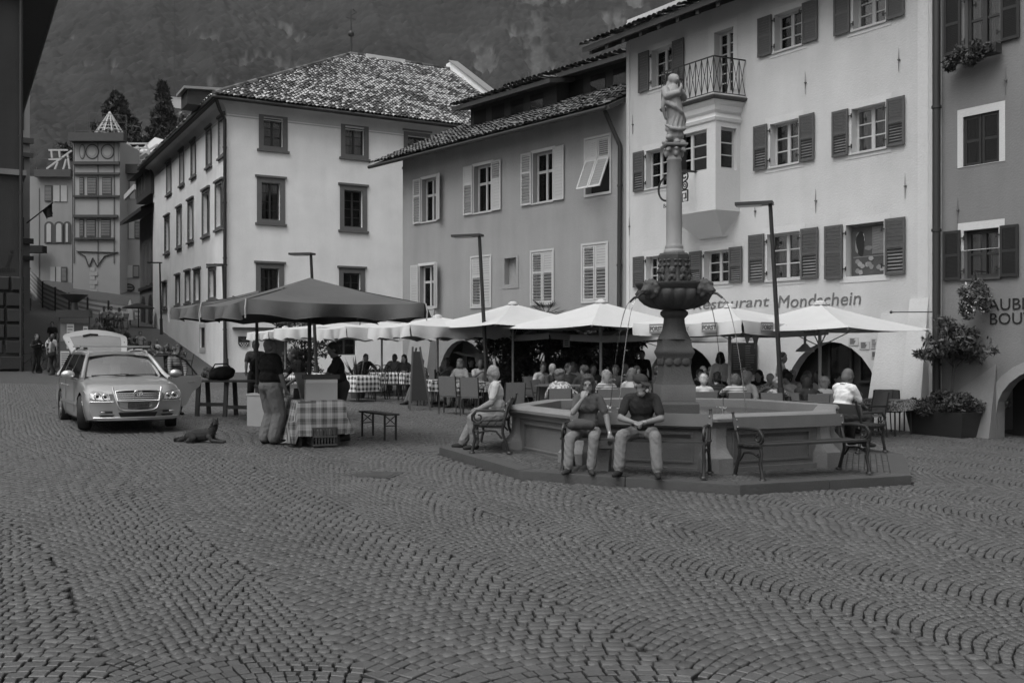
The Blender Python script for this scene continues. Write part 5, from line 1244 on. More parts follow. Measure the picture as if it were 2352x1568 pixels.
# ------------------------------------------------------------------ fountain
M['granite'] = mat('granite', .13, .75, .25, 2.2, .35, 40, streak=.25, fine=.15); M['granite_dark'] = mat('granite_dark', .055, .75, .35, 3, .4, 40, streak=.3, fine=.15)
M['pilaster'] = mat('pilaster', .15, .8, .2, 3, .35, 40, streak=.25, fine=.12); M['marble'] = mat('marble', .24, .6, .22, 2.5, .25, 40, streak=.25); M['rim_stone'] = mat('rim_stone', .17, .6, .2, 3, .3, 40, fine=.12)
M['jet'] = glass_mat('jet', refl=.16)
fo = thing('fountain', 'octagonal stone fountain with basin, bowl, lion spouts, column and statue', 'fountain', FC)
def oring(ap, z): R_ = ap / math.cos(PI / 8); return [(x, y, z) for x, y in octa(R_)]
ZB = .18
for k in range(8):                                        # wall panels, one per side, with a raised frame
    a, b = Vector((*octa(2.60)[k], 0)), Vector((*octa(2.60)[(k + 1) % 8], 0)); d = (b - a).normalized(); L = (b - a).length; mid = (a + b) / 2; n = V3(mid.x, mid.y, 0).normalized()
    rot = math.atan2(d.y, d.x); p = MB(); w = L - .34
    m2 = MB(); wall(m2, rectp(-w / 2, w / 2, ZB - .08, .84), [rectp(-w / 2 + .16, w / 2 - .16, .36, .72)], .035); m2.add([(-w / 2 + .16, .035, .36), (w / 2 - .16, .035, .36), (w / 2 - .16, .035, .72), (-w / 2 + .16, .035, .72)], [(0, 1, 2, 3)])
    m2.box(-w / 2 + .13, w / 2 - .13, -.012, .002, .335, .36).box(-w / 2 + .13, w / 2 - .13, -.012, .002, .72, .745).box(-w / 2 + .13, -w / 2 + .16, -.012, .002, .36, .72).box(w / 2 - .16, w / 2 - .13, -.012, .002, .36, .72)
    m2.box(-w / 2, w / 2, -.05, .002, ZB - .08, .27)
    m2.build('basin_panel', M['granite'], fo, loc=(mid.x - n.x * .02, mid.y - n.y * .02, 0), rot=rot)
    # corner pilaster with scrolled foot
    c = Vector((*octa(2.60)[k], 0)); o = c.normalized(); t = V3(-o.y, o.x, 0); prof = [(ZB - .08, .20, .22), (.42, .19, .22), (.47, .13, .19), (.56, .055, .16), (.70, .03, .155), (.82, .04, .165), (.84, .04, .165)]
    vs = []; fs = []
    for z, e, hw in prof:
        q = hw * math.tan(PI / 8)
        for (tt, oo) in ((-hw, -q - .2), (-hw, -q + e), (0, e), (hw, -q + e), (hw, -q - .2)): vs.append(c + t * tt + o * oo + V3(0, 0, z))
    for i in range(len(prof) - 1):
        for j in range(4): fs.append((i * 5 + j + 1, i * 5 + j, (i + 1) * 5 + j, (i + 1) * 5 + j + 1)[::-1])
    p = MB(); p.add(vs, fs); p.build('pilaster', M['pilaster'], fo, 35, fix=True)
prof = [(2.36, .80), (2.44, .82), (2.46, .86), (2.49, .88), (2.52, .91), (2.525, .95), (2.50, .985), (2.47, 1.0), (2.22, 1.0), (2.19, .99), (2.18, .7), (2.18, .3)]
vs = []; fs = []
for i, (a, z) in enumerate(prof): vs += oring(a, z)
for i in range(len(prof) - 1):
    for j in range(8): fs.append((i * 8 + j, i * 8 + (j + 1) % 8, (i + 1) * 8 + (j + 1) % 8, (i + 1) * 8 + j))
p = MB(); p.add(vs, fs); p.build('rim', M['rim_stone'], fo, 35, fix=True)
n = 56; p = MB(); p.add([(2.28 * math.cos(2 * PI * i / 8 + FA0), 2.28 * math.sin(2 * PI * i / 8 + FA0), .86) for i in range(8)], [tuple(range(8))]); p.build('water', M['water'], fo)
def square_prof(pr, m, nm, a0=PI / 4 + .0, smooth=30, nside=4):
    p = MB(); p.lathe([(r * .82 * math.sqrt(2), z) for r, z in pr], nside, (0, 0, 0), a0=a0); return p.build(nm, m, fo, smooth)
ya = math.radians(5)
square_prof([(.40, .5), (.40, 1.02), (.37, 1.06)], M['granite_dark'], 'base_block', PI / 4 + ya)
square_prof([(.33, 1.06), (.342, 1.09), (.342, 1.33)], M['granite'], 'base_block', PI / 4 + ya)
square_prof([(.332, 1.33), (.318, 1.36), (.292, 1.42), (.272, 1.52), (.262, 1.64), (.265, 1.72), (.28, 1.75)], M['granite_dark'], 'pedestal', PI / 4 + ya, 60)
for k in range(4):                                        # scallops under the cornice
    for j in range(3):
        a = ya + k * PI / 2; t_ = (j - 1) * .16; p = MB(); p.ball((.225, t_ * .85, 1.70), (.02, .07, .07), 8, 6); o = p.build('scallop', M['granite_dark'], fo, 60); o.rotation_euler = (0, 0, a)
square_prof([(.285, 1.75), (.292, 1.78), (.31, 1.81), (.325, 1.84), (.325, 1.87), (.305, 1.90), (.28, 1.97), (.275, 2.06)], M['granite_dark'], 'pedestal_cornice', PI / 4 + ya, 50)
p = MB(); p.lathe([(.27, 2.06), (.25, 2.10), (.20, 2.2), (.175, 2.32), (.17, 2.40), (.20, 2.43), (.225, 2.46), (.225, 2.50), (.19, 2.53), (.13, 2.55)], 32, mod=lambda i, j, a: 1 - (.05 if j % 2 and i < 5 else 0)); p.build('fluted_shaft', M['granite_dark'], fo, 50)
p = MB(); NF = 64
def gad(i, j, a):
    f = (a % (2 * PI / 18)) / (2 * PI / 18); s = abs(math.sin(f * PI)); return 1 + (.085 * (s - .3) if 2 <= i <= 7 else 0)
p.lathe([(.10, 2.53), (.22, 2.54), (.36, 2.57), (.46, 2.62), (.53, 2.69), (.565, 2.76), (.575, 2.82), (.56, 2.85), (.56, 2.86), (.59, 2.88), (.60, 2.91), (.625, 2.93), (.625, 2.965), (.56, 2.965), (.5, 2.9), (.1, 2.88)], 144, mod=gad); p.build('bowl', M['granite_dark'], fo, 60)
for k in range(4):
    an = math.radians(-47 + 90 * k); b = Blob()
    b.ell((.60, 0, 2.86), (.13, .125, .125), 'm').ell((.70, 0, 2.83), (.085, .08, .07), 'm').ell((.72, 0, 2.78), (.06, .05, .035), 'm').ell((.62, 0, 2.94), (.10, .10, .05), 'm')
    for s_ in (-1, 1):
        b.ell((.66, s_ * .075, 2.93), (.03, .03, .035), 'm').ell((.70, s_ * .04, 2.895), (.03, .022, .022), 'm').ell((.775, s_ * .03, 2.82), (.02, .025, .02), 'm')
    for j in range(14):
        t = j / 14 * 2 * PI; b.ell((.58 + .02 * (j % 2), .135 * math.cos(t), 2.85 + .125 * math.sin(t)), (.05, .04, .045), 'm')
    grow(b, 'lion_head', {'m': M['granite_dark']}, .014, fo, (0, 0, 0), an, 1)
    p = MB(); p.tube([(.74, 0, 2.79), (.84, 0, 2.765), (.93, 0, 2.70)], [.022, .02, .018], 8); o = p.build('spout', M['iron'], fo, 50); o.rotation_euler = (0, 0, an)
    pts = [(.93 + .45 * t, 0, 2.70 - .10 * t - 1.76 * t * t) for t in np.linspace(0, 1, 16)]
    p = MB(); rr = random.Random(k); p.tube(pts, [.006 + .004 * rr.random() for _ in pts], 6); o = p.build('water_jet', M['jet'], fo, 60); o.rotation_euler = (0, 0, an)
    p = MB()
    for j in range(14): p.ball((1.38 + rr.uniform(-.12, .12), rr.uniform(-.12, .12), .865 + rr.uniform(0, .05)), rr.uniform(.008, .022), 5, 4)
    o = stuff(p.build('splash', M['white_paint'], fo, 60)); o.rotation_euler = (0, 0, an)
# carved drum under the column
p = MB(); p.lathe([(.25, 2.88), (.26, 2.95), (.255, 3.0), (.24, 3.04), (.245, 3.3), (.25, 3.34), (.255, 3.42), (.235, 3.45)], 8, a0=ya); p.build('carved_drum', M['granite_dark'], fo, 30)
rg_ = random.Random(3)
for k in range(8):
    a = ya + PI / 8 + k * PI / 4; b = Blob(); c_ = V3(.235, 0, 3.16)
    b.ell(c_ + V3(0, 0, .0), (.035, .06, .07), 'm').ell(c_ + V3(.03, 0, -.01), (.02, .018, .03), 'm').ell(c_ + V3(.01, 0, -.09), (.03, .05, .03), 'm')
    for s_ in (-1, 1): b.ell(c_ + V3(.022, s_ * .03, .03), (.018, .02, .014), 'm').ell(c_ + V3(.0, s_ * .06, .09), (.025, .03, .03), 'm').ell(c_ + V3(.0, s_ * .055, .17), (.02, .035, .02), 'm').ell(c_ + V3(0, s_ * .04, -.12), (.03, .03, .05), 'm')
    grow(b, 'carved_mask', {'m': M['granite_dark']}, .012, fo, (0, 0, 0), a, 1)
for k in range(4):
    p = MB(); p.tube([(.25, 0, 3.14), (.33, 0, 3.13), (.36, 0, 3.11)], .014, 6); o = p.build('drum_spout', M['iron'], fo, 50); o.rotation_euler = (0, 0, ya + PI / 8 + k * PI / 2)
p = MB(); p.lathe([(.165, 3.45), (.17, 3.47), (.165, 3.50), (.15, 3.51), (.145, 3.53), (.15, 3.55), (.14, 3.58), (.128, 3.60), (.129, 4.0), (.126, 4.5), (.114, 4.94), (.122, 4.95), (.122, 4.98), (.112, 4.99), (.11, 5.02)], 28); p.build('column', M['marble'], fo, 50)
cb = Blob(); cb.cap((0, 0, 5.0), (0, 0, 5.12), .10, .13, 'm')
for k in range(4):
    a = ya + PI / 4 + k * PI / 2; c_, s_ = math.cos(a), math.sin(a); cb.ell((.165 * c_, .165 * s_, 5.12), (.045, .045, .045), 'm').ell((.19 * c_, .19 * s_, 5.10), (.03, .03, .03), 'm')
    a += PI / 4; c_, s_ = math.cos(a), math.sin(a); cb.ell((.125 * c_, .125 * s_, 5.06), (.04, .04, .06), 'm').ell((.14 * c_, .14 * s_, 5.13), (.04, .04, .03), 'm')
grow(cb, 'capital', {'m': M['marble']}, .012, fo, None, None, 1)
p = MB(); p.lathe([(.20 * 1.2, 5.17), (.215 * 1.2, 5.19), (.215 * 1.2, 5.215), (.1, 5.22)], 4, a0=PI / 4 + ya); p.build('abacus', M['marble'], fo)
# statue: crowned praying woman on a globe with crescent, clouds at her feet
st = Blob(); G = 'm'
st.ell((0.02, 0, 5.36), (.145, .145, .145), G)
for q in range(7): a = q * .9; st.ell((.15 * math.cos(a), .13 * math.sin(a), 5.26 + .05 * math.sin(q * 2.)), (.06, .06, .05), G)
st.chain([(-.20, -.06, 5.50), (-.12, -.12, 5.44), (0, -.15, 5.43), (.12, -.12, 5.46), (.17, -.05, 5.54)], [.02, .03, .035, .03, .02], G)
st.chain([(0, 0, 5.44), (.03, .0, 5.62), (.0, -.01, 5.80), (-.03, -.0, 5.95), (-.02, 0, 6.08)], [.13, .14, .135, .12, .115], G)
for q in range(11):                                       # long folds of the robe
    a = -2.6 + q * .52; st.chain([(.02 + .14 * math.cos(a), .13 * math.sin(a), 5.46), (.03 + .125 * math.cos(a + .3), .12 * math.sin(a + .3), 5.66), (.0 + .11 * math.cos(a + .2), .10 * math.sin(a + .2), 5.86)], [.03, .026, .018], G)
st.chain([(-.17, -.03, 5.88), (-.08, -.12, 5.80), (.05, -.13, 5.72), (.15, -.05, 5.60)], [.045, .04, .04, .05], G).chain([(-.19, -.02, 5.95), (-.22, 0, 5.80), (-.15, .02, 5.62)], [.05, .035, .02], G)
st.chain([(.13, .02, 6.10), (.16, -.04, 5.98), (.06, -.13, 6.03)], [.065, .06, .045], G).chain([(-.16, .02, 6.09), (-.18, -.05, 5.97), (-.02, -.14, 6.02)], [.07, .065, .045], G)
st.chain([(0, -.12, 6.0), (.02, -.17, 6.10), (.025, -.17, 6.16)], [.045, .032, .015], G)
st.cap((-.02, .01, 6.1), (0, 0, 6.2), .05, .048, G).ell((.01, -.01, 6.27), (.068, .078, .088), G).ell((0, .035, 6.29), (.085, .085, .085), G).chain([(-.02, .07, 6.24), (-.06, .09, 6.1), (-.08, .08, 5.95)], [.06, .06, .04], G).cap((.015, -.085, 6.27), (.015, -.094, 6.25), .01, .013, G)
grow(st, 'statue', {'m': M['marble']}, .012, fo, None, math.radians(25), 1)
# ------------------------------------------------------------------ street furniture
def scroll(c, r, a0, a1, n=18, plane='yz', shrink=.35):
    P = []
    for i in range(n + 1):
        t = i / n; a = a0 + (a1 - a0) * t; q = r * (1 - (1 - shrink) * t); P.append((c[0], c[1] + q * math.cos(a), c[2] + q * math.sin(a)))
    return P
def bench(label, loc, rot, L=1.9):
    """cast-iron park bench; the sitter looks along -y"""
    t = thing('park_bench', label, 'bench', loc, rot, 'iron park benches round the fountain')
    for s_ in (-1, 1):
        x = s_ * (L / 2 - .06); p = MB()
        p.tube([(x, .30, .0), (x, .26, .12), (x, .20, .30), (x, .20, .42), (x, .25, .58), (x, .31, .72), (x, .335, .83)], [.028, .024, .022, .026, .022, .022, .016], 7)        # rear leg and back post
        p.tube([(x, -.27, .0), (x, -.25, .10), (x, -.22, .22), (x, -.25, .34), (x, -.22, .42)], [.03, .022, .026, .022, .026], 7)                                             # front leg
        p.tube([(x, -.25, .42), (x, .0, .40), (x, .22, .40)], .02, 6)                                                                                                      # seat rail
        p.tube([(x, -.19, .30), (x, -.08, .335), (x, .0, .34), (x, .10, .33), (x, .19, .22)], .015, 6)                                                                      # brace
        p.tube([(x, .27, .64), (x, .10, .65), (x, -.06, .65), (x, -.20, .645), (x, -.27, .57), (x, -.265, .50), (x, -.21, .46)], [.018, .02, .022, .022, .02, .018, .016], 7)  # arm
        p.tube(scroll((x, -.17, .55), .075, 2.2, 8.2), .013, 6); p.tube(scroll((x, -.20, .30), .045, 0, 6.5), .011, 6)
        for yy, zz in ((-.27, .0), (.30, .0)): p.lathe([(.05, 0), (.05, .012), (.03, .03)], 8, (x, yy, zz))
        p.ball((x, .337, .84), .022, 8, 5)
        p.build('side_frame', M['iron'], t, 50)
    for y0, z0, w in ((-.20, .435, .10), (-.085, .425, .10), (.03, .42, .10), (.145, .425, .10)):
        p = MB(); p.box(-L / 2 + .02, L / 2 - .02, y0 - w / 2, y0 + w / 2, z0, z0 + .028); p.build('slat', M['dark_wood'], t)
    p = MB(); p.box(-L / 2 + .02, L / 2 - .02, -.014, .014, -.085, .085); o = p.build('backrest', M['bench_back'], t, loc=(0, .262, .70)); o.rotation_euler = (math.radians(-14), 0, 0)
    for s_ in (-1, 1):
        for zz in (-.05, .05):
            b = MB(); b.ball((s_ * (L / 2 - .06), -.018, zz), .012, 6, 4); put('bolt', b.mesh('bolt', M['steel'], 60), o)
    return t
M['bench_back'] = mat('bench_back', .075, .55, .2, 5, .1, 40)
def fpos(ang, r, tang=0.):
    a = math.radians(ang); x, y = r * math.cos(a) - tang * math.sin(a), r * math.sin(a) + tang * math.cos(a)
    return V3(FC.x + x, FC.y + y, pz(x, y))
BA, BB, BC, BD = -109.5, -64.5, 22., 177.
facing = lambda a: math.radians(a + 90)
PBA, PBB, PBC, PBD = fpos(BA, 3.02, .03), fpos(BB, 3.02, .0), fpos(BC, 3.08, -.25), V3(-.30, 15.95, pz(-2.93, -.2))
bench('front park bench with a woman and a man in a cap sitting on it', PBA, facing(BA), 2.0)
bench('empty park bench at the front corner of the fountain', PBB, facing(BB), 1.95)
bench('park bench under the man in a white T-shirt, right of the fountain', PBC, facing(BC), 1.8)
bench('park bench under the old man left of the fountain', PBD, facing(BD), 1.7)

def lamp(label, X0, Y0, X1, Y1, D, hd, zbase=None, thick=.052):
    """leaning post: foot at picture column X0, top at X1,Y1; flat rectangular head reaching to the left"""
    g = gat(X0, D); top = px(X1, Y1, D); t = thing('street_lamp', label, 'street lamp', g, 0, 'slim leaning street lamps'); v = top - g
    p = MB(); p.tube([(0, 0, 0), v], [thick, thick * .75], 4); p.build('post', M['dark_metal'], t)
    p = MB(); p.tube([(0, 0, 0), v * .22], [thick * 1.35, thick * 1.35], 8); p.build('sleeve', M['dark_metal'], t, 40)
    a = v + V3(.06, 0, 0); b = v + V3(*hd); p = MB(); d = (b - a); L = d.length; p.bar(a, b, .30, .06); p.build('head', M['dark_metal'], t)
    m_ = a.lerp(b, .62) - V3(0, 0, .042); p = MB(); p.bar(a.lerp(b, .3) - V3(0, 0, .042), a.lerp(b, .95) - V3(0, 0, .042), .26, .01); p.build('lens', M['steel'], t)
lamp('nearest slim street lamp, in front of the restaurant lettering', 1800, 0, 1769, 466, 19.5, (-.62, .25, .0))
lamp('slim street lamp before the grey house', 1122, 0, 1101, 540, 26., (-.70, .30, .0), thick=.058)
lamp('slim street lamp rising behind the dark market canopy', 730, 0, 714, 583, 30., (-.66, .3, .02), thick=.058)
lamp('slim street lamp close to the white palace corner pipe', 522, 0, 512, 608, 36., (-.60, .3, .02), thick=.058)
lamp('farthest slim street lamp, up the street by the narrow house', 371, 0, 367, 603, 61., (-.8, .3, .02), thick=.07)

# ------------------------------------------------------------------ parasols
def parasol(label, X, Ya, D, half, Ye, rot, m, group, valance=0., scal=0, pole_x=None, cap_=True, ribs=True, wind=0., frame=None):
    g = gat(X, D); za = px(X, Ya, D).z - g.z; ze_ = px(X, Ye, D).z - g.z; t = thing('parasol', label, 'parasol', g, rot, group)
    h = half; p = MB(); n = 8; rg = random.Random(X)
    cor = [(-h, -h), (h, -h), (h, h), (-h, h)]
    for k in range(4):
        a, b = Vector(cor[k]), Vector(cor[(k + 1) % 4]); R_ = []
        for i in range(n + 1):
            f = i / n; row = []
            for j in range(n + 1):
                e = a.lerp(b, j / n); w = 4 * (j / n) * (1 - j / n)
                z = za + (ze_ - za) * f + .10 * math.sin(PI * f) * -1 * (.5 + .5 * w) * .6 - (.05 * w * f * f)
                row.append((e.x * f * (1 - .025 * w * f), e.y * f * (1 - .025 * w * f), z))
            R_.append(row)
        base = len(p.v)
        for row in R_: p.v += row
        for i in range(n):
            for j in range(n): p.f.append((base + i * (n + 1) + j, base + (i + 1) * (n + 1) + j, base + (i + 1) * (n + 1) + j + 1, base + i * (n + 1) + j + 1)); p.m.append(0)
    can = p.build('canopy', m, t, 25)
    if valance:
        for k in range(4):
            a, b = Vector(cor[k]), Vector(cor[(k + 1) % 4]); N = 36; q = MB(); nrm = Vector(((a + b) / 2)).normalized()
            for j in range(N + 1):
                f = j / N; e = a.lerp(b, f); w = 4 * f * (1 - f); e = e * (1 - .025 * w)
                low = valance * (1 - (.22 * abs(math.cos(f * PI * scal)) if scal else 0)); oy = (1 + wind) * (.035 * math.sin(f * 9 + k) + .03 * math.sin(f * 23 + k * 2)) * 1.0
                zt_ = ze_ - .05 * w; q.v += [(e.x, e.y, zt_ + .004), (e.x + nrm.x * (.02 + oy * .5), e.y + nrm.y * (.02 + oy * .5), zt_ - low * .5), (e.x + nrm.x * (.01 + oy), e.y + nrm.y * (.01 + oy), zt_ - low + .03 * w * wind)]
            q.f += [(3 * j + i, 3 * j + i + 1, 3 * j + 4 + i, 3 * j + 3 + i) for j in range(N) for i in range(2)]; q.m += [0] * (2 * N)
            va = q.build('valance', m, can, 60)
            if wind > 1: e_ = MB(); e_.tube(q.v[2::3], .008, 4); put('piping', e_.mesh('piping', M['kerb']), can)
    px_ = 0
    p = MB(); p.tube([(0, 0, 0), (0, 0, za - .02)], .035, 10); p.build('pole', frame or M['steel_white'], t, 50)
    p = MB(); p.box(-.30, .30, -.30, .30, 0, .07); p.build('foot', M['kerb'], t)
    if cap_: p = MB(); p.lathe([(.14, za - .03), (.13, za + .02), (.05, za + .06)], 12); p.build('cap', m, t, 50)
    if ribs:
        p = MB()
        for a in cor: p.bar((0, 0, za - .06), (a[0] * .98, a[1] * .98, ze_ - .03), .025, .03).bar((0, 0, ze_ - .35), (a[0] * .5, a[1] * .5, (za + ze_) / 2 - .06), .02, .02)
        p.build('ribs', frame or M['steel_white'], t)
    return t
M['steel_white'] = mat('steel_white', .4, .5, .1, 5)
FR_ROT = math.atan2(FR.y, FR.x)
gU = 'white square parasols of the restaurant terrace'
pu1 = parasol('large white square parasol next to the palm, left of its twin', 1178, 697, 27.5, 1.9, 750, FR_ROT, M['canvas_white'], gU)
pu2 = parasol('large white square parasol left of the fountain column', 1380, 693, 25., 1.8, 752, FR_ROT, M['canvas_white'], gU)
pu3 = parasol('white parasol with beer lettering on its valance, behind the fountain', 1676, 704, 21.3, 1.45, 742, FR_ROT + math.radians(4), M['canvas_white'], gU, .25, 0)
pu4 = parasol('rightmost white parasol, touching the restaurant wall', 1883, 697, 20.8, 1.6, 757, FR_ROT + math.radians(6), M['canvas_white'], gU)
gS = 'cream parasols with scalloped edges on the left terrace'
parasol('cream parasol with wavy edge beside the big white parasols', 1005, 727, 28.2, 1.5, 750, FR_ROT - .1, M['canvas_white'], gS, .38, 3, wind=1)
parasol('cream parasol with wavy edge before the white palace wall', 877, 738, 33., 1.75, 754, FR_ROT - .15, M['canvas_white'], gS, .42, 3, wind=1)
parasol('cream parasol with wavy edge mostly hidden by the dark market canopy', 770, 740, 36., 1.6, 754, FR_ROT + .1, M['canvas_white'], gS, .42, 3, wind=1)
parasol('small cream parasol edge below the left part of the dark canopy', 655, 752, 40., 1.15, 763, FR_ROT, M['canvas_white'], gS, .35, 2, wind=1)
parasol('white parasol deep in the courtyard before the shrubs', 1290, 742, 29.3, 1.9, 768, FR_ROT, M['canvas_white'], gU, .16)
parasol('white parasol deep behind the fountain column against the restaurant', 1520, 745, 26.0, 1.7, 768, FR_ROT, M['canvas_white'], gU, .16)
# lettering panels on the beer parasol
M['logo_grey'] = mat('logo_grey', .2, .8, .1, 6); M['logo_paper'] = mat('logo_paper', .55, .8, .05, 6)
def on_valance(side, f, kind):
    can = [c for c in pu3.children if c.name.startswith('canopy')][0]; h = 1.45; zt_ = px(1676, 742, 21.3).z - gat(1676, 21.3).z
    o = put('logo_panel' if kind else 'script', None, None)
    rz = 0 if side == 0 else PI / 2; c = V3(-h + 2 * h * f, -h - .055, zt_ - .125) if side == 0 else V3(h + .055, -h + 2 * h * f, zt_ - .125)
    bpy.data.objects.remove(o)
    if kind:
        p = MB(); p.box(-.20, .20, 0, .004, -.10, .10); b = p.build('logo_panel', M['logo_grey'], can, loc=c, rot=rz)
        p = MB(); p.box(-.175, .175, -.004, 0, -.062, .062); b2 = p.build('logo_field', M['logo_paper'], can, loc=c, rot=rz)
        t_ = text('FORST', .125, 'lettering', M['letter_grey'], can, None, None, 0, .003, 'CENTER', 1.0, .004); off = V3(0, -.012, -.042)
    else: t_ = text('Prost', .15, 'lettering', M['logo_grey'], can, None, None, .35, .003, 'CENTER', .85); off = V3(0, -.006, -.05)
    Rz = Matrix.Rotation(rz, 4, 'Z'); t_.matrix_basis = Matrix.Translation(c) @ Rz @ Matrix.Translation(off) @ Matrix.Rotation(PI / 2, 4, 'X') @ Matrix.Scale(.95, 4, (1, 0, 0))
for side in (0, 1):
    on_valance(side, .25, True); on_valance(side, .5, False); on_valance(side, .74, True)

# ------------------------------------------------------------------ tables and chairs of the terraces
def chk(name, lo, hi, sc):
    m = mat(name, hi, .9, 0); T = m.node_tree; L = T.links; p = T.nodes['Principled BSDF']; tc = T.nodes.new('ShaderNodeTexCoord'); sx = T.nodes.new('ShaderNodeSeparateXYZ'); L.new(tc.outputs['UV'], sx.inputs[0])
    vs = []
    for ax in (0, 1):
        a = T.nodes.new('ShaderNodeMath'); a.operation = 'MULTIPLY'; a.inputs[1].default_value = sc; L.new(sx.outputs[ax], a.inputs[0])
        b = T.nodes.new('ShaderNodeMath'); b.operation = 'FRACT'; L.new(a.outputs[0], b.inputs[0])
        c = T.nodes.new('ShaderNodeMath'); c.operation = 'GREATER_THAN'; c.inputs[1].default_value = .5; L.new(b.outputs[0], c.inputs[0]); vs.append(c.outputs[0])
        if name == 'cloth_plaid':
            d = T.nodes.new('ShaderNodeMath'); d.operation = 'MULTIPLY_ADD'; d.inputs[1].default_value = 1; e = T.nodes.new('ShaderNodeMath'); e.operation = 'PINGPONG'; e.inputs[1].default_value = .16; L.new(b.outputs[0], e.inputs[0])
            g = T.nodes.new('ShaderNodeMath'); g.operation = 'GREATER_THAN'; g.inputs[1].default_value = .125; L.new(e.outputs[0], g.inputs[0])
            h = T.nodes.new('ShaderNodeMath'); h.operation = 'MULTIPLY_ADD'; h.inputs[1].default_value = .45; L.new(g.outputs[0], h.inputs[0]); L.new(c.outputs[0], h.inputs[2]); vs[-1] = h.outputs[0]
    s_ = T.nodes.new('ShaderNodeMath'); s_.operation = 'ADD'; L.new(vs[0], s_.inputs[0]); L.new(vs[1], s_.inputs[1])
    r = T.nodes.new('ShaderNodeMapRange'); r.inputs[1].default_value = 0; r.inputs[2].default_value = 2 if name != 'cloth_plaid' else 2.6; r.inputs[3].default_value = hi; r.inputs[4].default_value = lo; L.new(s_.outputs[0], r.inputs[0]); L.new(r.outputs[0], p.inputs['Base Color'])
    return m
M['check'] = chk('cloth_check', .03, .62, 7.); M['plaid'] = chk('cloth_plaid', .03, .30, 5.6); M['floral'] = cloth(.42, 'blotch')
def cloth_mesh(w, d, z, drop, name, m, wave=.025, nu=10, uneven=0., flare=0.):
    """cloth over a table top: a grid whose border rows hang down; uv in metres"""
    xs = [-w / 2 - drop, -w / 2 - drop * .5, -w / 2 - .004] + list(np.linspace(-w / 2 + .02, w / 2 - .02, nu)) + [w / 2 + .004, w / 2 + drop * .5, w / 2 + drop]
    ys = [-d / 2 - drop, -d / 2 - drop * .5, -d / 2 - .004] + list(np.linspace(-d / 2 + .02, d / 2 - .02, nu)) + [d / 2 + .004, d / 2 + drop * .5, d / 2 + drop]
    vs = []; uv = []
    for y in ys:
        for x in xs:
            ox = max(abs(x) - w / 2, 0); oy = max(abs(y) - d / 2, 0); dn = max(ox, oy); q = math.sin(x * 11 + y * 7) * wave * dn / max(drop, .01)
            fl = 1 + uneven * math.sin(x * 3 + y * 2)
            X = math.copysign(min(abs(x), w / 2) + (q + .03 * dn if ox else 0), x); Y = math.copysign(min(abs(y), d / 2) + (q + .03 * dn if oy else 0), y)
            if flare and oy and y > 0: Y += flare * oy
            if ox and oy: k_ = min(ox, oy); X += math.copysign(k_ * .25, x); Y += math.copysign(k_ * .25, y)
            vs.append((X, Y, z - dn * fl * (1.22 if flare and oy and y > 0 else 1) + (.006 if dn == 0 else 0))); uv.append((x, y))
    nx = len(xs); fs = [(j * nx + i, j * nx + i + 1, (j + 1) * nx + i + 1, (j + 1) * nx + i) for j in range(len(ys) - 1) for i in range(nx - 1)]
    me = bpy.data.meshes.new(name); me.from_pydata(vs, [], fs); me.materials.append(m); l = me.uv_layers.new(); idx = np.empty(len(me.loops), np.int32); me.loops.foreach_get('vertex_index', idx)
    l.data.foreach_set('uv', np.array(uv, np.float32)[idx].ravel()); me.polygons.foreach_set('use_smooth', [True] * len(fs)); return me
TBL = {}
def cafe_table(label, X, D, rot, w=.8, d=.8, m='check', drop=.22, clabel=None, h=.73):
    g = gat(X, D); t = thing('cafe_table', label, 'table', g, rot, 'terrace tables')
    p = MB(); p.box(-w / 2, w / 2, -d / 2, d / 2, h - .03, h); p.build('tabletop', M['mid_wood'], t)
    for sx in (-1, 1):
        for sy in (-1, 1): p = MB(); p.tube([(sx * (w / 2 - .06), sy * (d / 2 - .06), 0), (sx * (w / 2 - .08), sy * (d / 2 - .08), h - .03)], .02, 6); p.build('leg', M['iron'], t)
    if m:
        c = put('tablecloth', cloth_mesh(w, d, h + .002, drop, 'tablecloth', M[m]), None, g, rot); tag(c, clabel or label.replace('table', 'tablecloth on the table', 1), 'tablecloth', group='terrace tablecloths')
    rg = random.Random(X)
    return t
NCH = [0]
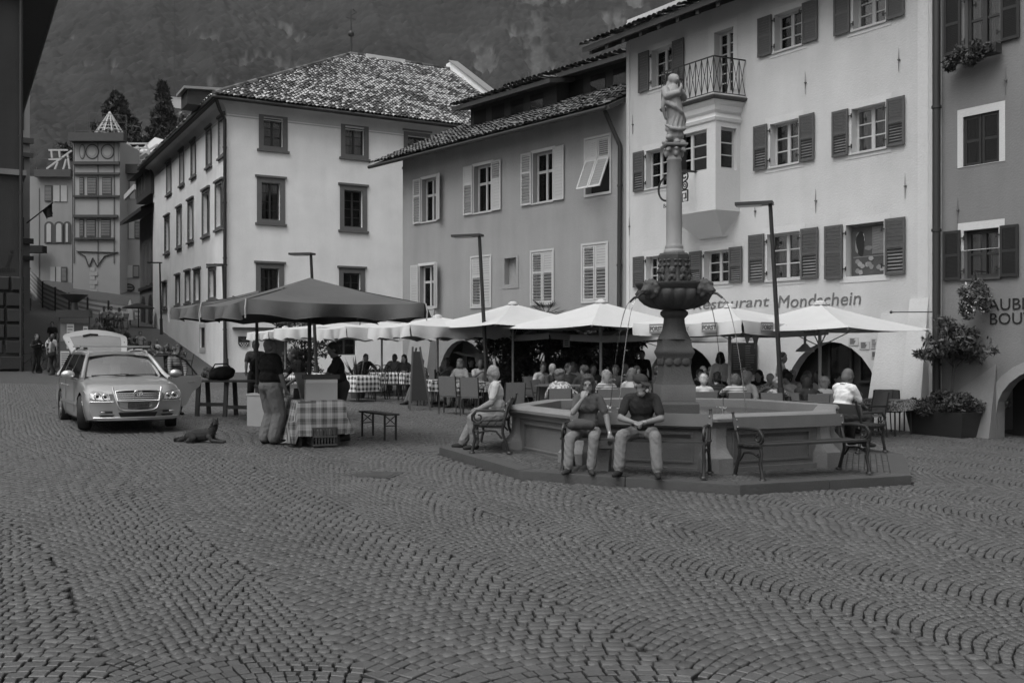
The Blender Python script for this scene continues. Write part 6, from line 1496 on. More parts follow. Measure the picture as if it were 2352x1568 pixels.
def chair_proto(kind):
    t = thing('chair_' + kind, '', 'chair', (0, 0, 0), 0, {'panel': 'dark framed chairs with pale woven backs', 'iron': 'dark wire chairs with round backs'}[kind]); t.name = 'terrace_chair'
    if kind == 'panel':
        for sx in (-1, 1):
            p = MB(); p.tube([(sx * .25, -.22, 0), (sx * .25, -.22, .64)], .016, 6).tube([(sx * .25, -.22, .64), (sx * .25, .2, .64)], .018, 6); p.build('front_leg', M['dark_metal'], t)
            p = MB(); p.tube([(sx * .22, .25, 0), (sx * .22, .20, .44), (sx * .22, .30, .92)], .016, 6); p.build('rear_leg', M['dark_metal'], t)
        p = MB(); p.box(-.23, .23, -.23, .21, .42, .45); p.build('seat', M['weave'], t)
        p = MB(); p.add([(-.21, .205, .46), (.21, .205, .46), (.21, .30, .93), (-.21, .30, .93), (-.21, .23, .46), (.21, .23, .46), (.21, .325, .93), (-.21, .325, .93)], [(0, 1, 2, 3), (4, 7, 6, 5), (0, 4, 5, 1), (3, 2, 6, 7), (0, 3, 7, 4), (1, 5, 6, 2)]); p.build('backrest', M['weave'], t)
    else:
        for sx in (-1, 1):
            for sy in (-1, 1): p = MB(); p.tube([(sx * .20, sy * .20, 0), (sx * .17, sy * .17, .44)], .013, 6); p.build('leg', M['iron'], t)
        p = MB(); p.lathe([(.21, .43), (.21, .455), (.1, .46)], 14); p.build('seat', M['dark_wood'], t, 40)
        p = MB(); p.tube([(-.2, .17, .45), (-.21, .24, .70)] + [(.21 * math.cos(a), .26, .72 + .20 * math.sin(a)) for a in np.linspace(PI, 0, 10)] + [(.21, .24, .70), (.2, .17, .45)], .013, 6); p.build('back_hoop', M['iron'], t, 60)
        for xx in (-.10, 0, .10): p = MB(); p.tube([(xx * .8, .19, .45), (xx, .25, .72), (xx, .26, .72 + .19 * math.sqrt(1 - (xx / .21) ** 2))], .007, 5); p.build('back_wire', M['iron'], t)
    KIDS[t.name] = list(bpy.data.objects[t.name].children) or [o for o in COL.objects if o.parent == t]
    return t
M['weave'] = mat('weave', .16, .8, .2, 40, .3, 90)
CP = {}
def chair(kind, label, X, D, rot, gpos=None):
    g = gpos if gpos is not None else gat(X, D)
    if kind not in CP: CP[kind] = chair_proto(kind); o = CP[kind]; o.location = g; o.rotation_euler = (0, 0, rot); o['label'] = label; return o
    return dup(CP[kind], label, g, rot)

# ------------------------------------------------------------------ market stall
gM = 'dark canvas market canopies'
def market(label, X, Ya, D, Ye, rot, pole_X):
    t = parasol(label, X, Ya, D, 1.52, Ye, rot, M['canvas_dark'], gM, .30, 2, ribs=False, frame=M['dark_metal'], wind=1.2, cap_=False); can = [c for c in COL.objects if c.parent == t and c.name.startswith('canopy')][0]
    g = gat(X, D); ze_ = px(X, Ye, D).z - g.z; za = px(X, Ya, D).z - g.z
    p = MB()
    for k in range(4):
        a = [(-1, -1), (1, -1), (1, 1), (-1, 1)][k]; b = [(-1, -1), (1, -1), (1, 1), (-1, 1)][(k + 1) % 4]; p.bar((0, 0, za - .08), (a[0] * 1.5, a[1] * 1.5, ze_ - .02), .04, .05).bar((0, 0, ze_ - .2), (a[0] * .7, a[1] * .7, (za + ze_) / 2), .035, .035)
        p.tube([(a[0] * 1.535, a[1] * 1.535, ze_ - .295), (b[0] * 1.535, b[1] * 1.535, ze_ - .295)], .006, 4) if False else None
    p.build('ribs', M['dark_metal'], t)
    for k in range(4):
        a = [(-1, -1), (1, -1), (1, 1), (-1, 1)][k]; q = MB(); q.tube([(a[0] * 1.54, a[1] * 1.54, ze_), (a[0] * 1.56, a[1] * 1.56, ze_ - .15), (a[0] * 1.55, a[1] * 1.55, ze_ - .30)], .012, 5); q.build('cord', M['paper'], can)
    return t
MR = math.atan2(.55, .83) - PI / 4 - PI / 2
market('nearer dark market canopy over the stall with the plaid cloth', 711, 638, 17.6, 700, math.radians(30), 706)
market('farther dark market canopy, behind and left of the nearer one', 590, 668, 21.8, 705, math.radians(30), 589)
# plaid table
tA, tB, tC = V3(*[0, 0, 0]), None, None
c0 = gp(701, 1016); ta = math.atan2(.33, -1.0)
tg = V3(-3.62, 17.72, gz(-3.62, 17.72)); trot = math.radians(-63)
st_t = thing('stall_table', 'long trestle table of the market stall under the plaid cloth', 'table', tg, math.radians(112))
p = MB(); p.box(-1.15, 1.15, -.40, .40, .72, .75); p.build('tabletop', M['mid_wood'], st_t)
for x in (-1.0, 1.0):
    for y in (-.33, .33): p = MB(); p.bar((x, y, 0), (x * .97, y * .8, .72), .05, .05); p.build('leg', M['dark_wood'], st_t)
c = put('tablecloth', cloth_mesh(2.3, .82, .754, .55, 'tablecloth', M['plaid'], .05, 14, .06, .22), None, tg, math.radians(112)); tag(c, 'plaid cloth hanging over the market stall table', 'tablecloth')
ST = Matrix.Translation(tg) @ Matrix.Rotation(math.radians(112), 4, 'Z')
def on_stall(x, y, z=.76): return ST @ V3(x, y, z)
M['card'] = mat('card', .30, .85, .12, 3); M['plastic_dark'] = mat('plastic_dark', .05, .5, .15, 5)
cb_ = thing('cardboard_box', 'pale cardboard box on the front end of the plaid stall table', 'box', on_stall(-.85, -.05), math.radians(16))
p = MB(); p.box(-.26, .26, -.2, .2, 0, .34); p.build('carton', M['card'], cb_); p = MB(); p.box(-.262, .262, -.203, -.2, .29, .34); p.build('tape', M['paper'], cb_)
p = MB(); p.box(-.26, .0, -.2, .2, .341, .35).box(.005, .26, -.2, .2, .341, .35); p.build('flap', M['card'], cb_)
tr = thing('display_tray', 'dark tray with a rim lying on the carton of the stall', 'tray', on_stall(-.85, -.05, 1.115), math.radians(16)); p = MB(); p.box(-.3, .3, -.2, .2, 0, .02).box(-.3, .3, -.2, -.18, .02, .07).box(-.3, .3, .18, .2, .02, .07).box(-.3, -.28, -.18, .18, .02, .07).box(.28, .3, -.18, .18, .02, .07); p.build('tray', M['dark_wood'], tr)
pb_ = thing('price_board', 'small pale leaning board standing on the stall table', 'sign', on_stall(-.25, .12), math.radians(75)); p = MB(); p.add([(-.2, -.05, 0), (.2, -.05, 0), (.2, .08, .45), (-.2, .08, .45), (-.2, -.03, 0), (.2, -.03, 0), (.2, .1, .45), (-.2, .1, .45)], [(0, 1, 2, 3), (4, 7, 6, 5), (0, 4, 5, 1), (3, 2, 6, 7), (0, 3, 7, 4), (1, 5, 6, 2)]); p.build('board', M['card'], pb_); p = MB(); p.bar((0, .02, 0), (0, .16, .0), .3, .02); p.build('stand', M['dark_wood'], pb_)
rg_ = random.Random(11)
for i in range(9):
    x, y = rg_.uniform(-.35, 1.0), rg_.uniform(-.28, .28); t = thing('goods_jar', ['squat dark jar among the goods on the stall table', 'pale jar with dark lid among the goods on the stall table', 'short glass of preserves on the stall table'][i % 3], 'jar', on_stall(x, y), 0, 'jars on the market stall %d' % (i % 3))
    t['group'] = ['squat dark jars', 'pale lidded jars', 'short preserve glasses'][i % 3]
    p = MB(); h_ = rg_.uniform(.09, .16); p.lathe([(.045, 0), (.05, .01), (.05, h_ * .8), (.038, h_)], 10); p.build('glass', [M['plastic_dark'], M['card'], M['kerb']][i % 3], t, 50); p = MB(); p.lathe([(.042, h_), (.042, h_ + .02)], 10); p.build('lid', M['dark_metal'], t)
cr_ = thing('plastic_crate', 'dark latticed crate standing under the plaid table front', 'crate', on_stall(-.92, -.05, .0), math.radians(112))
for z0, nm in ((0.02, 'crate_side'),):
    for (x0, y0, x1, y1) in ((-.3, -.2, .3, -.2), (.3, -.2, .3, .2), (.3, .2, -.3, .2), (-.3, .2, -.3, -.2)):
        p = MB(); a, b = V3(x0, y0, 0), V3(x1, y1, 0)
        for z in (.02, .16, .30): p.bar(a + V3(0, 0, z), b + V3(0, 0, z), .02, .03)
        for i in range(9): q = a.lerp(b, i / 8); p.bar(q + V3(0, 0, .02), q + V3(0, 0, .30), .012, .02)
        p.build('crate_side', M['plastic_dark'], cr_)
p = MB(); p.box(-.29, .29, -.19, .19, 0, .02); p.build('base', M['plastic_dark'], cr_)
# second table with bag, white carton
t2 = V3(-6.05, 22.6, gz(-6.05, 22.6)); tt = thing('trestle_table', 'dark wooden trestle table left of the stall with a bag on it', 'table', t2, math.radians(-6))
for k in range(3): p = MB(); p.box(-1.15, 1.15, -.38 + k * .26, -.38 + k * .26 + .25, .78, .815); p.build('board', M['dark_wood'], tt)
for x in (-1.0, -.35, .9):
    for y in (-.3, .3): p = MB(); p.bar((x, y * 1.1, 0), (x, y * .8, .78), .09, .06); p.build('leg', M['dark_wood'], tt)
for a, b in (((-1.0, -.3, .28), (-.35, -.3, .28)), ((-.35, -.3, .22), (.9, -.3, .22))): p = MB(); p.bar(a, b, .04, .08); p.build('rail', M['dark_wood'], tt)
T2 = Matrix.Translation(t2) @ Matrix.Rotation(math.radians(-6), 4, 'Z')
bg_ = thing('shoulder_bag', 'bulky black bag lying on the dark trestle table', 'bag', T2 @ V3(-.55, -.02, .82)); b = Blob(); b.ell((0, 0, .14), (.30, .17, .15), 'b').ell((.05, 0, .2), (.27, .14, .12), 'b').ell((-.15, -.1, .1), (.12, .1, .1), 'b'); grow(b, 'body', {'b': cloth(.015)}, .02, bg_)
p = MB(); p.tube([(-.25, 0, .2), (-.15, 0, .36), (.12, 0, .37), (.25, 0, .22)], .015, 6); p.build('handle', cloth(.015), bg_)
bn = thing('bundle', 'grey crumpled bundle behind the black bag on the trestle table', 'bundle', T2 @ V3(-.85, .15, .82)); b = Blob(); rg_ = random.Random(2)
for i in range(9): b.ell((rg_.uniform(-.15, .2), rg_.uniform(-.08, .08), rg_.uniform(.06, .26)), (.12, .09, .09), 'b')
grow(b, 'cloth', {'b': cloth(.13, 'blotch')}, .025, bn)
wc = thing('white_carton', 'big pale carton standing on the ground beside the stall', 'carton', V3(-5.05, 20.4, gz(-5.05, 20.4)), math.radians(-12)); p = MB(); p.box(-.30, .30, -.22, .22, 0, .62); p.build('carton', M['card'], wc); p = MB(); p.box(-.31, .31, -.23, .23, .62, .66); p.build('lid', M['card'], wc)
bk = thing('goods_basket', 'dark basket of goods on the pale carton', 'basket', V3(-5.05, 20.4, gz(-5.05, 20.4) + .66)); p = MB(); p.lathe([(.16, 0), (.24, .16), (.23, .17), (.15, .03)], 14); p.build('basket', M['dark_wood'], bk, 40); b = Blob()
for i in range(9): b.ell((rg_.uniform(-.15, .15), rg_.uniform(-.15, .15), .17 + rg_.uniform(0, .05)), (.06, .06, .05), 'b')
grow(b, 'goods', {'b': M['kerb']}, .02, bk)
bb = gp(856, 1006); bbt = thing('beer_bench', 'narrow dark folding bench standing alone right of the market stall', 'bench', V3(-2.45, 18.3, gz(-2.45, 18.3)), math.radians(-58))
p = MB(); p.box(-.62, .62, -.125, .125, .45, .48); p.build('seat', M['dark_wood'], bbt)
for x in (-.5, .5):
    for y in (-.11, .11): p = MB(); p.bar((x, y, 0), (x, y, .45), .03, .03); p.build('leg', M['dark_metal'], bbt)
    p = MB(); p.bar((x, -.11, .26), (x, .11, .26), .015, .02); p.build('crossbar', M['dark_metal'], bbt)
    for s_ in (-1, 1): p = MB(); p.bar((x, s_ * .1, .28), (x, -s_ * .1, .44), .012, .015); p.build('brace', M['dark_metal'], bbt)

# ------------------------------------------------------------------ restaurant fittings
mbd = thing('menu_board', 'large blackboard menu with chalk lines on the restaurant wall', 'menu board', (0, 0, 0)); mbd.matrix_basis = fr.W @ Matrix.Translation((fr.lx(1712), -.06, fr.lz(1712, 856)))
w_ = fr.lx(1740) - fr.lx(1684); h_ = fr.lz(1712, 790) - fr.lz(1712, 856)
p = MB(); p.box(-w_ / 2, w_ / 2, 0, .05, 0, h_); p.build('slate', M['black'], mbd); p = MB(); wall(p, rectp(-w_ / 2 - .04, w_ / 2 + .04, -.04, h_ + .04), [rectp(-w_ / 2, w_ / 2, 0, h_)], .06); p.build('frame', M['dark_wood'], mbd, loc=(0, -.01, 0))
rg_ = random.Random(4)
for k in range(2):
    for i in range(11):
        z = h_ * (.93 - i * .08); x = -w_ / 2 + .06 + k * w_ / 2; p = MB(); p.box(x, x + w_ * rg_.uniform(.15, .4), -.006, -.001, z - .014, z + .014); p.build('chalk_line', M['kerb'], mbd)
for i, (X0, X1, Y0, Y1, lb) in enumerate(((1950, 1972, 775, 793, 'upper left menu sheet on the wall above the big arch'), (1975, 1998, 784, 802, 'middle menu sheet on the wall above the big arch'), (2001, 2018, 776, 800, 'upper right menu sheet on the wall right of the big arch'), (2002, 2017, 806, 822, 'lower right menu sheet on the wall right of the big arch'))):
    q = fr.rect(X0, X1, Y0, Y1); o = thing('menu_sheet', lb, 'notice', (0, 0, 0), 0, 'paper menus by the arch'); o.matrix_basis = fr.W @ Matrix.Translation((q[0], -.02, q[2])); p = MB(); p.box(0, q[1] - q[0], 0, .01, 0, q[3] - q[2]); p.build('sheet', M['paper'], o)
    for j in range(6): p = MB(); w_ = q[1] - q[0]; p.box(w_ * .15, w_ * (.6 + .05 * (j % 4)), -.003, 0, (q[3] - q[2]) * (.15 + j * .13), (q[3] - q[2]) * (.15 + j * .13) + .015); p.build('print_line', M['kerb'], o)
pl = px(1849, 793, 21.6); lp = thing('pendant_lamp', 'white enamel pendant lamp hanging before the big arch', 'lamp', pl); p = MB(); p.tube([(0, 0, 0), (0, 0, .62)], .03, 8); p.build('rod', M['white_paint'], lp, 50); p = MB(); p.lathe([(.20, -.14), (.19, -.10), (.10, -.03), (.05, .03)], 16); p.build('shade', M['white_paint'], lp, 50)
for i, (X, lb) in enumerate(((1717, 'left white pennant hanging from the beer parasol'), (1736, 'right white pennant hanging from the beer parasol'))):
    a = px(X, 771, 21.0); o = thing('pennant', lb, 'pennant', a, .3, 'small pennants'); p = MB(); p.add([(-.085, 0, .03), (.085, 0, .03), (.02, .01, -.16 - .1 * i), (-.02, .01, -.16 - .1 * i), (-.085, .006, .03), (.085, .006, .03), (.02, .016, -.16 - .1 * i), (-.02, .016, -.16 - .1 * i)], [(0, 3, 2, 1), (4, 5, 6, 7), (0, 1, 5, 4), (2, 3, 7, 6), (1, 2, 6, 5), (3, 0, 4, 7)]); p.build('cloth', M['canvas_white'], o)
hs_ = thing('hanging_sign', 'wrought iron guild sign with ring and scrolls beside the oriel', 'sign', (0, 0, 0)); yw = -1.25; hx = fr.lx(1552, yw); hz_ = fr.lz(1552, 430, yw); hs_.matrix_basis = fr.W @ Matrix.Translation((hx, yw, hz_))
sc_ = 1 / F * fr.D(hx, yw) * 1.2
p = MB(); rr = 23 * sc_; cx_ = -24 * sc_ * 1.0; p.tube([(cx_ + rr * math.cos(a), 0, rr * math.sin(a)) for a in np.linspace(0, 2 * PI, 30)], .03, 6); p.build('ring', M['iron'], hs_, 60)
p = MB(); c_ = (24 * sc_, 18 * sc_)
P = [(c_[0] + (10 * sc_) * (1 - .7 * t) * math.cos(-1.6 + 7.5 * t), 0, c_[1] + (10 * sc_) * (1 - .7 * t) * math.sin(-1.6 + 7.5 * t)) for t in np.linspace(0, 1, 24)]; p.tube(P, .022, 6); p.tube([(c_[0] + 7 * sc_ * math.cos(a), 0, c_[1] - 18 * sc_ + 7 * sc_ * math.sin(a)) for a in np.linspace(0, 2 * PI, 20)], .022, 6); p.tube([(c_[0] + 3 * sc_ * math.cos(a), 0, c_[1] - 18 * sc_ + 3 * sc_ * math.sin(a)) for a in np.linspace(0, 2 * PI, 12)], .015, 5)
p.tube([(c_[0] + x * sc_, 0, c_[1] + z * sc_) for x, z in ((-8, -27), (8, -27), (8, -48), (-7, -48), (-7, -33), (3, -33), (3, -42), (-2, -42))], .022, 6); p.build('scroll', M['iron'], hs_, 60)
p = MB(); p.bar((-8 * sc_, 0, 28 * sc_), (30 * sc_, 0, 28 * sc_), .03, .05).bar((26 * sc_, 0, 28 * sc_), (26 * sc_, .45, 28 * sc_), .04, .05); p.build('bracket', M['iron'], hs_)
o = text('BA', .16, 'lettering', M['letter_black'], hs_, (-34 * sc_, 0, -36 * sc_), None, 0); o.rotation_euler = (PI / 2, 0, 0)
# poster in the open window
q = rects[9]; po = thing('window_poster', 'dark picture poster with white script filling the open restaurant window', 'poster', (0, 0, 0)); w_, h_ = q[1] - q[0], q[3] - q[2]; po.matrix_basis = fr.W @ Matrix.Translation((q[0] + .05, .16, q[2] + .02)); W_, H_ = w_ - .1, h_ - .06
p = MB(); p.box(0, W_, 0, .03, 0, H_); p.build('board', M['granite_dark'], po)
rg_ = random.Random(9)
def blob2(x, z, rx, rz, m_, y, nm='printed_shape'):
    p = MB(); p.slab([(x + rx * math.cos(t) * rg_.uniform(.8, 1.15), z + rz * math.sin(t) * rg_.uniform(.8, 1.15)) for t in np.linspace(0, 2 * PI, 12, endpoint=False)], y, y + .003); p.build(nm, m_, po)
for x, z, rx, rz, m_ in ((.25, .68, .13, .22, 'black'), (.2, .8, .07, .08, 'granite'), (.33, .75, .05, .1, 'pl_band'), (.28, .5, .09, .12, 'black'), (.15, .6, .05, .15, 'rim_stone'), (.5, .55, .12, .05, 'granite')): blob2(x * W_, z * H_, rx * W_, rz * H_, M[m_], -.006 - .004 * rg_.random())
p = MB(); p.box(.6 * W_, .96 * W_, -.006, 0, .42 * H_, .96 * H_); p.build('printed_shape', M['granite'], po)
for i in range(8): p = MB(); z = H_ * (.90 - i * .055); p.bar((.64 * W_, -.009, z - .01), (W_ * rg_.uniform(.8, .93), -.009, z + .01), .004, .018); p.build('script_line', M['rim_stone'], po)
for i in range(11): blob2(W_ * rg_.uniform(.1, .9), H_ * rg_.uniform(.06, .34), W_ * .07, H_ * .05, M['rim_stone' if i % 2 else 'marble'], -.006 - .006 * rg_.random())
p = MB(); p.box(.05 * W_, .95 * W_, -.006, 0, .37 * H_, .385 * H_); p.build('printed_shape', M['rim_stone'], po)
# planter with small maple
pg = V3(9.45, 21.45, gz(9.45, 21.45)); pl_ = thing('planter_tree', 'small feathery maple rising from a square planter of low bushes', 'potted tree', pg, FR_ROT)
p = MB(); w0, w1 = .58, .66; p.add([(-w0, -w0, 0), (w0, -w0, 0), (w0, w0, 0), (-w0, w0, 0), (-w1, -w1, .52), (w1, -w1, .52), (w1, w1, .52), (-w1, w1, .52), (-w1 + .05, -w1 + .05, .52), (w1 - .05, -w1 + .05, .52), (w1 - .05, w1 - .05, .52), (-w1 + .05, w1 - .05, .52)], [(0, 1, 5, 4), (1, 2, 6, 5), (2, 3, 7, 6), (3, 0, 4, 7), (4, 5, 9, 8), (5, 6, 10, 9), (6, 7, 11, 10), (7, 4, 8, 11), (8, 9, 10, 11)]); p.build('planter', M['dark_metal'], pl_)
p = MB(); rg_ = random.Random(21); p.tube([(0, 0, .4), (.02, 0, .9), (.06, 0, 1.3), (.10, 0, 1.65)], [.04, .035, .03, .022], 7); tips = []
for k in range(16):
    a = k * 2.4; r_ = rg_.uniform(.25, .88); z_ = 1.45 + rg_.uniform(.15, 1.05) * (1.15 - r_ * .45); m_ = (.1 + r_ * .5 * math.cos(a), r_ * .5 * math.sin(a), (1.5 + z_) / 2 + .15); e_ = (.1 + r_ * math.cos(a), r_ * math.sin(a), z_); p.tube([(.09, 0, 1.35 + .02 * k), m_, e_], [.018, .012, .005], 5); tips += [e_, m_]
p.build('trunk', M['bark'], pl_, 50); M['leaf_maple'] = mat('leaf_maple', .055, .5, .2, 3, attr=.5)
leaf_cloud('crown', pl_, [(e, (.22, .22, .09), 62) for e in tips] + [((.1, 0, 2.0), (.7, .7, .35), 110)], .055, M['leaf_maple'], 5, 1.7, .35)
leaf_cloud('low_bushes', pl_, [((rg_.uniform(-.75, .75), rg_.uniform(-.75, .75), .68 + rg_.uniform(-.14, .14)), (.22, .22, .17), 170) for _ in range(30)], .045, M['leaf_dark'], 6, 1.1, .2)
# flowers at the boutique
q = B1; fbx = thing('flower_box', 'window box of dark trailing flowers under the top boutique window', 'flower box', (0, 0, 0)); fbx.matrix_basis = fb.W @ Matrix.Translation((q[0], -.22, q[2] - .12)); w_ = q[1] - q[0]
p = MB(); p.box(-.1, w_ + .1, -.12, .12, -.16, .04); p.build('box', M['dark_wood'], fbx); rg_ = random.Random(7)
leaf_cloud('plants', fbx, [((rg_.uniform(-.2, w_ + .15), rg_.uniform(-.2, .0), rg_.uniform(-.25, .10)), (.14, .12, .12), 90) for _ in range(14)], .05, M['leaf_dark'], 8, 1.1, .6)
hb = thing('hanging_flower_basket', 'bushy hanging flower basket with pale blossoms beside the boutique letters', 'flower basket', (0, 0, 0)); hb.matrix_basis = fb.W @ Matrix.Translation((fb.lx(2240, -.4), -.4, fb.lz(2240, 690, -.4)))
p = MB(); p.lathe([(.05, -.12), (.2, 0), (.22, .1)], 12); p.build('basket', M['dark_wood'], hb, 50); p = MB()
for a in (0, 2.1, 4.2): p.tube([(.2 * math.cos(a), .2 * math.sin(a), .1), (0, 0, .62)], .008, 4)
p.tube([(0, 0, .62), (0, .4, .62)], .014, 5); p.build('hanger', M['iron'], hb)
leaf_cloud('plants', hb, [((rg_.uniform(-.22, .22), rg_.uniform(-.2, .2), rg_.uniform(-.3, .35)), (.14, .14, .14), 95) for _ in range(16)], .045, M['leaf_mid'], 9, 1.1, .4)
leaf_cloud('blossoms', hb, [((0, -.05, .05), (.33, .28, .42), 60)], .04, M['petal'], 10, .8)
# courtyard plants
def shrub(label, X, D, w, h, seed, m, n=26, per=150, leaf=.07, elong=1.6, flowers=0):
    g = gat(X, D); t = thing('oleander_shrub', label, 'shrub', g, 0, 'courtyard shrubs'); rg = random.Random(seed); p = MB()
    for k in range(9): a = k * .7; p.tube([(.1 * math.cos(a), .1 * math.sin(a), 0), (w * .2 * math.cos(a), w * .2 * math.sin(a), h * .5), (w * .4 * math.cos(a), w * .4 * math.sin(a), h * .85)], [.03, .02, .006], 5)
    p.build('stems', M['bark'], t, 60)
    leaf_cloud('foliage', t, [((rg.uniform(-w, w) * .42, rg.uniform(-w, w) * .42, h * rg.uniform(.12, .92)), (w * .2, w * .2, h * .12), per) for _ in range(n)], leaf, m, seed, elong, .2)
    if flowers: leaf_cloud('blossoms', t, [((0, -w * .2, h * .7), (w * .4, w * .3, h * .3), flowers)], .06, M['petal'], seed + 1, .8)
for i, (X, D, w, h, f, lb) in enumerate(((1150, 28.3, 1.3, 2.4, 40, 'flowering dark oleander behind the old man on the bench'), (1215, 29.4, 1.6, 2.3, 0, 'dense dark shrub under the palm, second from the left of the courtyard'), (1290, 29., 1.8, 2.5, 0, 'dense dark shrub in the middle of the courtyard under the paper sign'),
        (1355, 28.4, 1.6, 2.4, 0, 'dark shrub behind the pole of the parasol left of the column'), (1425, 27.6, 1.3, 2.6, 14, 'tall dark shrub with a few pale blooms left of the fountain column'), (700, 42., 2.2, 3.0, 30, 'dark leafy shrub by the palace door under the market canopy'))): shrub(lb, X, D, w, h, 30 + i, M['leaf_dark'], flowers=f)
g = gat(1255, 30.5); pt = thing('palm_tree', 'fan palm whose dark fronds show above the white parasols', 'tree', g); ht = px(1255, 722, 30.5).z - g.z; p = MB(); p.tube([(0, 0, 0), (.05, 0, ht * .5), (0, 0, ht)], [.14, .12, .13], 9); p.build('trunk', M['bark'], pt, 50)
rg_ = random.Random(13)
for k in range(14):
    a = k * 2.4; el = rg_.uniform(.05, .75); d = V3(math.cos(a) * math.cos(el), math.sin(a) * math.cos(el), math.sin(el)); L = rg_.uniform(.5, .75); c_ = d * (L * .45); p = MB(); p.tube([(0, 0, ht), V3(0, 0, ht) + c_], .012, 4); sd = d.cross(V3(0, 0, 1)).normalized()
    for j in range(13):
        an = (j - 6) * .19; v = (d * math.cos(an) + sd * math.sin(an)).normalized(); tip = V3(0, 0, ht) + c_ + v * L * .62 + V3(0, 0, -.06 * abs(j - 6) * .3); b0_ = V3(0, 0, ht) + c_; nn = v.cross(V3(0, 0, 1)).normalized() * .018; p.add([b0_ - nn * .3, b0_.lerp(tip, .5) - nn, tip, b0_.lerp(tip, .5) + nn], [(0, 1, 2, 3)])
    p.build('frond', M['leaf_dark'], pt)
ps = px(1300, 770, 27.2); o = thing('paper_sign', 'narrow pale paper sign hanging under the parasol near the shrubs', 'sign', px(1301, 797, 27.2)); p = MB(); p.box(-.09, .09, 0, .01, 0, .33); p.build('sheet', M['paper'], o)
for j in range(5): p = MB(); p.box(-.05, .05, -.004, 0, .05 + j * .055, .07 + j * .055); p.build('print_line', M['kerb'], o)
p = MB(); p.tube([(0, 0, .33), (0, 0, .62)], .004, 4); p.build('string', M['paper'], o)
# sandwich easel before the left terrace, agave
ea = thing('easel_sign', 'tall folding wooden easel standing before the left terrace', 'easel', gat(958, 25.6), .5); p = MB()
for s_ in (-1, 1): p.bar((s_ * .28, -.2, 0), (s_ * .10, .05, 1.62), .04, .04)
p.build('front_legs', M['mid_wood'], ea); p = MB(); p.bar((0, .55, 0), (0, .06, 1.6), .04, .04); p.build('rear_leg', M['mid_wood'], ea); p = MB(); p.add([(-.25, -.17, .25), (.25, -.17, .25), (.13, .03, 1.5), (-.13, .03, 1.5)], [(0, 1, 2, 3)]); p.build('board', M['dark_wood'], ea)
ag = thing('spiky_plant', 'spiky agave in a pot behind the seller with the apron', 'plant', gat(822, 30.)); p = MB(); p.lathe([(.2, 0), (.27, .4), (.25, .42)], 12); p.build('pot', M['kerb'], ag, 40)
for k in range(18):
    a = k * 2.4; el = .5 + .9 * (k / 18); L = .95; v = V3(math.cos(a) * math.cos(el), math.sin(a) * math.cos(el), math.sin(el)); n = v.cross(V3(0, 0, 1)).normalized() * .035; p = MB(); p.add([V3(0, 0, .42) - n * .6, V3(0, 0, .42) + n * .6, V3(0, 0, .42) + v * L * .5 + n, V3(0, 0, .42) + v * L, V3(0, 0, .42) + v * L * .5 - n], [(0, 1, 2, 3, 4)]); p.build('leaf', M['leaf_dark'], ag)
# kiosk with posters, bicycle
kg = gat(171, 43.0); ks = thing('poster_kiosk', 'information stand with posters and a small dark roof on the left', 'information stand', kg, .15); ks.scale = (.56, .56, .93)
p = MB(); p.box(-1.05, 1.05, -.05, .05, .1, 2.35); p.build('panel', M['kerb'], ks); p = MB(); p.box(-1.2, 1.2, -.5, .5, 2.6, 2.95); p.build('sign_box', M['dark_wood'], ks); p = MB(); p.lathe([(.3, 2.95), (.25, 3.3), (.95, 3.62), (1.0, 3.66), (.1, 3.75)], 18); p.build('roof', M['dark_metal'], ks, 40)
for x in (-1.1, 1.1): p = MB(); p.bar((x, 0, 0), (x, 0, 2.6), .08, .08); p.build('post', M['dark_metal'], ks)
for i, (x0, x1, z0, z1, m_) in enumerate(((-.55, -.02, 1.15, 2.3, 'paper'), (.02, .6, 1.6, 2.3, 'granite_dark'), (-1.0, -.6, 1.5, 2.3, 'granite'), (.02, .6, 1.15, 1.55, 'granite'), (-1.0, -.1, .15, 1.05, 'paper'), (.0, .9, .15, 1.05, 'black'), (.65, 1.0, 1.2, 2.2, 'paper'))):
    p = MB(); p.box(x0, x1, -.075, -.05, z0, z1); o = p.build('poster', M[m_], ks)
    if m_ == 'paper':
        for j in range(7): q = MB(); zz = z1 - .12 - j * (z1 - z0 - .2) / 7; q.box(x0 + .06, x1 - .06 - .05 * (j % 3), -.082, -.075, zz - .02, zz + .02); put('print_line', q.mesh('print_line', M['granite_dark']), o)
def bicycle(label, X, D, rot):
    t = thing('bicycle', label, 'bicycle', gat(X, D), rot)
    for x in (-.52, .52):
        p = MB(); p.tube([(x + .33 * math.cos(a), 0, .34 + .33 * math.sin(a)) for a in np.linspace(0, 2 * PI, 25)], .018, 6); w_ = p.build('wheel', M['rubber'], t, 60); p = MB()
        for k in range(12): a = k * PI / 6; p.bar((x, 0, .34), (x + .32 * math.cos(a), 0, .34 + .32 * math.sin(a)), .004, .004)
        put('spokes', p.mesh('spokes', M['steel']), w_)
    p = MB(); 
    for a, b in (((-.52, 0, .34), (-.12, 0, .32)), ((-.12, 0, .32), (-.22, 0, .82)), ((-.22, 0, .82), (-.52, 0, .34)), ((-.12, 0, .32), (.36, 0, .74)), ((-.2, 0, .74), (.34, 0, .82)), ((.52, 0, .34), (.34, 0, .95))): p.tube([a, b], .016, 6)
    p.build('frame', M['dark_metal'], t, 50); p = MB(); p.tube([(.24, -.27, 1.0), (.34, -.1, 1.02), (.34, .1, 1.02), (.24, .27, 1.0)], .013, 6); p.build('handlebar', M['dark_metal'], t, 50); b = MB(); b.ball((-.24, 0, .88), (.13, .07, .04), 10, 6); b.build('saddle', M['black'], t, 60); p = MB(); p.tube([(-.22, 0, .82), (-.24, 0, .88)], .013, 6); p.build('seat_post', M['steel'], t)
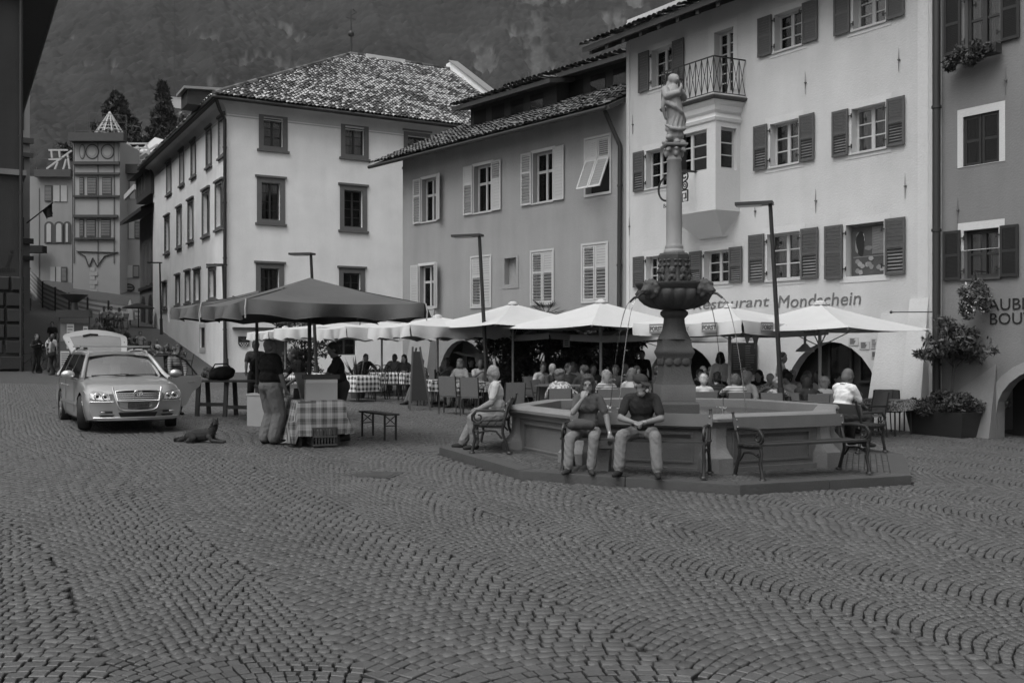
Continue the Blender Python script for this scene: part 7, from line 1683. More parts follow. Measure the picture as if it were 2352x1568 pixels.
bicycle('dark bicycle leaning near the corner stones of the information house', 62, 44.2, .35); bicycle('bicycle half hidden behind the group of people on the left', 108, 46.5, -.2)
cu_ = thing('closed_parasol', 'tall pale closed parasol on the upper street terrace', 'parasol', gat(299, 66)); p = MB(); g = gat(299, 66); zt_ = px(299, 688, 66).z - g.z; p.tube([(0, 0, 0), (0, 0, zt_)], .04, 6); p.build('pole', M['dark_metal'], cu_); p = MB(); p.lathe([(.30, zt_ - 1.35), (.26, zt_ - .9), (.12, zt_ - .3), (.03, zt_)], 10, mod=lambda i, j, a: 1 + .15 * (j % 2)); p.build('canopy', M['pl_band'], cu_, 40)
ud = thing('dark_umbrella', 'flat dark parasol over the upper terrace beside the narrow house', 'parasol', gat(318, 64)); g = gat(318, 64); zt_ = px(318, 699, 64).z - g.z; p = MB(); p.tube([(0, 0, 0), (0, 0, zt_)], .04, 6); p.build('pole', M['dark_metal'], ud); p = MB(); p.lathe([(1.0, zt_ - .25), (.98, zt_ - .2), (.1, zt_ + .08)], 12); p.build('canopy', M['black'], ud, 30)
# ------------------------------------------------------------------ the silver estate car (front towards -y, its left side +x)
M['silver'] = mat('silver', .56, .28, .03, 3, metal=.75, spec=.6, coat=.6); M['chrome'] = mat('chrome', .75, .12, 0, 3, metal=.95); M['trim'] = mat('trim', .02, .5, .1, 8); M['lamp_glass'] = mat('lamp_glass', .3, .1, .1, 6, spec=.8, coat=1.0)
M['rim_metal'] = mat('rim_metal', .4, .35, .05, 4, metal=.6); M['car_inside'] = mat('car_inside', .03, .8, .2, 5)
hd2 = Vector((.52, -.854)).normalized(); crot = math.atan2(hd2.x, -hd2.y); cpos = V3(-6.86, 18.28, 0); cpos.z = gz(-7.9, 20.3) + .0
car = thing('parked_car', 'silver estate car with its tailgate raised and a rear door open', 'car', cpos, crot)
nose = lambda x, z: .26 * (abs(x) / .86) ** 2.6 + max(0, (z - .56)) * .42 + max(0, .34 - z) * .35
WH = [(.93, .335), (3.63, .335)]
def car_body():
    ys = np.concatenate([np.linspace(0, .5, 9), np.arange(.56, 4.45, .075), np.linspace(4.5, 4.72, 4)])
    def prof(y):
        w = np.interp(y, [0, .05, .25, .6, 1.2, 3.9, 4.4, 4.62, 4.72], [.80, .835, .862, .872, .88, .88, .86, .83, .80]); zt = np.interp(y, [0, .1, .35, .8, 1.25, 1.5, 4.3, 4.72], [.70, .76, .84, .92, .985, 1.0, .96, .93]); zs = np.interp(y, [0, .1, .35, .8, 1.25, 1.6, 4.3, 4.72], [.62, .68, .76, .83, .89, .92, .93, .90])
        zb = np.interp(y, [0, .3, 4.3, 4.72], [.20, .18, .18, .30])
        return [(w * .80, zb), (w * .93, zb + .02), (w * .965, zb + .10), (w * .985, .36), (w, .46), (w, .56), (w * .99, .66), (w * .985, .73) if zs > .75 else (w * .985, (zs + .66) / 2), (w * .965, zs - .05), (w * .94, zs), (w * .88, zs + (zt - zs) * .45), (w * .70, zs + (zt - zs) * .78), (w * .40, zt - .006), (0, zt)]
    V = []; n = 14
    for y in ys:
        for x, z in prof(y):
            f = max(0, 1 - y / .62) ; yy = y + f * nose(x, min(z, .8)) if y < .62 else y
            V.append([x, yy, z])
    V = np.array(V)
    for wy, wz in WH:
        d = np.hypot(V[:, 1] - wy, V[:, 2] - wz); side = V[:, 0] > .6; m = side & (np.abs(d - .365) < .06) & (V[:, 2] < .76)
        V[m, 1] = wy + (V[m, 1] - wy) / d[m] * .365; V[m, 2] = wz + (V[m, 2] - wz) / d[m] * .365
    mb = MB()
    for s_ in (1, -1):
        fs = []
        for i in range(len(ys) - 1):
            for j in range(n - 1):
                q = (i * n + j, i * n + j + 1, (i + 1) * n + j + 1, (i + 1) * n + j); c = V[list(q)].mean(0)
                if j < 8 and any(math.hypot(c[1] - wy, c[2] - wz) < .36 for wy, wz in WH): continue
                fs.append(q if s_ < 0 else q[::-1])
        mb.add([(s_ * v[0], v[1], v[2]) for v in V], fs)
        k = (len(ys) - 1) * n; mb.add([(s_ * v[0], v[1], v[2]) for v in V[:n]] + [(0, nose(0, .2), .2)], [tuple(list(range(n)) + [n])]); mb.add([(s_ * v[0], v[1], v[2]) for v in V[k:k + n]] + [(0, 4.74, .3)], [tuple(list(range(n)) + [n])])
    return mb
car_body().build('body', M['silver'], car, 38)
p = MB()
for s_ in (-1, 1):
    for wy, wz in WH: p.box(s_ * .45, s_ * .80, wy - .37, wy + .37, .16, .72) if s_ > 0 else p.box(-.80, -.45, wy - .37, wy + .37, .16, .72)
p.box(-.78, .78, .5, 4.4, .16, .22); p.build('underbody', M['trim'], car)
for s_ in (-1, 1):
    for k, (wy, wz) in enumerate(WH):
        w_ = put('wheel', None, car, (s_ * .80, wy, .315)); bpy.data.objects.remove(w_)
        p = MB(); prof = [(.20, -.10), (.30, -.105), (.32, -.08), (.322, 0), (.32, .08), (.30, .105), (.215, .10), (.20, .06)]
        p.lathe(prof, 28); steer = math.radians(14) if k == 0 else 0
        o = p.build('wheel', M['rubber'], car, 40, loc=(s_ * .78, wy, .318)); o.rotation_euler = Euler((0, s_ * PI / 2, -steer * 1.0), 'XYZ')
        p = MB(); p.lathe([(.215, .07), (.21, .04), (.05, .045), (.05, .085), (.001, .09)], 24)
        for q in range(5): a = q * 2 * PI / 5; p.bar((.05 * math.cos(a), .05 * math.sin(a), .08), (.20 * math.cos(a), .20 * math.sin(a), .075), .065, .03)
        put('rim', p.mesh('rim', M['rim_metal'], 40), o)
# greenhouse
roofz = lambda y: float(np.interp(y, [1.95, 2.3, 3.0, 3.8, 4.3], [1.41, 1.455, 1.475, 1.45, 1.40])); roofw = lambda y: float(np.interp(y, [1.95, 2.6, 4.3], [.575, .60, .575]))
p = MB(); ysr = np.linspace(1.93, 4.32, 14); ns = 9
for y in ysr:
    for j in range(ns): f = -1 + 2 * j / (ns - 1); p.v.append((roofw(y) * f, y, roofz(y) - .055 * abs(f) ** 2.2))
for i in range(13):
    for j in range(ns - 1): p.f.append((i * ns + j, i * ns + j + 1, (i + 1) * ns + j + 1, (i + 1) * ns + j)); p.m.append(0)
p.build('roof', M['silver'], car, 60)
def grid(P, nu, nv):
    q = MB(); q.v = [tuple(P(i / nu, j / nv)) for j in range(nv + 1) for i in range(nu + 1)]; q.f = [(j * (nu + 1) + i, j * (nu + 1) + i + 1, (j + 1) * (nu + 1) + i + 1, (j + 1) * (nu + 1) + i) for j in range(nv) for i in range(nu)]; q.m = [0] * len(q.f); return q
def screen(u, v):
    x = (u * 2 - 1); w = .735 + (.56 - .735) * v; y0, z0 = 1.20, .985; y1, z1 = 1.95, 1.395; return (x * w, y0 + (y1 - y0) * v + .20 * x * x * (1 - .5 * v), z0 + (z1 - z0) * v - .03 * x * x + .03 * math.sin(v * PI))
grid(screen, 10, 6).build('windscreen', M['car_glass'], car, 80)
p = MB(); p.box(-.74, .74, 1.35, 4.35, .86, .90); p.build('cabin_floor', M['car_inside'], car)
p = MB(); p.add([(-.72, 1.32, .97), (.72, 1.32, .97), (.66, 1.75, 1.0), (-.66, 1.75, 1.0)], [(0, 1, 2, 3)]); p.build('dashboard', M['car_inside'], car)
for x in (-.35, .35):
    b = MB(); b.box(x - .24, x + .24, 2.3, 2.45, .88, 1.22).box(x - .12, x + .12, 2.36, 2.44, 1.22, 1.36); b.build('seat', M['car_inside'], car)
p = MB(); p.box(-.60, -.25, 1.45, 1.62, .99, 1.0); p.build('paper', M['paper'], car)
for s_ in (-1, 1):
    p = MB(); p.tube([(s_ * .80, 1.12, .935), (s_ * .745, 1.40, 1.03), (s_ * .66, 1.72, 1.23), (s_ * .585, 1.97, 1.375), (s_ * .60, 2.6, 1.43), (s_ * .585, 3.7, 1.42), (s_ * .575, 4.28, 1.36), (s_ * .66, 4.5, 1.15), (s_ * .78, 4.58, .95)], [.04, .038, .036, .036, .036, .036, .036, .05, .06], 8); p.build('pillar', M['silver'], car, 60)
    for y0, y1 in ((2.62, 2.78), (3.62, 3.80)):
        if s_ > 0 and y0 < 3: continue
        p = MB(); p.add([(s_ * .80, y0, .93), (s_ * .80, y1, .93), (s_ * .615, y1 - .05, 1.42), (s_ * .615, y0 + .02, 1.42)], [(0, 1, 2, 3)]); p.build('door_post', M['trim'], car)
    spans = [(1.45, 2.62, 2.02), (2.78, 3.62, 2.78), (3.80, 4.48, 3.78)]
    for k, (y0, y1, yt) in enumerate(spans):
        if s_ > 0 and k == 1: continue
        p = MB(); y1t = y1 - .05 if k < 2 else 4.25; p.add([(s_ * .815, y0, .945), (s_ * .815, y1, .945), (s_ * .62, y1t, 1.40), (s_ * .62, yt, 1.40)], [(0, 1, 2, 3)]); p.build('side_window', M['car_glass'], car)
    p = MB(); p.tube([(s_ * .885, 1.35, .925), (s_ * .885, 4.4, .945)], .012, 6); p.build('belt_trim', M['trim'], car)
    p = MB(); p.tube([(s_ * .89, .98 + .36, .47), (s_ * .893, 3.23, .47)], .022, 6, flat=1.6); p.build('side_moulding', M['silver'], car, 60)
    # roof rail, door mirror, handles
    p = MB(); p.tube([(s_ * .555, 2.0, 1.40), (s_ * .555, 2.12, 1.465), (s_ * .57, 2.6, 1.50), (s_ * .57, 3.7, 1.495), (s_ * .555, 4.15, 1.45), (s_ * .55, 4.25, 1.40)], [.014, .018, .018, .018, .018, .014], 7); p.build('roof_rail', M['silver'], car, 60)
    b = MB(); b.ball((s_ * 1.0, 1.50, 1.02), (.125, .08, .085), 14, 9); o = b.build('mirror', M['silver'], car, 60); q = MB(); q.bar((s_ * .80, 1.52, .965), (s_ * .93, 1.51, .97), .05, .035); put('mirror_foot', q.mesh('mirror_foot', M['trim']), o)
    for y in (2.45, 3.35):
        if s_ > 0 and y > 3: continue
        p = MB(); p.tube([(s_ * .89, y - .1, .80), (s_ * .915, y, .80), (s_ * .89, y + .1, .80)], .016, 6); p.build('door_handle', M['silver'], car, 60)
    for y in (2.70, 1.55, 3.68): p = MB(); p.box(min(s_ * .8815, s_ * .886), max(s_ * .8815, s_ * .886), y, y + .008, .30, .90); p.build('door_gap', M['trim'], car)
for y in (2.35, 3.35): p = MB(); p.bar((-.66, y, 1.56), (.66, y, 1.56), .07, .03); o = p.build('roof_bar', M['silver'], car); q = MB(); q.box(-.60, -.53, y - .03, y + .03, 1.49, 1.55).box(.53, .60, y - .03, y + .03, 1.49, 1.55); put('bar_foot', q.mesh('bar_foot', M['trim']), o)
p = MB(); p.tube([(-.60, 1.24 + .12, .995), (-.1, 1.22, 1.015), (.05, 1.21, 1.02)], .010, 5).tube([(.0, 1.22, 1.01), (.45, 1.25, 1.01), (.62, 1.33, 1.0)], .010, 5); p.build('wiper', M['trim'], car)
# front details laid on the curved nose
def on_nose(poly, nm, m, lift=.012, th=.02, parent=None):
    vs = []; n = len(poly)
    for d in (lift, lift - th):
        for x, z in poly: vs.append((x, nose(x, z) - d, z))
    q = MB(); q.add(vs, [tuple(range(n)), tuple(range(n, 2 * n))[::-1]] + [(i, n + i, n + (i + 1) % n, (i + 1) % n) for i in range(n)]); me = q.mesh(nm, m); recalc(me); return put(nm, me, parent or car)
gr = on_nose([(-.36, .565), (-.2, .56), (0, .558), (.2, .56), (.36, .565), (.385, .72), (.2, .735), (0, .74), (-.2, .735), (-.385, .72)], 'grille', M['trim'], .022, .03)
for k in range(4):
    z = .583 + k * .036; w = .352 + k * .008; pts = [(x, nose(x, z) - .05, z) for x in np.linspace(-w, w, 9)]; q = MB(); q.tube(pts, .0085, 6, flat=1.2); put('grille_bar', q.mesh('grille_bar', M['chrome'], 60), gr)
pts = [(x, nose(x, z) - .05, z) for x, z in [(-.36, .56), (-.39, .73), (-.2, .748), (0, .755), (.2, .748), (.39, .73), (.36, .56), (0, .552), (-.36, .56)]]; q = MB(); q.tube(pts, .014, 6); put('grille_frame', q.mesh('grille_frame', M['silver'], 60), gr)
em = put('emblem', None, None); bpy.data.objects.remove(em)
q = MB(); zc = .70
for rx, rz, dz in ((.075, .05, 0), (.025, .045, .004), (.055, .018, .022)): q.tube([(rx * math.cos(a), -.082, zc + dz + rz * math.sin(a)) for a in np.linspace(0, 2 * PI, 22)], .007, 5)
o = q.build('emblem', M['chrome'], car, 60, loc=(0, nose(0, .7) + .005, 0))
pts = [(x, nose(x, z) - .03, z) for x, z in [(-.43, .80), (-.40, .66), (-.36, .50), (-.33, .42), (-.25, .385), (0, .375), (.25, .385), (.33, .42), (.36, .50), (.40, .66), (.43, .80)]]; q = MB(); q.tube(pts, .022, 7); q.build('nose_ridge', M['silver'], car, 60)
for s_ in (-1, 1):
    P = [(s_ * .47, .585), (s_ * .60, .575), (s_ * .74, .59), (s_ * .80, .62), (s_ * .80, .71), (s_ * .74, .745), (s_ * .60, .735), (s_ * .50, .70)]
    if s_ < 0: P = P[::-1]
    h_ = on_nose(P, 'headlight', M['lamp_glass'], .02, .04)
    for x, z, r in ((.68, .645, .056), (.555, .635, .05)):
        q = MB(); q.tube([(s_ * x + r * math.cos(a), nose(x, z) - .034, z + r * math.sin(a)) for a in np.linspace(0, 2 * PI, 16)], .009, 5); put('lamp_ring', q.mesh('lamp_ring', M['chrome'], 60), h_); q = MB(); q.ball((s_ * x, nose(x, z) - .012, z), (r * .55, .03, r * .55), 10, 6); put('bulb', q.mesh('bulb', M['trim'], 60), h_)
    a = [(s_ * .44, .375), (s_ * .64, .375), (s_ * .64, .335), (s_ * .44, .335)]; on_nose(a if s_ < 0 else a[::-1], 'fog_recess', M['trim'], .018, .03); q = MB(); q.ball((s_ * .60, nose(.6, .355) - .03, .355), (.045, .015, .02), 10, 6); q.build('fog_lamp', M['lamp_glass'], car, 60)
    a = [(s_ * .40, .305), (s_ * .66, .305), (s_ * .62, .275), (s_ * .44, .275)]; on_nose(a if s_ < 0 else a[::-1], 'lower_slot', M['trim'], .016, .03)
    pts = [(s_ * x, nose(x, .545) - .006, .545) for x in (.42, .55, .70, .80)]; q = MB(); q.tube(pts, .010, 6); q.build('bumper_crease', M['silver'], car, 60)
on_nose([(-.34, .345), (-.30, .265), (.30, .265), (.34, .345)], 'air_intake', M['trim'], .02, .03)
pts = [(x, nose(x, .25) - .01, .25) for x in np.linspace(-.74, .74, 11)]; q = MB(); q.tube(pts, .016, 6); q.build('lip', M['silver'], car, 60)
nb = nose(0, .47); p = MB(); p.box(-.185, .185, nb - .055, nb - .03, .425, .53); pt_ = p.build('number_plate', M['trim'], car); p = MB(); p.box(-.165, .165, nb - .060, nb - .055, .435, .52); p.build('plate_field', M['kerb'], car)
o = text('CS 226NP', .078, 'lettering', M['black'], car, (0, nb - .0605, .452), None, 0, .002, 'CENTER', .92); o.rotation_euler = (PI / 2, 0, 0)
# raised tailgate
th = math.radians(27)
def gate(u, v):
    x = u * 2 - 1; w = .56 + .11 * math.sin(v * PI * .6); L = .95 * v; return (x * w * (1 - .1 * max(0, v - .8) / .2), 4.28 + L * math.cos(th) - .06 * x * x * v, 1.42 + L * math.sin(th) + .05 * math.sin(v * PI) + .10 * v * (1 - x * x))
def band(u0, u1, v0, v1, nm, m, up=0.):
    q = grid(lambda u, v: tuple(Vector(gate(u0 + (u1 - u0) * u, v0 + (v1 - v0) * v)) + V3(0, 0, up)), 10, 4); b = grid(lambda u, v: tuple(Vector(gate(u0 + (u1 - u0) * (1 - u), v0 + (v1 - v0) * v)) + V3(0, 0, up - .03)), 10, 4); q.add(b.v, b.f); return q
tg_ = band(0, 1, .68, 1, '', None).build('tailgate', M['silver'], car, 60)
for a in ((0, .10, .0, .68), (.90, 1, .0, .68), (.10, .90, .0, .06)): put('gate_frame', band(*a, '', None).mesh('gate_frame', M['silver'], 60), tg_)
put('rear_window', band(.10, .90, .06, .68, '', None, -.004).mesh('rear_window', M['rear_glass'] if 'rear_glass' in M else M['lamp_grey'] if 'lamp_grey' in M else mat('rear_glass', .16, .15, .15, 3, spec=.8), 60), tg_)
q = MB(); q.tube([Vector(gate(.30, .62)) + V3(0, 0, .02), Vector(gate(.42, .66)) + V3(0, 0, .03), Vector(gate(.54, .66)) + V3(0, 0, .02)], .022, 6); put('rear_wiper', q.mesh('rear_wiper', M['trim'], 60), tg_)
for s_ in (-1, 1): q = MB(); q.tube([(s_ * .58, 4.36, 1.30), tuple(Vector(gate(.5 + s_ * .45, .45)))], .012, 5); put('gas_strut', q.mesh('gas_strut', M['trim']), tg_)
# open left rear door
ao = math.radians(74); HD = Matrix.Translation((.875, 2.76, 0)) @ Matrix.Rotation(-ao, 4, 'Z')           # local y runs along the door from its hinge
def door_pt(x, y, z): return HD @ V3(x, y, z)
out = [(0, .28), (.66, .28), (.74, .36), (.86, .58), (1.03, .70), (1.08, .82), (1.05, .93), (0, .93)]
p = MB(); n = len(out); p.add([door_pt(.0, y, z) for y, z in out] + [door_pt(-.07, y, z) for y, z in out], [tuple(range(n)), tuple(range(n, 2 * n))[::-1]] + [(i, n + i, n + (i + 1) % n, (i + 1) % n) for i in range(n)]); me = p.mesh('door', M['silver']); recalc(me); od_ = put('door', me, car)
q = MB(); q.tube([door_pt(-.03, .02, .93), door_pt(-.16, .03, 1.36), door_pt(-.18, .55, 1.38), door_pt(-.15, .78, 1.26), door_pt(-.03, .98, .95)], .022, 6); put('window_frame', q.mesh('window_frame', M['trim'], 60), od_)
q = MB(); q.tube([door_pt(-.03, .66, .93), door_pt(-.165, .64, 1.35)], .016, 6); put('window_bar', q.mesh('window_bar', M['trim'], 60), od_)
q = MB(); q.add([door_pt(-.04, .02, .93), door_pt(-.04, .97, .93), door_pt(-.15, .78, 1.25), door_pt(-.18, .54, 1.37), door_pt(-.165, .03, 1.35)], [(0, 1, 2, 3, 4)]); put('door_glass', q.mesh('door_glass', M['pane']), od_)
q = MB(); q.tube([door_pt(.0, .74, .80), door_pt(.03, .82, .80), door_pt(.0, .90, .80)], .016, 6); put('door_handle', q.mesh('door_handle', M['silver'], 60), od_)
# ------------------------------------------------------------------ terrace tables, chairs, people
rad = math.radians
tabs = [(1660, 20.3, 'floral'), (1775, 20.5, 'floral'), (1868, 20.1, 'floral'), (1300, 21.2, None), (1395, 21.6, 'floral'), (1440, 24.2, 'floral'), (1740, 22.9, 'floral'), (1600, 23.3, 'floral'), (1840, 22.4, 'floral')]
names = ['behind the basin, by the white-haired woman', 'behind the basin, by the bald man', 'behind the basin, by the curly blonde woman', 'bare pale table left of the woman in the floral top', 'behind the woman in the striped top', 'by the dark shrub left of the column', 'below the blackboard', 'right of the fountain pedestal', 'in front of the big arch']
for (X, D, m), nm in zip(tabs, names): cafe_table(('terrace table ' if not nm.startswith('bare') else '') + nm, X, D, FR_ROT, .8, .8, m or 'pale', .2, 'patterned tablecloth on the table ' + nm) if m else cafe_table('bare pale terrace table beside the woman in the floral top', X, D, FR_ROT + .5, 1.1, .8, None, h=.92)
cafe_table('terrace table at the right end, in front of the buttress', 2030, 21.4, FR_ROT + .1, 1.0, .8, 'floral', .22, 'patterned tablecloth on the rightmost terrace table')
for X, D, r, lb in ((1998, 20.6, -70, 'woven chair left of the rightmost terrace table'), (2046, 22.1, 150, 'woven chair behind the rightmost terrace table'), (2012, 22.0, 190, 'woven chair close to the wall behind the rightmost table')): chair('panel', lb, X, D, rad(r))
cafe_table('chequered table beside the panel chairs in front of the grey house arch', 1000, 27.0, FR_ROT, .9, .8, 'check', .3, 'chequered cloth beside the white parasol foot')
cafe_table('patterned table of the couple before the grey house arch', 1098, 26.2, FR_ROT, .9, .8, 'floral', .25, 'patterned cloth before the couple at the grey house arch')
cafe_table('chequered table of the seated woman with long dark hair', 945, 31.2, FR_ROT - .1, .9, .8, 'check', .32, 'chequered cloth before the woman with long dark hair')
cafe_table('chequered table left of the woman with long dark hair', 885, 31.5, FR_ROT, .9, .8, 'check', .34, 'chequered cloth left of the woman with long dark hair')
cafe_table('chequered table close behind the apron wearer', 822, 28.6, FR_ROT + .2, .9, .8, 'check', .45, 'chequered cloth with a hanging corner behind the apron wearer')
cafe_table('farther chequered table behind the agave', 850, 34.0, FR_ROT + .2, 1.2, .8, 'check', .3, 'chequered cloth on the farther table behind the agave')
cafe_table('farther chequered table before the grey house corner', 925, 35.0, FR_ROT, 1.2, .8, 'check', .3, 'chequered cloth before the grey house corner')
cafe_table('chequered table seen between the stall seller and the black-shirted man', 700, 29.5, FR_ROT, 1.2, .9, 'check', .3, 'chequered cloth seen between the stall seller and the black-shirted man')
for X, D, r, lb in ((1035, 24.6, 165, 'left of two empty woven chairs before the grey house arch'), (1083, 24.2, 170, 'right of two empty woven chairs before the grey house arch'), (1176, 21.8, 195, 'empty woven chair behind the old man on the bench'), (1245, 21.6, 200, 'empty woven chair left of the bare pale table')): chair('panel', lb, X, D, rad(r))
for X, D, r, lb in ((838, 29.6, 30, 'wire chair nearest the agave'), (872, 29.7, 200, 'wire chair with its back to us, left of the cream parasol pole'), (905, 29.8, 170, 'wire chair right of the cream parasol pole'), (930, 29.6, 190, 'wire chair left of the wooden easel'), (862, 33.0, 0, 'wire chair against the palace wall, round back to the wall'), (886, 33.2, 10, 'second wire chair against the palace wall, by the parasol pole'), (815, 33.5, -20, 'wire chair farthest left by the agave pot')): chair('iron', lb, X, D, rad(r))

def sitter(label, X, D, r, ch='panel', chl=None, **k):
    g = gat(X, D); q = random.Random(label); k.setdefault('head', (q.uniform(-38, 38), q.uniform(-4, 16))); k.setdefault('lean', q.uniform(0, 20)); k.setdefault('twist', q.uniform(-16, 16))
    if 'hands' not in k and q.random() < .55: k['hands'] = [(-.14 + q.uniform(-.1, .1), -.42, q.uniform(.72, 1.05)), (.16 + q.uniform(-.1, .1), -.36, q.uniform(.72, 1.08))]
    o = person(label, g, rad(r), sit=True, seat=.44, **k)
    if ch: chair(ch, chl or 'chair under the ' + ' '.join(label.split()[:13]), X, D, rad(r), g + V3(math.sin(rad(r)) * -.05, math.cos(rad(r)) * .05, 0))
    return o
def stander(label, X, D, r, **k): return person(label, gat(X, D), rad(r), **k)
gR = None
# foreground bench sitters
def on_bench(P, ang, x, y=0.): a = facing(ang); return P + V3(x * math.cos(a) - y * math.sin(a), x * math.sin(a) + y * math.cos(a), 0)
person('woman with straight dark hair on the front bench, hand at her mouth', on_bench(PBA, BA, -.66, .02), facing(BA) + .12, sit=True, H=1.66, shirt=.085, trousers=.20, shoes=.045, hair=.04, style='bob', skin='light', lean=2, head=(8, 6), female=True, hero=True, voxel=.0095, seat=.45,
       hands=[(-.035, -.25, .985, V3(-.4, -.5, -1), V3(.05, .25, 1), .9), (.31, -.10, .50, V3(1, .4, 0), V3(.1, -.35, -.9), .5)], feet=[(-.20, -.48, 0), (.10, -.44, 0)], folds=.024, watch=True)
person('bearded man in a dark cap on the front bench, looking aside with clasped hands', on_bench(PBA, BA, .10, .02), facing(BA) + .05, sit=True, H=1.80, shirt=.03, trousers=.19, shoes=.03, hair=.22, style='beard', hat='cap', skin='mid', lean=20, head=(48, 14), hero=True, voxel=.0095, seat=.45, bulk=1.06,
       hands=[(-.05, -.44, .70, V3(-1, .2, -.5), V3(.8, -.4, -.1), .9), (.07, -.42, .70, V3(1, .2, -.5), V3(-.8, -.5, -.1), .8)], feet=[(-.24, -.50, 0), (.26, -.52, 0)], folds=.024, watch=True)
hb_ = thing('handbag', 'grey shoulder bag held on the lap of the woman on the bench', 'handbag', on_bench(PBA, BA, -.70, -.27) + V3(0, 0, .58), facing(BA)); b = Blob(); b.ell((.02, 0, .07), (.17, .08, .075), 'b').ell((.12, .02, .06), (.10, .07, .07), 'b').ell((-.10, -.01, .05), (.08, .07, .06), 'b'); grow(b, 'body', {'b': cloth(.075)}, .014, hb_); p = MB(); p.tube([(-.14, -.03, .1), (-.2, -.08, .02), (-.22, -.1, -.1), (-.2, -.1, -.22)], .010, 6); p.build('strap', M['black'], hb_)
pbk = thing('shopping_bag', 'pale shopping bag under the bench behind the woman\'s legs', 'bag', on_bench(PBA, BA, -.48, .06) + V3(0, 0, .0), facing(BA)); p = MB(); p.add([(-.11, -.08, 0), (.11, -.08, 0), (.11, .08, 0), (-.11, .08, 0), (-.13, -.06, .3), (.13, -.06, .3), (.13, .06, .3), (-.13, .06, .3)], [(0, 3, 2, 1), (4, 5, 6, 7), (0, 1, 5, 4), (1, 2, 6, 5), (2, 3, 7, 6), (3, 0, 4, 7)]); p.build('bag', M['granite'], pbk)
person('grey-haired old man in a pale shirt sitting sideways on the left bench', on_bench(PBD, BD, .15, .10), facing(BD), sit=True, H=1.72, shirt=.46, trousers=.22, shoes=.035, hair=.22, style='short', skin='mid', lean=7, head=(2, 14), hero=True, voxel=.0105, seat=.45, bulk=1.14,
       hands=[(-.16, -.34, .63, V3(-.7, .6, -.6), V3(.2, -1, -.1), .6), (.14, -.30, .63, V3(.7, .6, -.6), V3(-.2, -1, -.1), .6)], feet=[(-.12, -.62, 0), (.14, -.40, 0)], folds=.022)
person('broad man in a white T-shirt sitting with his back to us, right of the fountain', on_bench(PBC, BC, .0, -.04), facing(BC) + .1, sit=True, H=1.84, shirt=.74, trousers=.05, shoes=.05, hair=.10, style='short', skin='tan', lean=16, head=(-8, 14), hero=True, voxel=.0125, seat=.45, bulk=1.18,
       hands=[(-.08, -.50, .70, None, None, .9), (.08, -.5, .70, None, None, .9)], feet=[(-.2, -.45, 0), (.2, -.5, 0)], folds=.024)
# stall
person('stout man in a black polo shirt and light trousers at the stall, hand in pocket', V3(-4.12, 16.98, gz(-4.12, 16.98)), rad(136), H=1.80, shirt=.012, trousers=.15, shoes=.03, hair=.10, style='receding', skin='tan', bulk=1.52, lean=0, head=(-30, 4), hero=True, voxel=.0115,
       hands=[(-.24, -.16, .90, V3(-1, .5, 0), V3(.2, -.5, -.8), .9), (.14, -.42, 1.24, V3(.8, .2, -1), V3(0, -.6, .6), .8)], folds=.024)
person('seller in a dark T-shirt bending over the goods behind the stall table', gat(703, 19.6), rad(-62), H=1.68, shirt=.02, trousers=.10, hair=.04, style='short', skin='tan', lean=24, head=(0, 8), bulk=1.1, voxel=.014, hands=[(-.12, -.52, .95, None, None, .6), (.2, -.40, .92, None, None, .6)])
person('tall person in a sleeveless dark top and apron right of the stall table', gat(789, 17.75), rad(-78), H=1.80, shirt=.02, trousers=.05, vest=.04, hair=.012, style='short', skin='tan', lean=14, head=(4, 22), voxel=.0125, hero=True, hands=[(-.16, -.46, .98, None, None, .7), (.18, -.40, .98, None, None, .7)])
person('seller in grey T-shirt and dark apron behind the canopy pole at the left table', gat(588, 23.6), rad(8), H=1.74, shirt=.07, trousers=.03, vest=.015, hair=.04, style='short', skin='tan', bulk=1.1, lean=6, head=(0, 16), voxel=.015, hands=[(-.18, -.42, .96, None, None, .6), (.18, -.42, .96, None, None, .6)])
person('woman with headscarf and pale shawl leaning by the open car door', gat(402, 22.6), rad(35), H=1.64, shirt=.42, trousers=.05, hair=.04, style='none', hat='scarf', skin='mid', lean=18, head=(0, 10), female=True, voxel=.015, pat='stripe', sleeve='long', hands=[(-.2, -.4, .8), (.1, -.42, .9)])
# right-hand terrace, behind the basin
sitter('white-haired woman in a knitted white top with a dark strap, back to us', 1616, 19.5, 178, shirt=.55, hair=.42, style='short', female=True, H=1.6, pat=None)
o = COL.objects[-1]
sitter('dark-haired person in a dark striped top beside the white-haired woman', 1640, 20.2, 150, shirt=.05, hair=.012, style='short', pat='stripe')
stander('waitress in a white blouse standing behind the pedestal, back to us', 1655, 22.4, 170, shirt=.6, trousers=.02, hair=.012, style='long', female=True, sleeve='long', H=1.70, lean=10)
sitter('short-haired man in a pale horizontally striped shirt, back to us', 1691, 19.5, 178, shirt=.58, hair=.10, style='short', pat='stripe', bulk=1.12, H=1.66)
sitter('dark-haired woman in black sitting under the blackboard', 1743, 22.5, -15, shirt=.02, hair=.012, style='long', female=True)
sitter('bald man in a patterned pale shirt facing us across the table', 1757, 21.0, 12, shirt=.42, pat='blotch', hair=.10, style='none', skin='light', bulk=1.05)
sitter('short-haired blonde woman with dark top leaning on the table', 1784, 19.6, 150, shirt=.10, hair=.22, style='curly', female=True, H=1.5, pat='blotch')
stander('waiter in a light shirt half hidden behind the nearest lamp post', 1788, 23.0, 60, shirt=.42, trousers=.02, hair=.012, style='short', H=1.72)
sitter('young man with wavy dark hair looking left, right of the lamp post', 1811, 20.9, -50, shirt=.16, hair=.012, style='curly', skin='light', H=1.66)
sitter('pale grey-haired man behind the wavy-haired young man', 1824, 22.0, -30, shirt=.3, hair=.22, style='short', H=1.74)
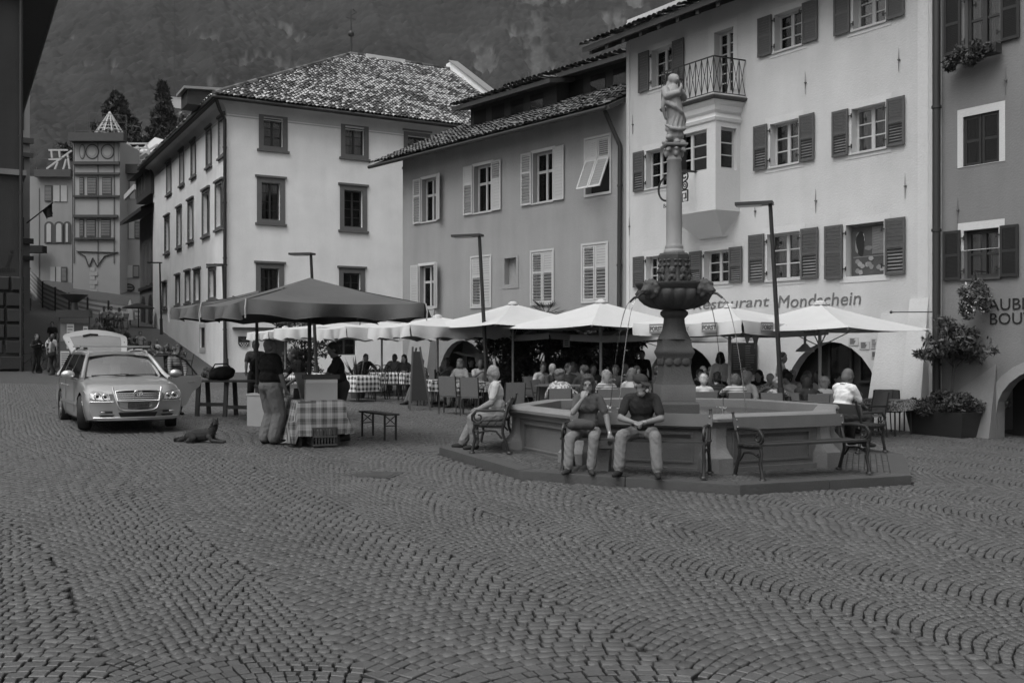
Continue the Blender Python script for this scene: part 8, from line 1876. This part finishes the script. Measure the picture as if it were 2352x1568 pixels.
sitter('man in a plain grey sweater turning right, ear showing', 1838, 19.8, 130, shirt=.07, hair=.012, style='short', skin='mid', sleeve='long', H=1.68)
sitter('person with thick dark bobbed hair and a pale collar, back to us', 1864, 19.4, 185, shirt=.03, hair=.012, style='bob', H=1.62)
sitter('curly blonde woman beside the man in the white T-shirt', 1896, 19.8, 170, shirt=.14, hair=.22, style='curly', female=True, H=1.55)
sitter('dark-haired man deep under the right parasol', 1914, 21.6, 20, shirt=.05, hair=.012, style='short', H=1.66)
sitter('bald-headed man deep under the right parasol, near the wall', 1931, 22.0, 5, shirt=.12, hair=.10, style='receding', skin='mid', H=1.74)
# left of the pedestal
stander('dark-clad waiter standing against the restaurant wall left of the pedestal', 1476, 27.5, -20, shirt=.02, trousers=.02, hair=.012, style='short', H=1.66, sleeve='long')
sitter('long-haired woman in a patterned top facing us left of the pedestal', 1462, 22.6, 0, shirt=.26, pat='blotch', hair=.012, style='long', skin='light', female=True)
sitter('person in dark clothes almost hidden by the pedestal edge', 1503, 23.5, 60, shirt=.05, hair=.04, style='short')
sitter('dark-haired guest just right of the pedestal', 1594, 22.2, 30, shirt=.06, hair=.04, style='short')
sitter('fair-haired guest behind the right side of the pedestal', 1614, 23.5, 10, shirt=.14, hair=.10, style='short')
sitter('woman with curly brown hair and a white floral sleeveless top, back to us', 1286, 19.6, 178, shirt=.62, pat='blotch', hair=.10, style='curly', skin='light', female=True, sleeve='none', bulk=1.15, H=1.68)
sitter('woman with a blonde bob and striped top, back to us', 1393, 19.7, 182, shirt=.50, pat='stripe', hair=.22, style='bob', female=True, bulk=1.12, H=1.66)
sitter('grey-haired man in dark jacket facing right before the shrubs', 1259, 23.4, 60, shirt=.05, hair=.22, style='receding', skin='mid', sleeve='long')
sitter('dark-haired woman in grey facing us before the shrubs', 1305, 24.0, 10, shirt=.12, hair=.04, style='short', skin='mid', female=True)
sitter('man with brown hair behind the woman on the front bench', 1344, 23.2, -15, shirt=.10, hair=.04, style='curly', skin='mid')
sitter('shadowed guest between the shrubs and the blonde woman', 1358, 24.4, 20, shirt=.04, hair=.012, style='short', skin='tan')
# middle terrace before the grey house
sitter('woman with shoulder-length fair hair in a pale V-neck top, facing left', 1060, 27.0, -25, shirt=.30, hair=.10, style='bob', skin='mid', female=True)
sitter('grey-haired man in a grey shirt beside the fair-haired woman', 1101, 26.9, 15, shirt=.16, hair=.10, style='receding', skin='tan', bulk=1.05)
stander('waiter with outstretched arm half hidden behind the lamp before the grey house', 1103, 29.5, 5, shirt=.55, trousers=.02, hair=.012, style='short', sleeve='long', hands=[(-.72, -.12, 1.46, V3(0, .3, -1), V3(-1, 0, 0), .2), (.2, -.3, 1.0)])
sitter('small dark figure in a black vest behind the grey-haired couple', 1083, 29.0, 0, shirt=.02, hair=.04, style='short')
sitter('old man in a striped shirt reading with crossed legs beside the easel', 981, 27.6, -70, ch='iron', shirt=.42, pat='pin', trousers=.14, hair=.22, style='receding', skin='tan', hands=[(-.1, -.40, .78, None, None, .6), (.14, -.40, .78, None, None, .6)], feet=[(-.1, -.6, 0), (.12, -.55, .05)])
sitter('woman with long dark hair and a light top under a dark cardigan', 929, 32.2, 0, ch='iron', shirt=.04, vest=.4, hair=.012, style='long', skin='light', female=True)
for X, D, r, sh, hr, st, lb in ((1236, 25.2, 40, .2, .04, 'short', 'guest in a mid-grey top behind the grey-haired man in the jacket'), (1322, 25.6, -30, .3, .10, 'long', 'long-haired guest in a pale top deep before the shrubs'), (1412, 23.4, 15, .06, .04, 'short', 'dark-haired guest behind the blonde woman in stripes'), (1436, 25.4, -10, .28, .22, 'short', 'pale-haired guest below the tall shrub left of the column'), (1450, 20.6, 160, .1, .10, 'bob', 'guest with bobbed hair behind the man in the cap'),
        (1632, 24.4, 0, .25, .04, 'short', 'guest facing us between the pedestal and the waitress'), (1700, 23.8, 25, .08, .012, 'long', 'long-haired guest in black left of the blackboard'), (1727, 20.4, -60, .35, .22, 'curly', 'curly fair-haired guest between the striped shirt and the bald man'), (1802, 22.6, 10, .04, .012, 'short', 'dark guest behind the lamp post under the pendant'), (1852, 21.8, 0, .2, .10, 'short', 'guest facing us in front of the big arch'), (1880, 22.6, -20, .07, .012, 'long', 'long-haired guest at the edge of the big arch'),
        (1022, 29.5, 20, .3, .10, 'short', 'guest in a pale shirt left of the fair-haired woman'), (1128, 28.0, -40, .09, .04, 'short', 'dark-clad guest right of the grey-haired man by the lamp'), (905, 34.5, 10, .35, .10, 'short', 'guest in pale clothes at the back of the chequered tables'), (836, 33.2, 30, .1, .012, 'short', 'dark guest behind the agave')): sitter(lb, X, D, r, shirt=sh, hair=hr, style=st, voxel=.025, skin='mid')
# upper street terrace and left side
for i, (X, D, r, sh, hr, lb) in enumerate(((238, 62, 30, .5, .012, 'leftmost of three white-shirted guests high on the street terrace'), (257, 62.6, -20, .5, .012, 'middle of three white-shirted guests high on the street terrace'), (280, 62.3, -30, .5, .04, 'rightmost of three white-shirted guests high on the street terrace'), (272, 52, 170, .10, .10, 'dark-clad guest with bent head below the white-shirted guests'), (307, 49.5, 178, .03, .012, 'broad guest in a black vest over white sleeves, back to us'), (341, 48.5, 180, .03, .012, 'second guest in a black vest over white sleeves, near the wall'), (357, 49.5, 150, .14, .10, 'guest in grey behind the second black vest'), (371, 39.5, 178, .02, .04, 'guest in black on a pale chair, back to us, above the car door'), (391, 41, -60, .2, .012, 'child-like guest with patterned top beside the guest in black'), (426, 44, -70, .04, .012, 'dark-haired woman leaning on her hand at the palace wall'), (378, 45, 30, .05, .10, 'guest in a flat cap beyond the guest in black'))):
    sitter(lb, X, D, r, shirt=sh, hair=hr, style='short', skin='tan' if i % 2 else 'mid', voxel=.028, sleeve='long' if i < 3 or i in (4, 5) else 'short', vest=.02 if i in (4, 5) else None, chl='pale chair of the ' + ' '.join(lb.replace('leftmost of three', 'leftmost').replace('middle of three', 'middle').replace('rightmost of three', 'rightmost').split()[:9]))
for X, D, r, sh, lb in ((222, 56, 20, .3, 'pale guest low on the left of the street terrace'), (294, 53, -20, .05, 'dark guest facing us in the middle of the street terrace'), (322, 52, 30, .3, 'guest in a light top behind the first black vest'), (332, 44.5, 160, .06, 'dark guest with his back to us near the tailgate'), (352, 45.2, -30, .25, 'guest in a light top near the palace wall'), (384, 47.5, 20, .1, 'guest in grey against the palace wall'), (408, 46.4, -60, .3, 'pale guest next to the dark-haired woman at the wall'), (250, 54.5, 150, .04, 'dark guest below the leftmost white shirt')): sitter(lb, X, D, r, shirt=sh, hair=.04, style='short', voxel=.03, skin='mid')
for X, D, lb in ((262, 60.5, 'street terrace table of the three white-shirted guests'), (285, 51, 'street terrace table left of the black vests'), (330, 46.5, 'street terrace table in front of the black vests'), (352, 41.5, 'street terrace table left of the guest in black'), (400, 43.5, 'street terrace table at the palace wall')): cafe_table(lb, X, D, .3, .9, .9, 'floral' if X > 300 else None, .12, 'cloth on the ' + lb)
for X, D, r, lb in ((229, 57, 200, 'empty chair on the left of the street terrace'), (242, 55, 170, 'second empty chair on the left of the street terrace'), (320, 43, 160, 'empty chair left of the guest in black')): chair('panel', lb, X, D, rad(r))
stander('man in dark clothes holding someone close, left group by the house corner', 81, 42.6, 60, shirt=.02, trousers=.02, hair=.04, style='short', voxel=.025, sleeve='long', hands=[(-.1, -.32, 1.25), (.15, -.3, 1.2)])
stander('person in dark clothes embraced in the left group', 92, 42.9, -70, shirt=.025, trousers=.03, hair=.012, style='short', voxel=.025, sleeve='long', H=1.68, hands=[(-.12, -.3, 1.25), (.15, -.3, 1.2)])
stander('man in pale T-shirt carrying a light backpack, left group', 118, 44.0, 175, shirt=.35, trousers=.06, hair=.10, style='short', voxel=.025)
stander('woman with a shoulder bag in a pale top, nearest of the left group', 121, 41.2, -80, shirt=.30, trousers=.04, hair=.012, style='short', female=True, voxel=.022, H=1.62)
stander('dark figure walking behind the left group before the poster stand', 121, 50, 10, shirt=.03, trousers=.03, hair=.012, style='short', voxel=.03)
stander('person in dark clothes close to the poster stand panel', 142, 47.2, 160, shirt=.04, trousers=.04, hair=.04, style='short', voxel=.03)
stander('lone walker in a pale shirt going up the street', 66, 80, 180, shirt=.35, trousers=.08, hair=.04, style='short', voxel=.035)
bpk = thing('backpack', 'light backpack with a dark mark on the man in the left group', 'backpack', gat(118, 44.0) + V3(-.02, -.20, 1.22)); b = Blob(); b.ell((0, 0, 0), (.17, .10, .23), 'b').ell((0, -.06, -.08), (.12, .06, .12), 'b'); grow(b, 'body', {'b': cloth(.42)}, .025, bpk); p = MB(); p.box(-.05, .05, -.125, -.10, -.1, .06); p.build('mark', M['black'], bpk)
sbg = thing('hip_bag', 'black bag at the hip of the woman in the left group', 'bag', gat(121, 41.2) + V3(.05, -.26, .82)); b = Blob(); b.ell((0, 0, 0), (.16, .07, .13), 'b'); grow(b, 'body', {'b': cloth(.015)}, .025, sbg)
# shoulder strap of the white-haired woman is a bag strap
# ------------------------------------------------------------------ the dog
dg_ = Blob(); dx = [(-.42, 0, .12), (-.22, 0, .15), (.0, 0, .16), (.16, 0, .19)]
dg_.chain(dx, [.10, .13, .135, .115], 'fur').chain([(.14, 0, .2), (.24, -.01, .30), (.27, -.02, .38)], [.11, .09, .075], 'fur')
dg_.ell((.28, -.03, .42), (.075, .07, .07), 'fur').cap((.29, -.08, .405), (.30, -.155, .385), .038, .024, 'fur').ell((.30, -.175, .388), (.016, .012, .012), 'nose')
for s_ in (-1, 1):
    dg_.cap((.27 + s_ * .05, -.0, .47), (.27 + s_ * .062, .01, .54), .026, .010, 'fur'); dg_.chain([(.14, s_ * .09, .14), (.22, s_ * .10, .05), (.44, s_ * .07 - .02, .03), (.50, s_ * .07 - .02, .028)], [.06, .04, .028, .03], 'paw')
    dg_.chain([(-.32, s_ * .10, .15), (-.20, s_ * .17, .10), (-.36, s_ * .19, .04), (-.22, s_ * .20, .028)], [.10, .07, .04, .03], 'fur')
dg_.chain([(-.46, 0, .10), (-.60, -.06, .05), (-.74, -.04, .035)], [.06, .05, .02], 'fur')
dpos = gp(470, 1016); M['fur'] = mat('fur', .022, .95, .45, 14, .6, 70)
dog = tag(grow(dg_, 'dog', {'fur': M['fur'], 'nose': EYE, 'paw': mat('paw', .035, .95, .3, 10)}, .012, None, dpos, rad(-6), 1), 'shaggy dark dog lying on the cobbles between the car and the stall', 'dog'); dog.scale = (.70, .70, .80)
cl = []
for a, b, r in ((V3(-.44, 0, .12), V3(.18, 0, .2), .13), (V3(.14, 0, .2), V3(.27, -.02, .38), .095), (V3(-.46, 0, .1), V3(-.72, -.04, .04), .05), (V3(-.3, -.12, .12), V3(-.22, -.19, .06), .07)):
    for i in range(7): c_ = a.lerp(b, i / 6); cl.append((tuple(c_), (r, r, r), 150))
cl.append(((.28, -.03, .42), (.08, .07, .075), 160)); leaf_cloud('coat', dog, cl, .014, M['fur'], 3, 2.2, 1.2)
# ------------------------------------------------------------------ haze between the square and the mountain
hz_m = bpy.data.materials.new('haze'); hz_m.use_nodes = True; T = hz_m.node_tree; T.nodes.clear(); o_ = T.nodes.new('ShaderNodeOutputMaterial'); v_ = T.nodes.new('ShaderNodeVolumePrincipled')
v_.inputs['Color'].default_value = (.9, .9, .9, 1); v_.inputs['Density'].default_value = .00007; v_.inputs['Anisotropy'].default_value = .0; T.links.new(v_.outputs[0], o_.inputs['Volume'])
p = MB(); p.box(-3000, 3000, -3000, 3200, -60, 2400); stuff(p.build('haze', hz_m))
finish_blobs()
for o, w in TXT:
    if o.dimensions.x > 0: o.scale.x = w / o.dimensions.x
bpy.context.view_layer.update(); _dg = bpy.context.evaluated_depsgraph_get()
for o in [q for q in SC.objects if q.type == 'FONT']:        # lettering becomes plain mesh
    me = bpy.data.meshes.new_from_object(o.evaluated_get(_dg)); n = o.name; me.materials.clear(); me.materials.append(o.data.materials[0])
    o.name = 'gone'; c = put(n, me, o.parent); c.matrix_basis = o.matrix_basis.copy(); bpy.data.objects.remove(o)
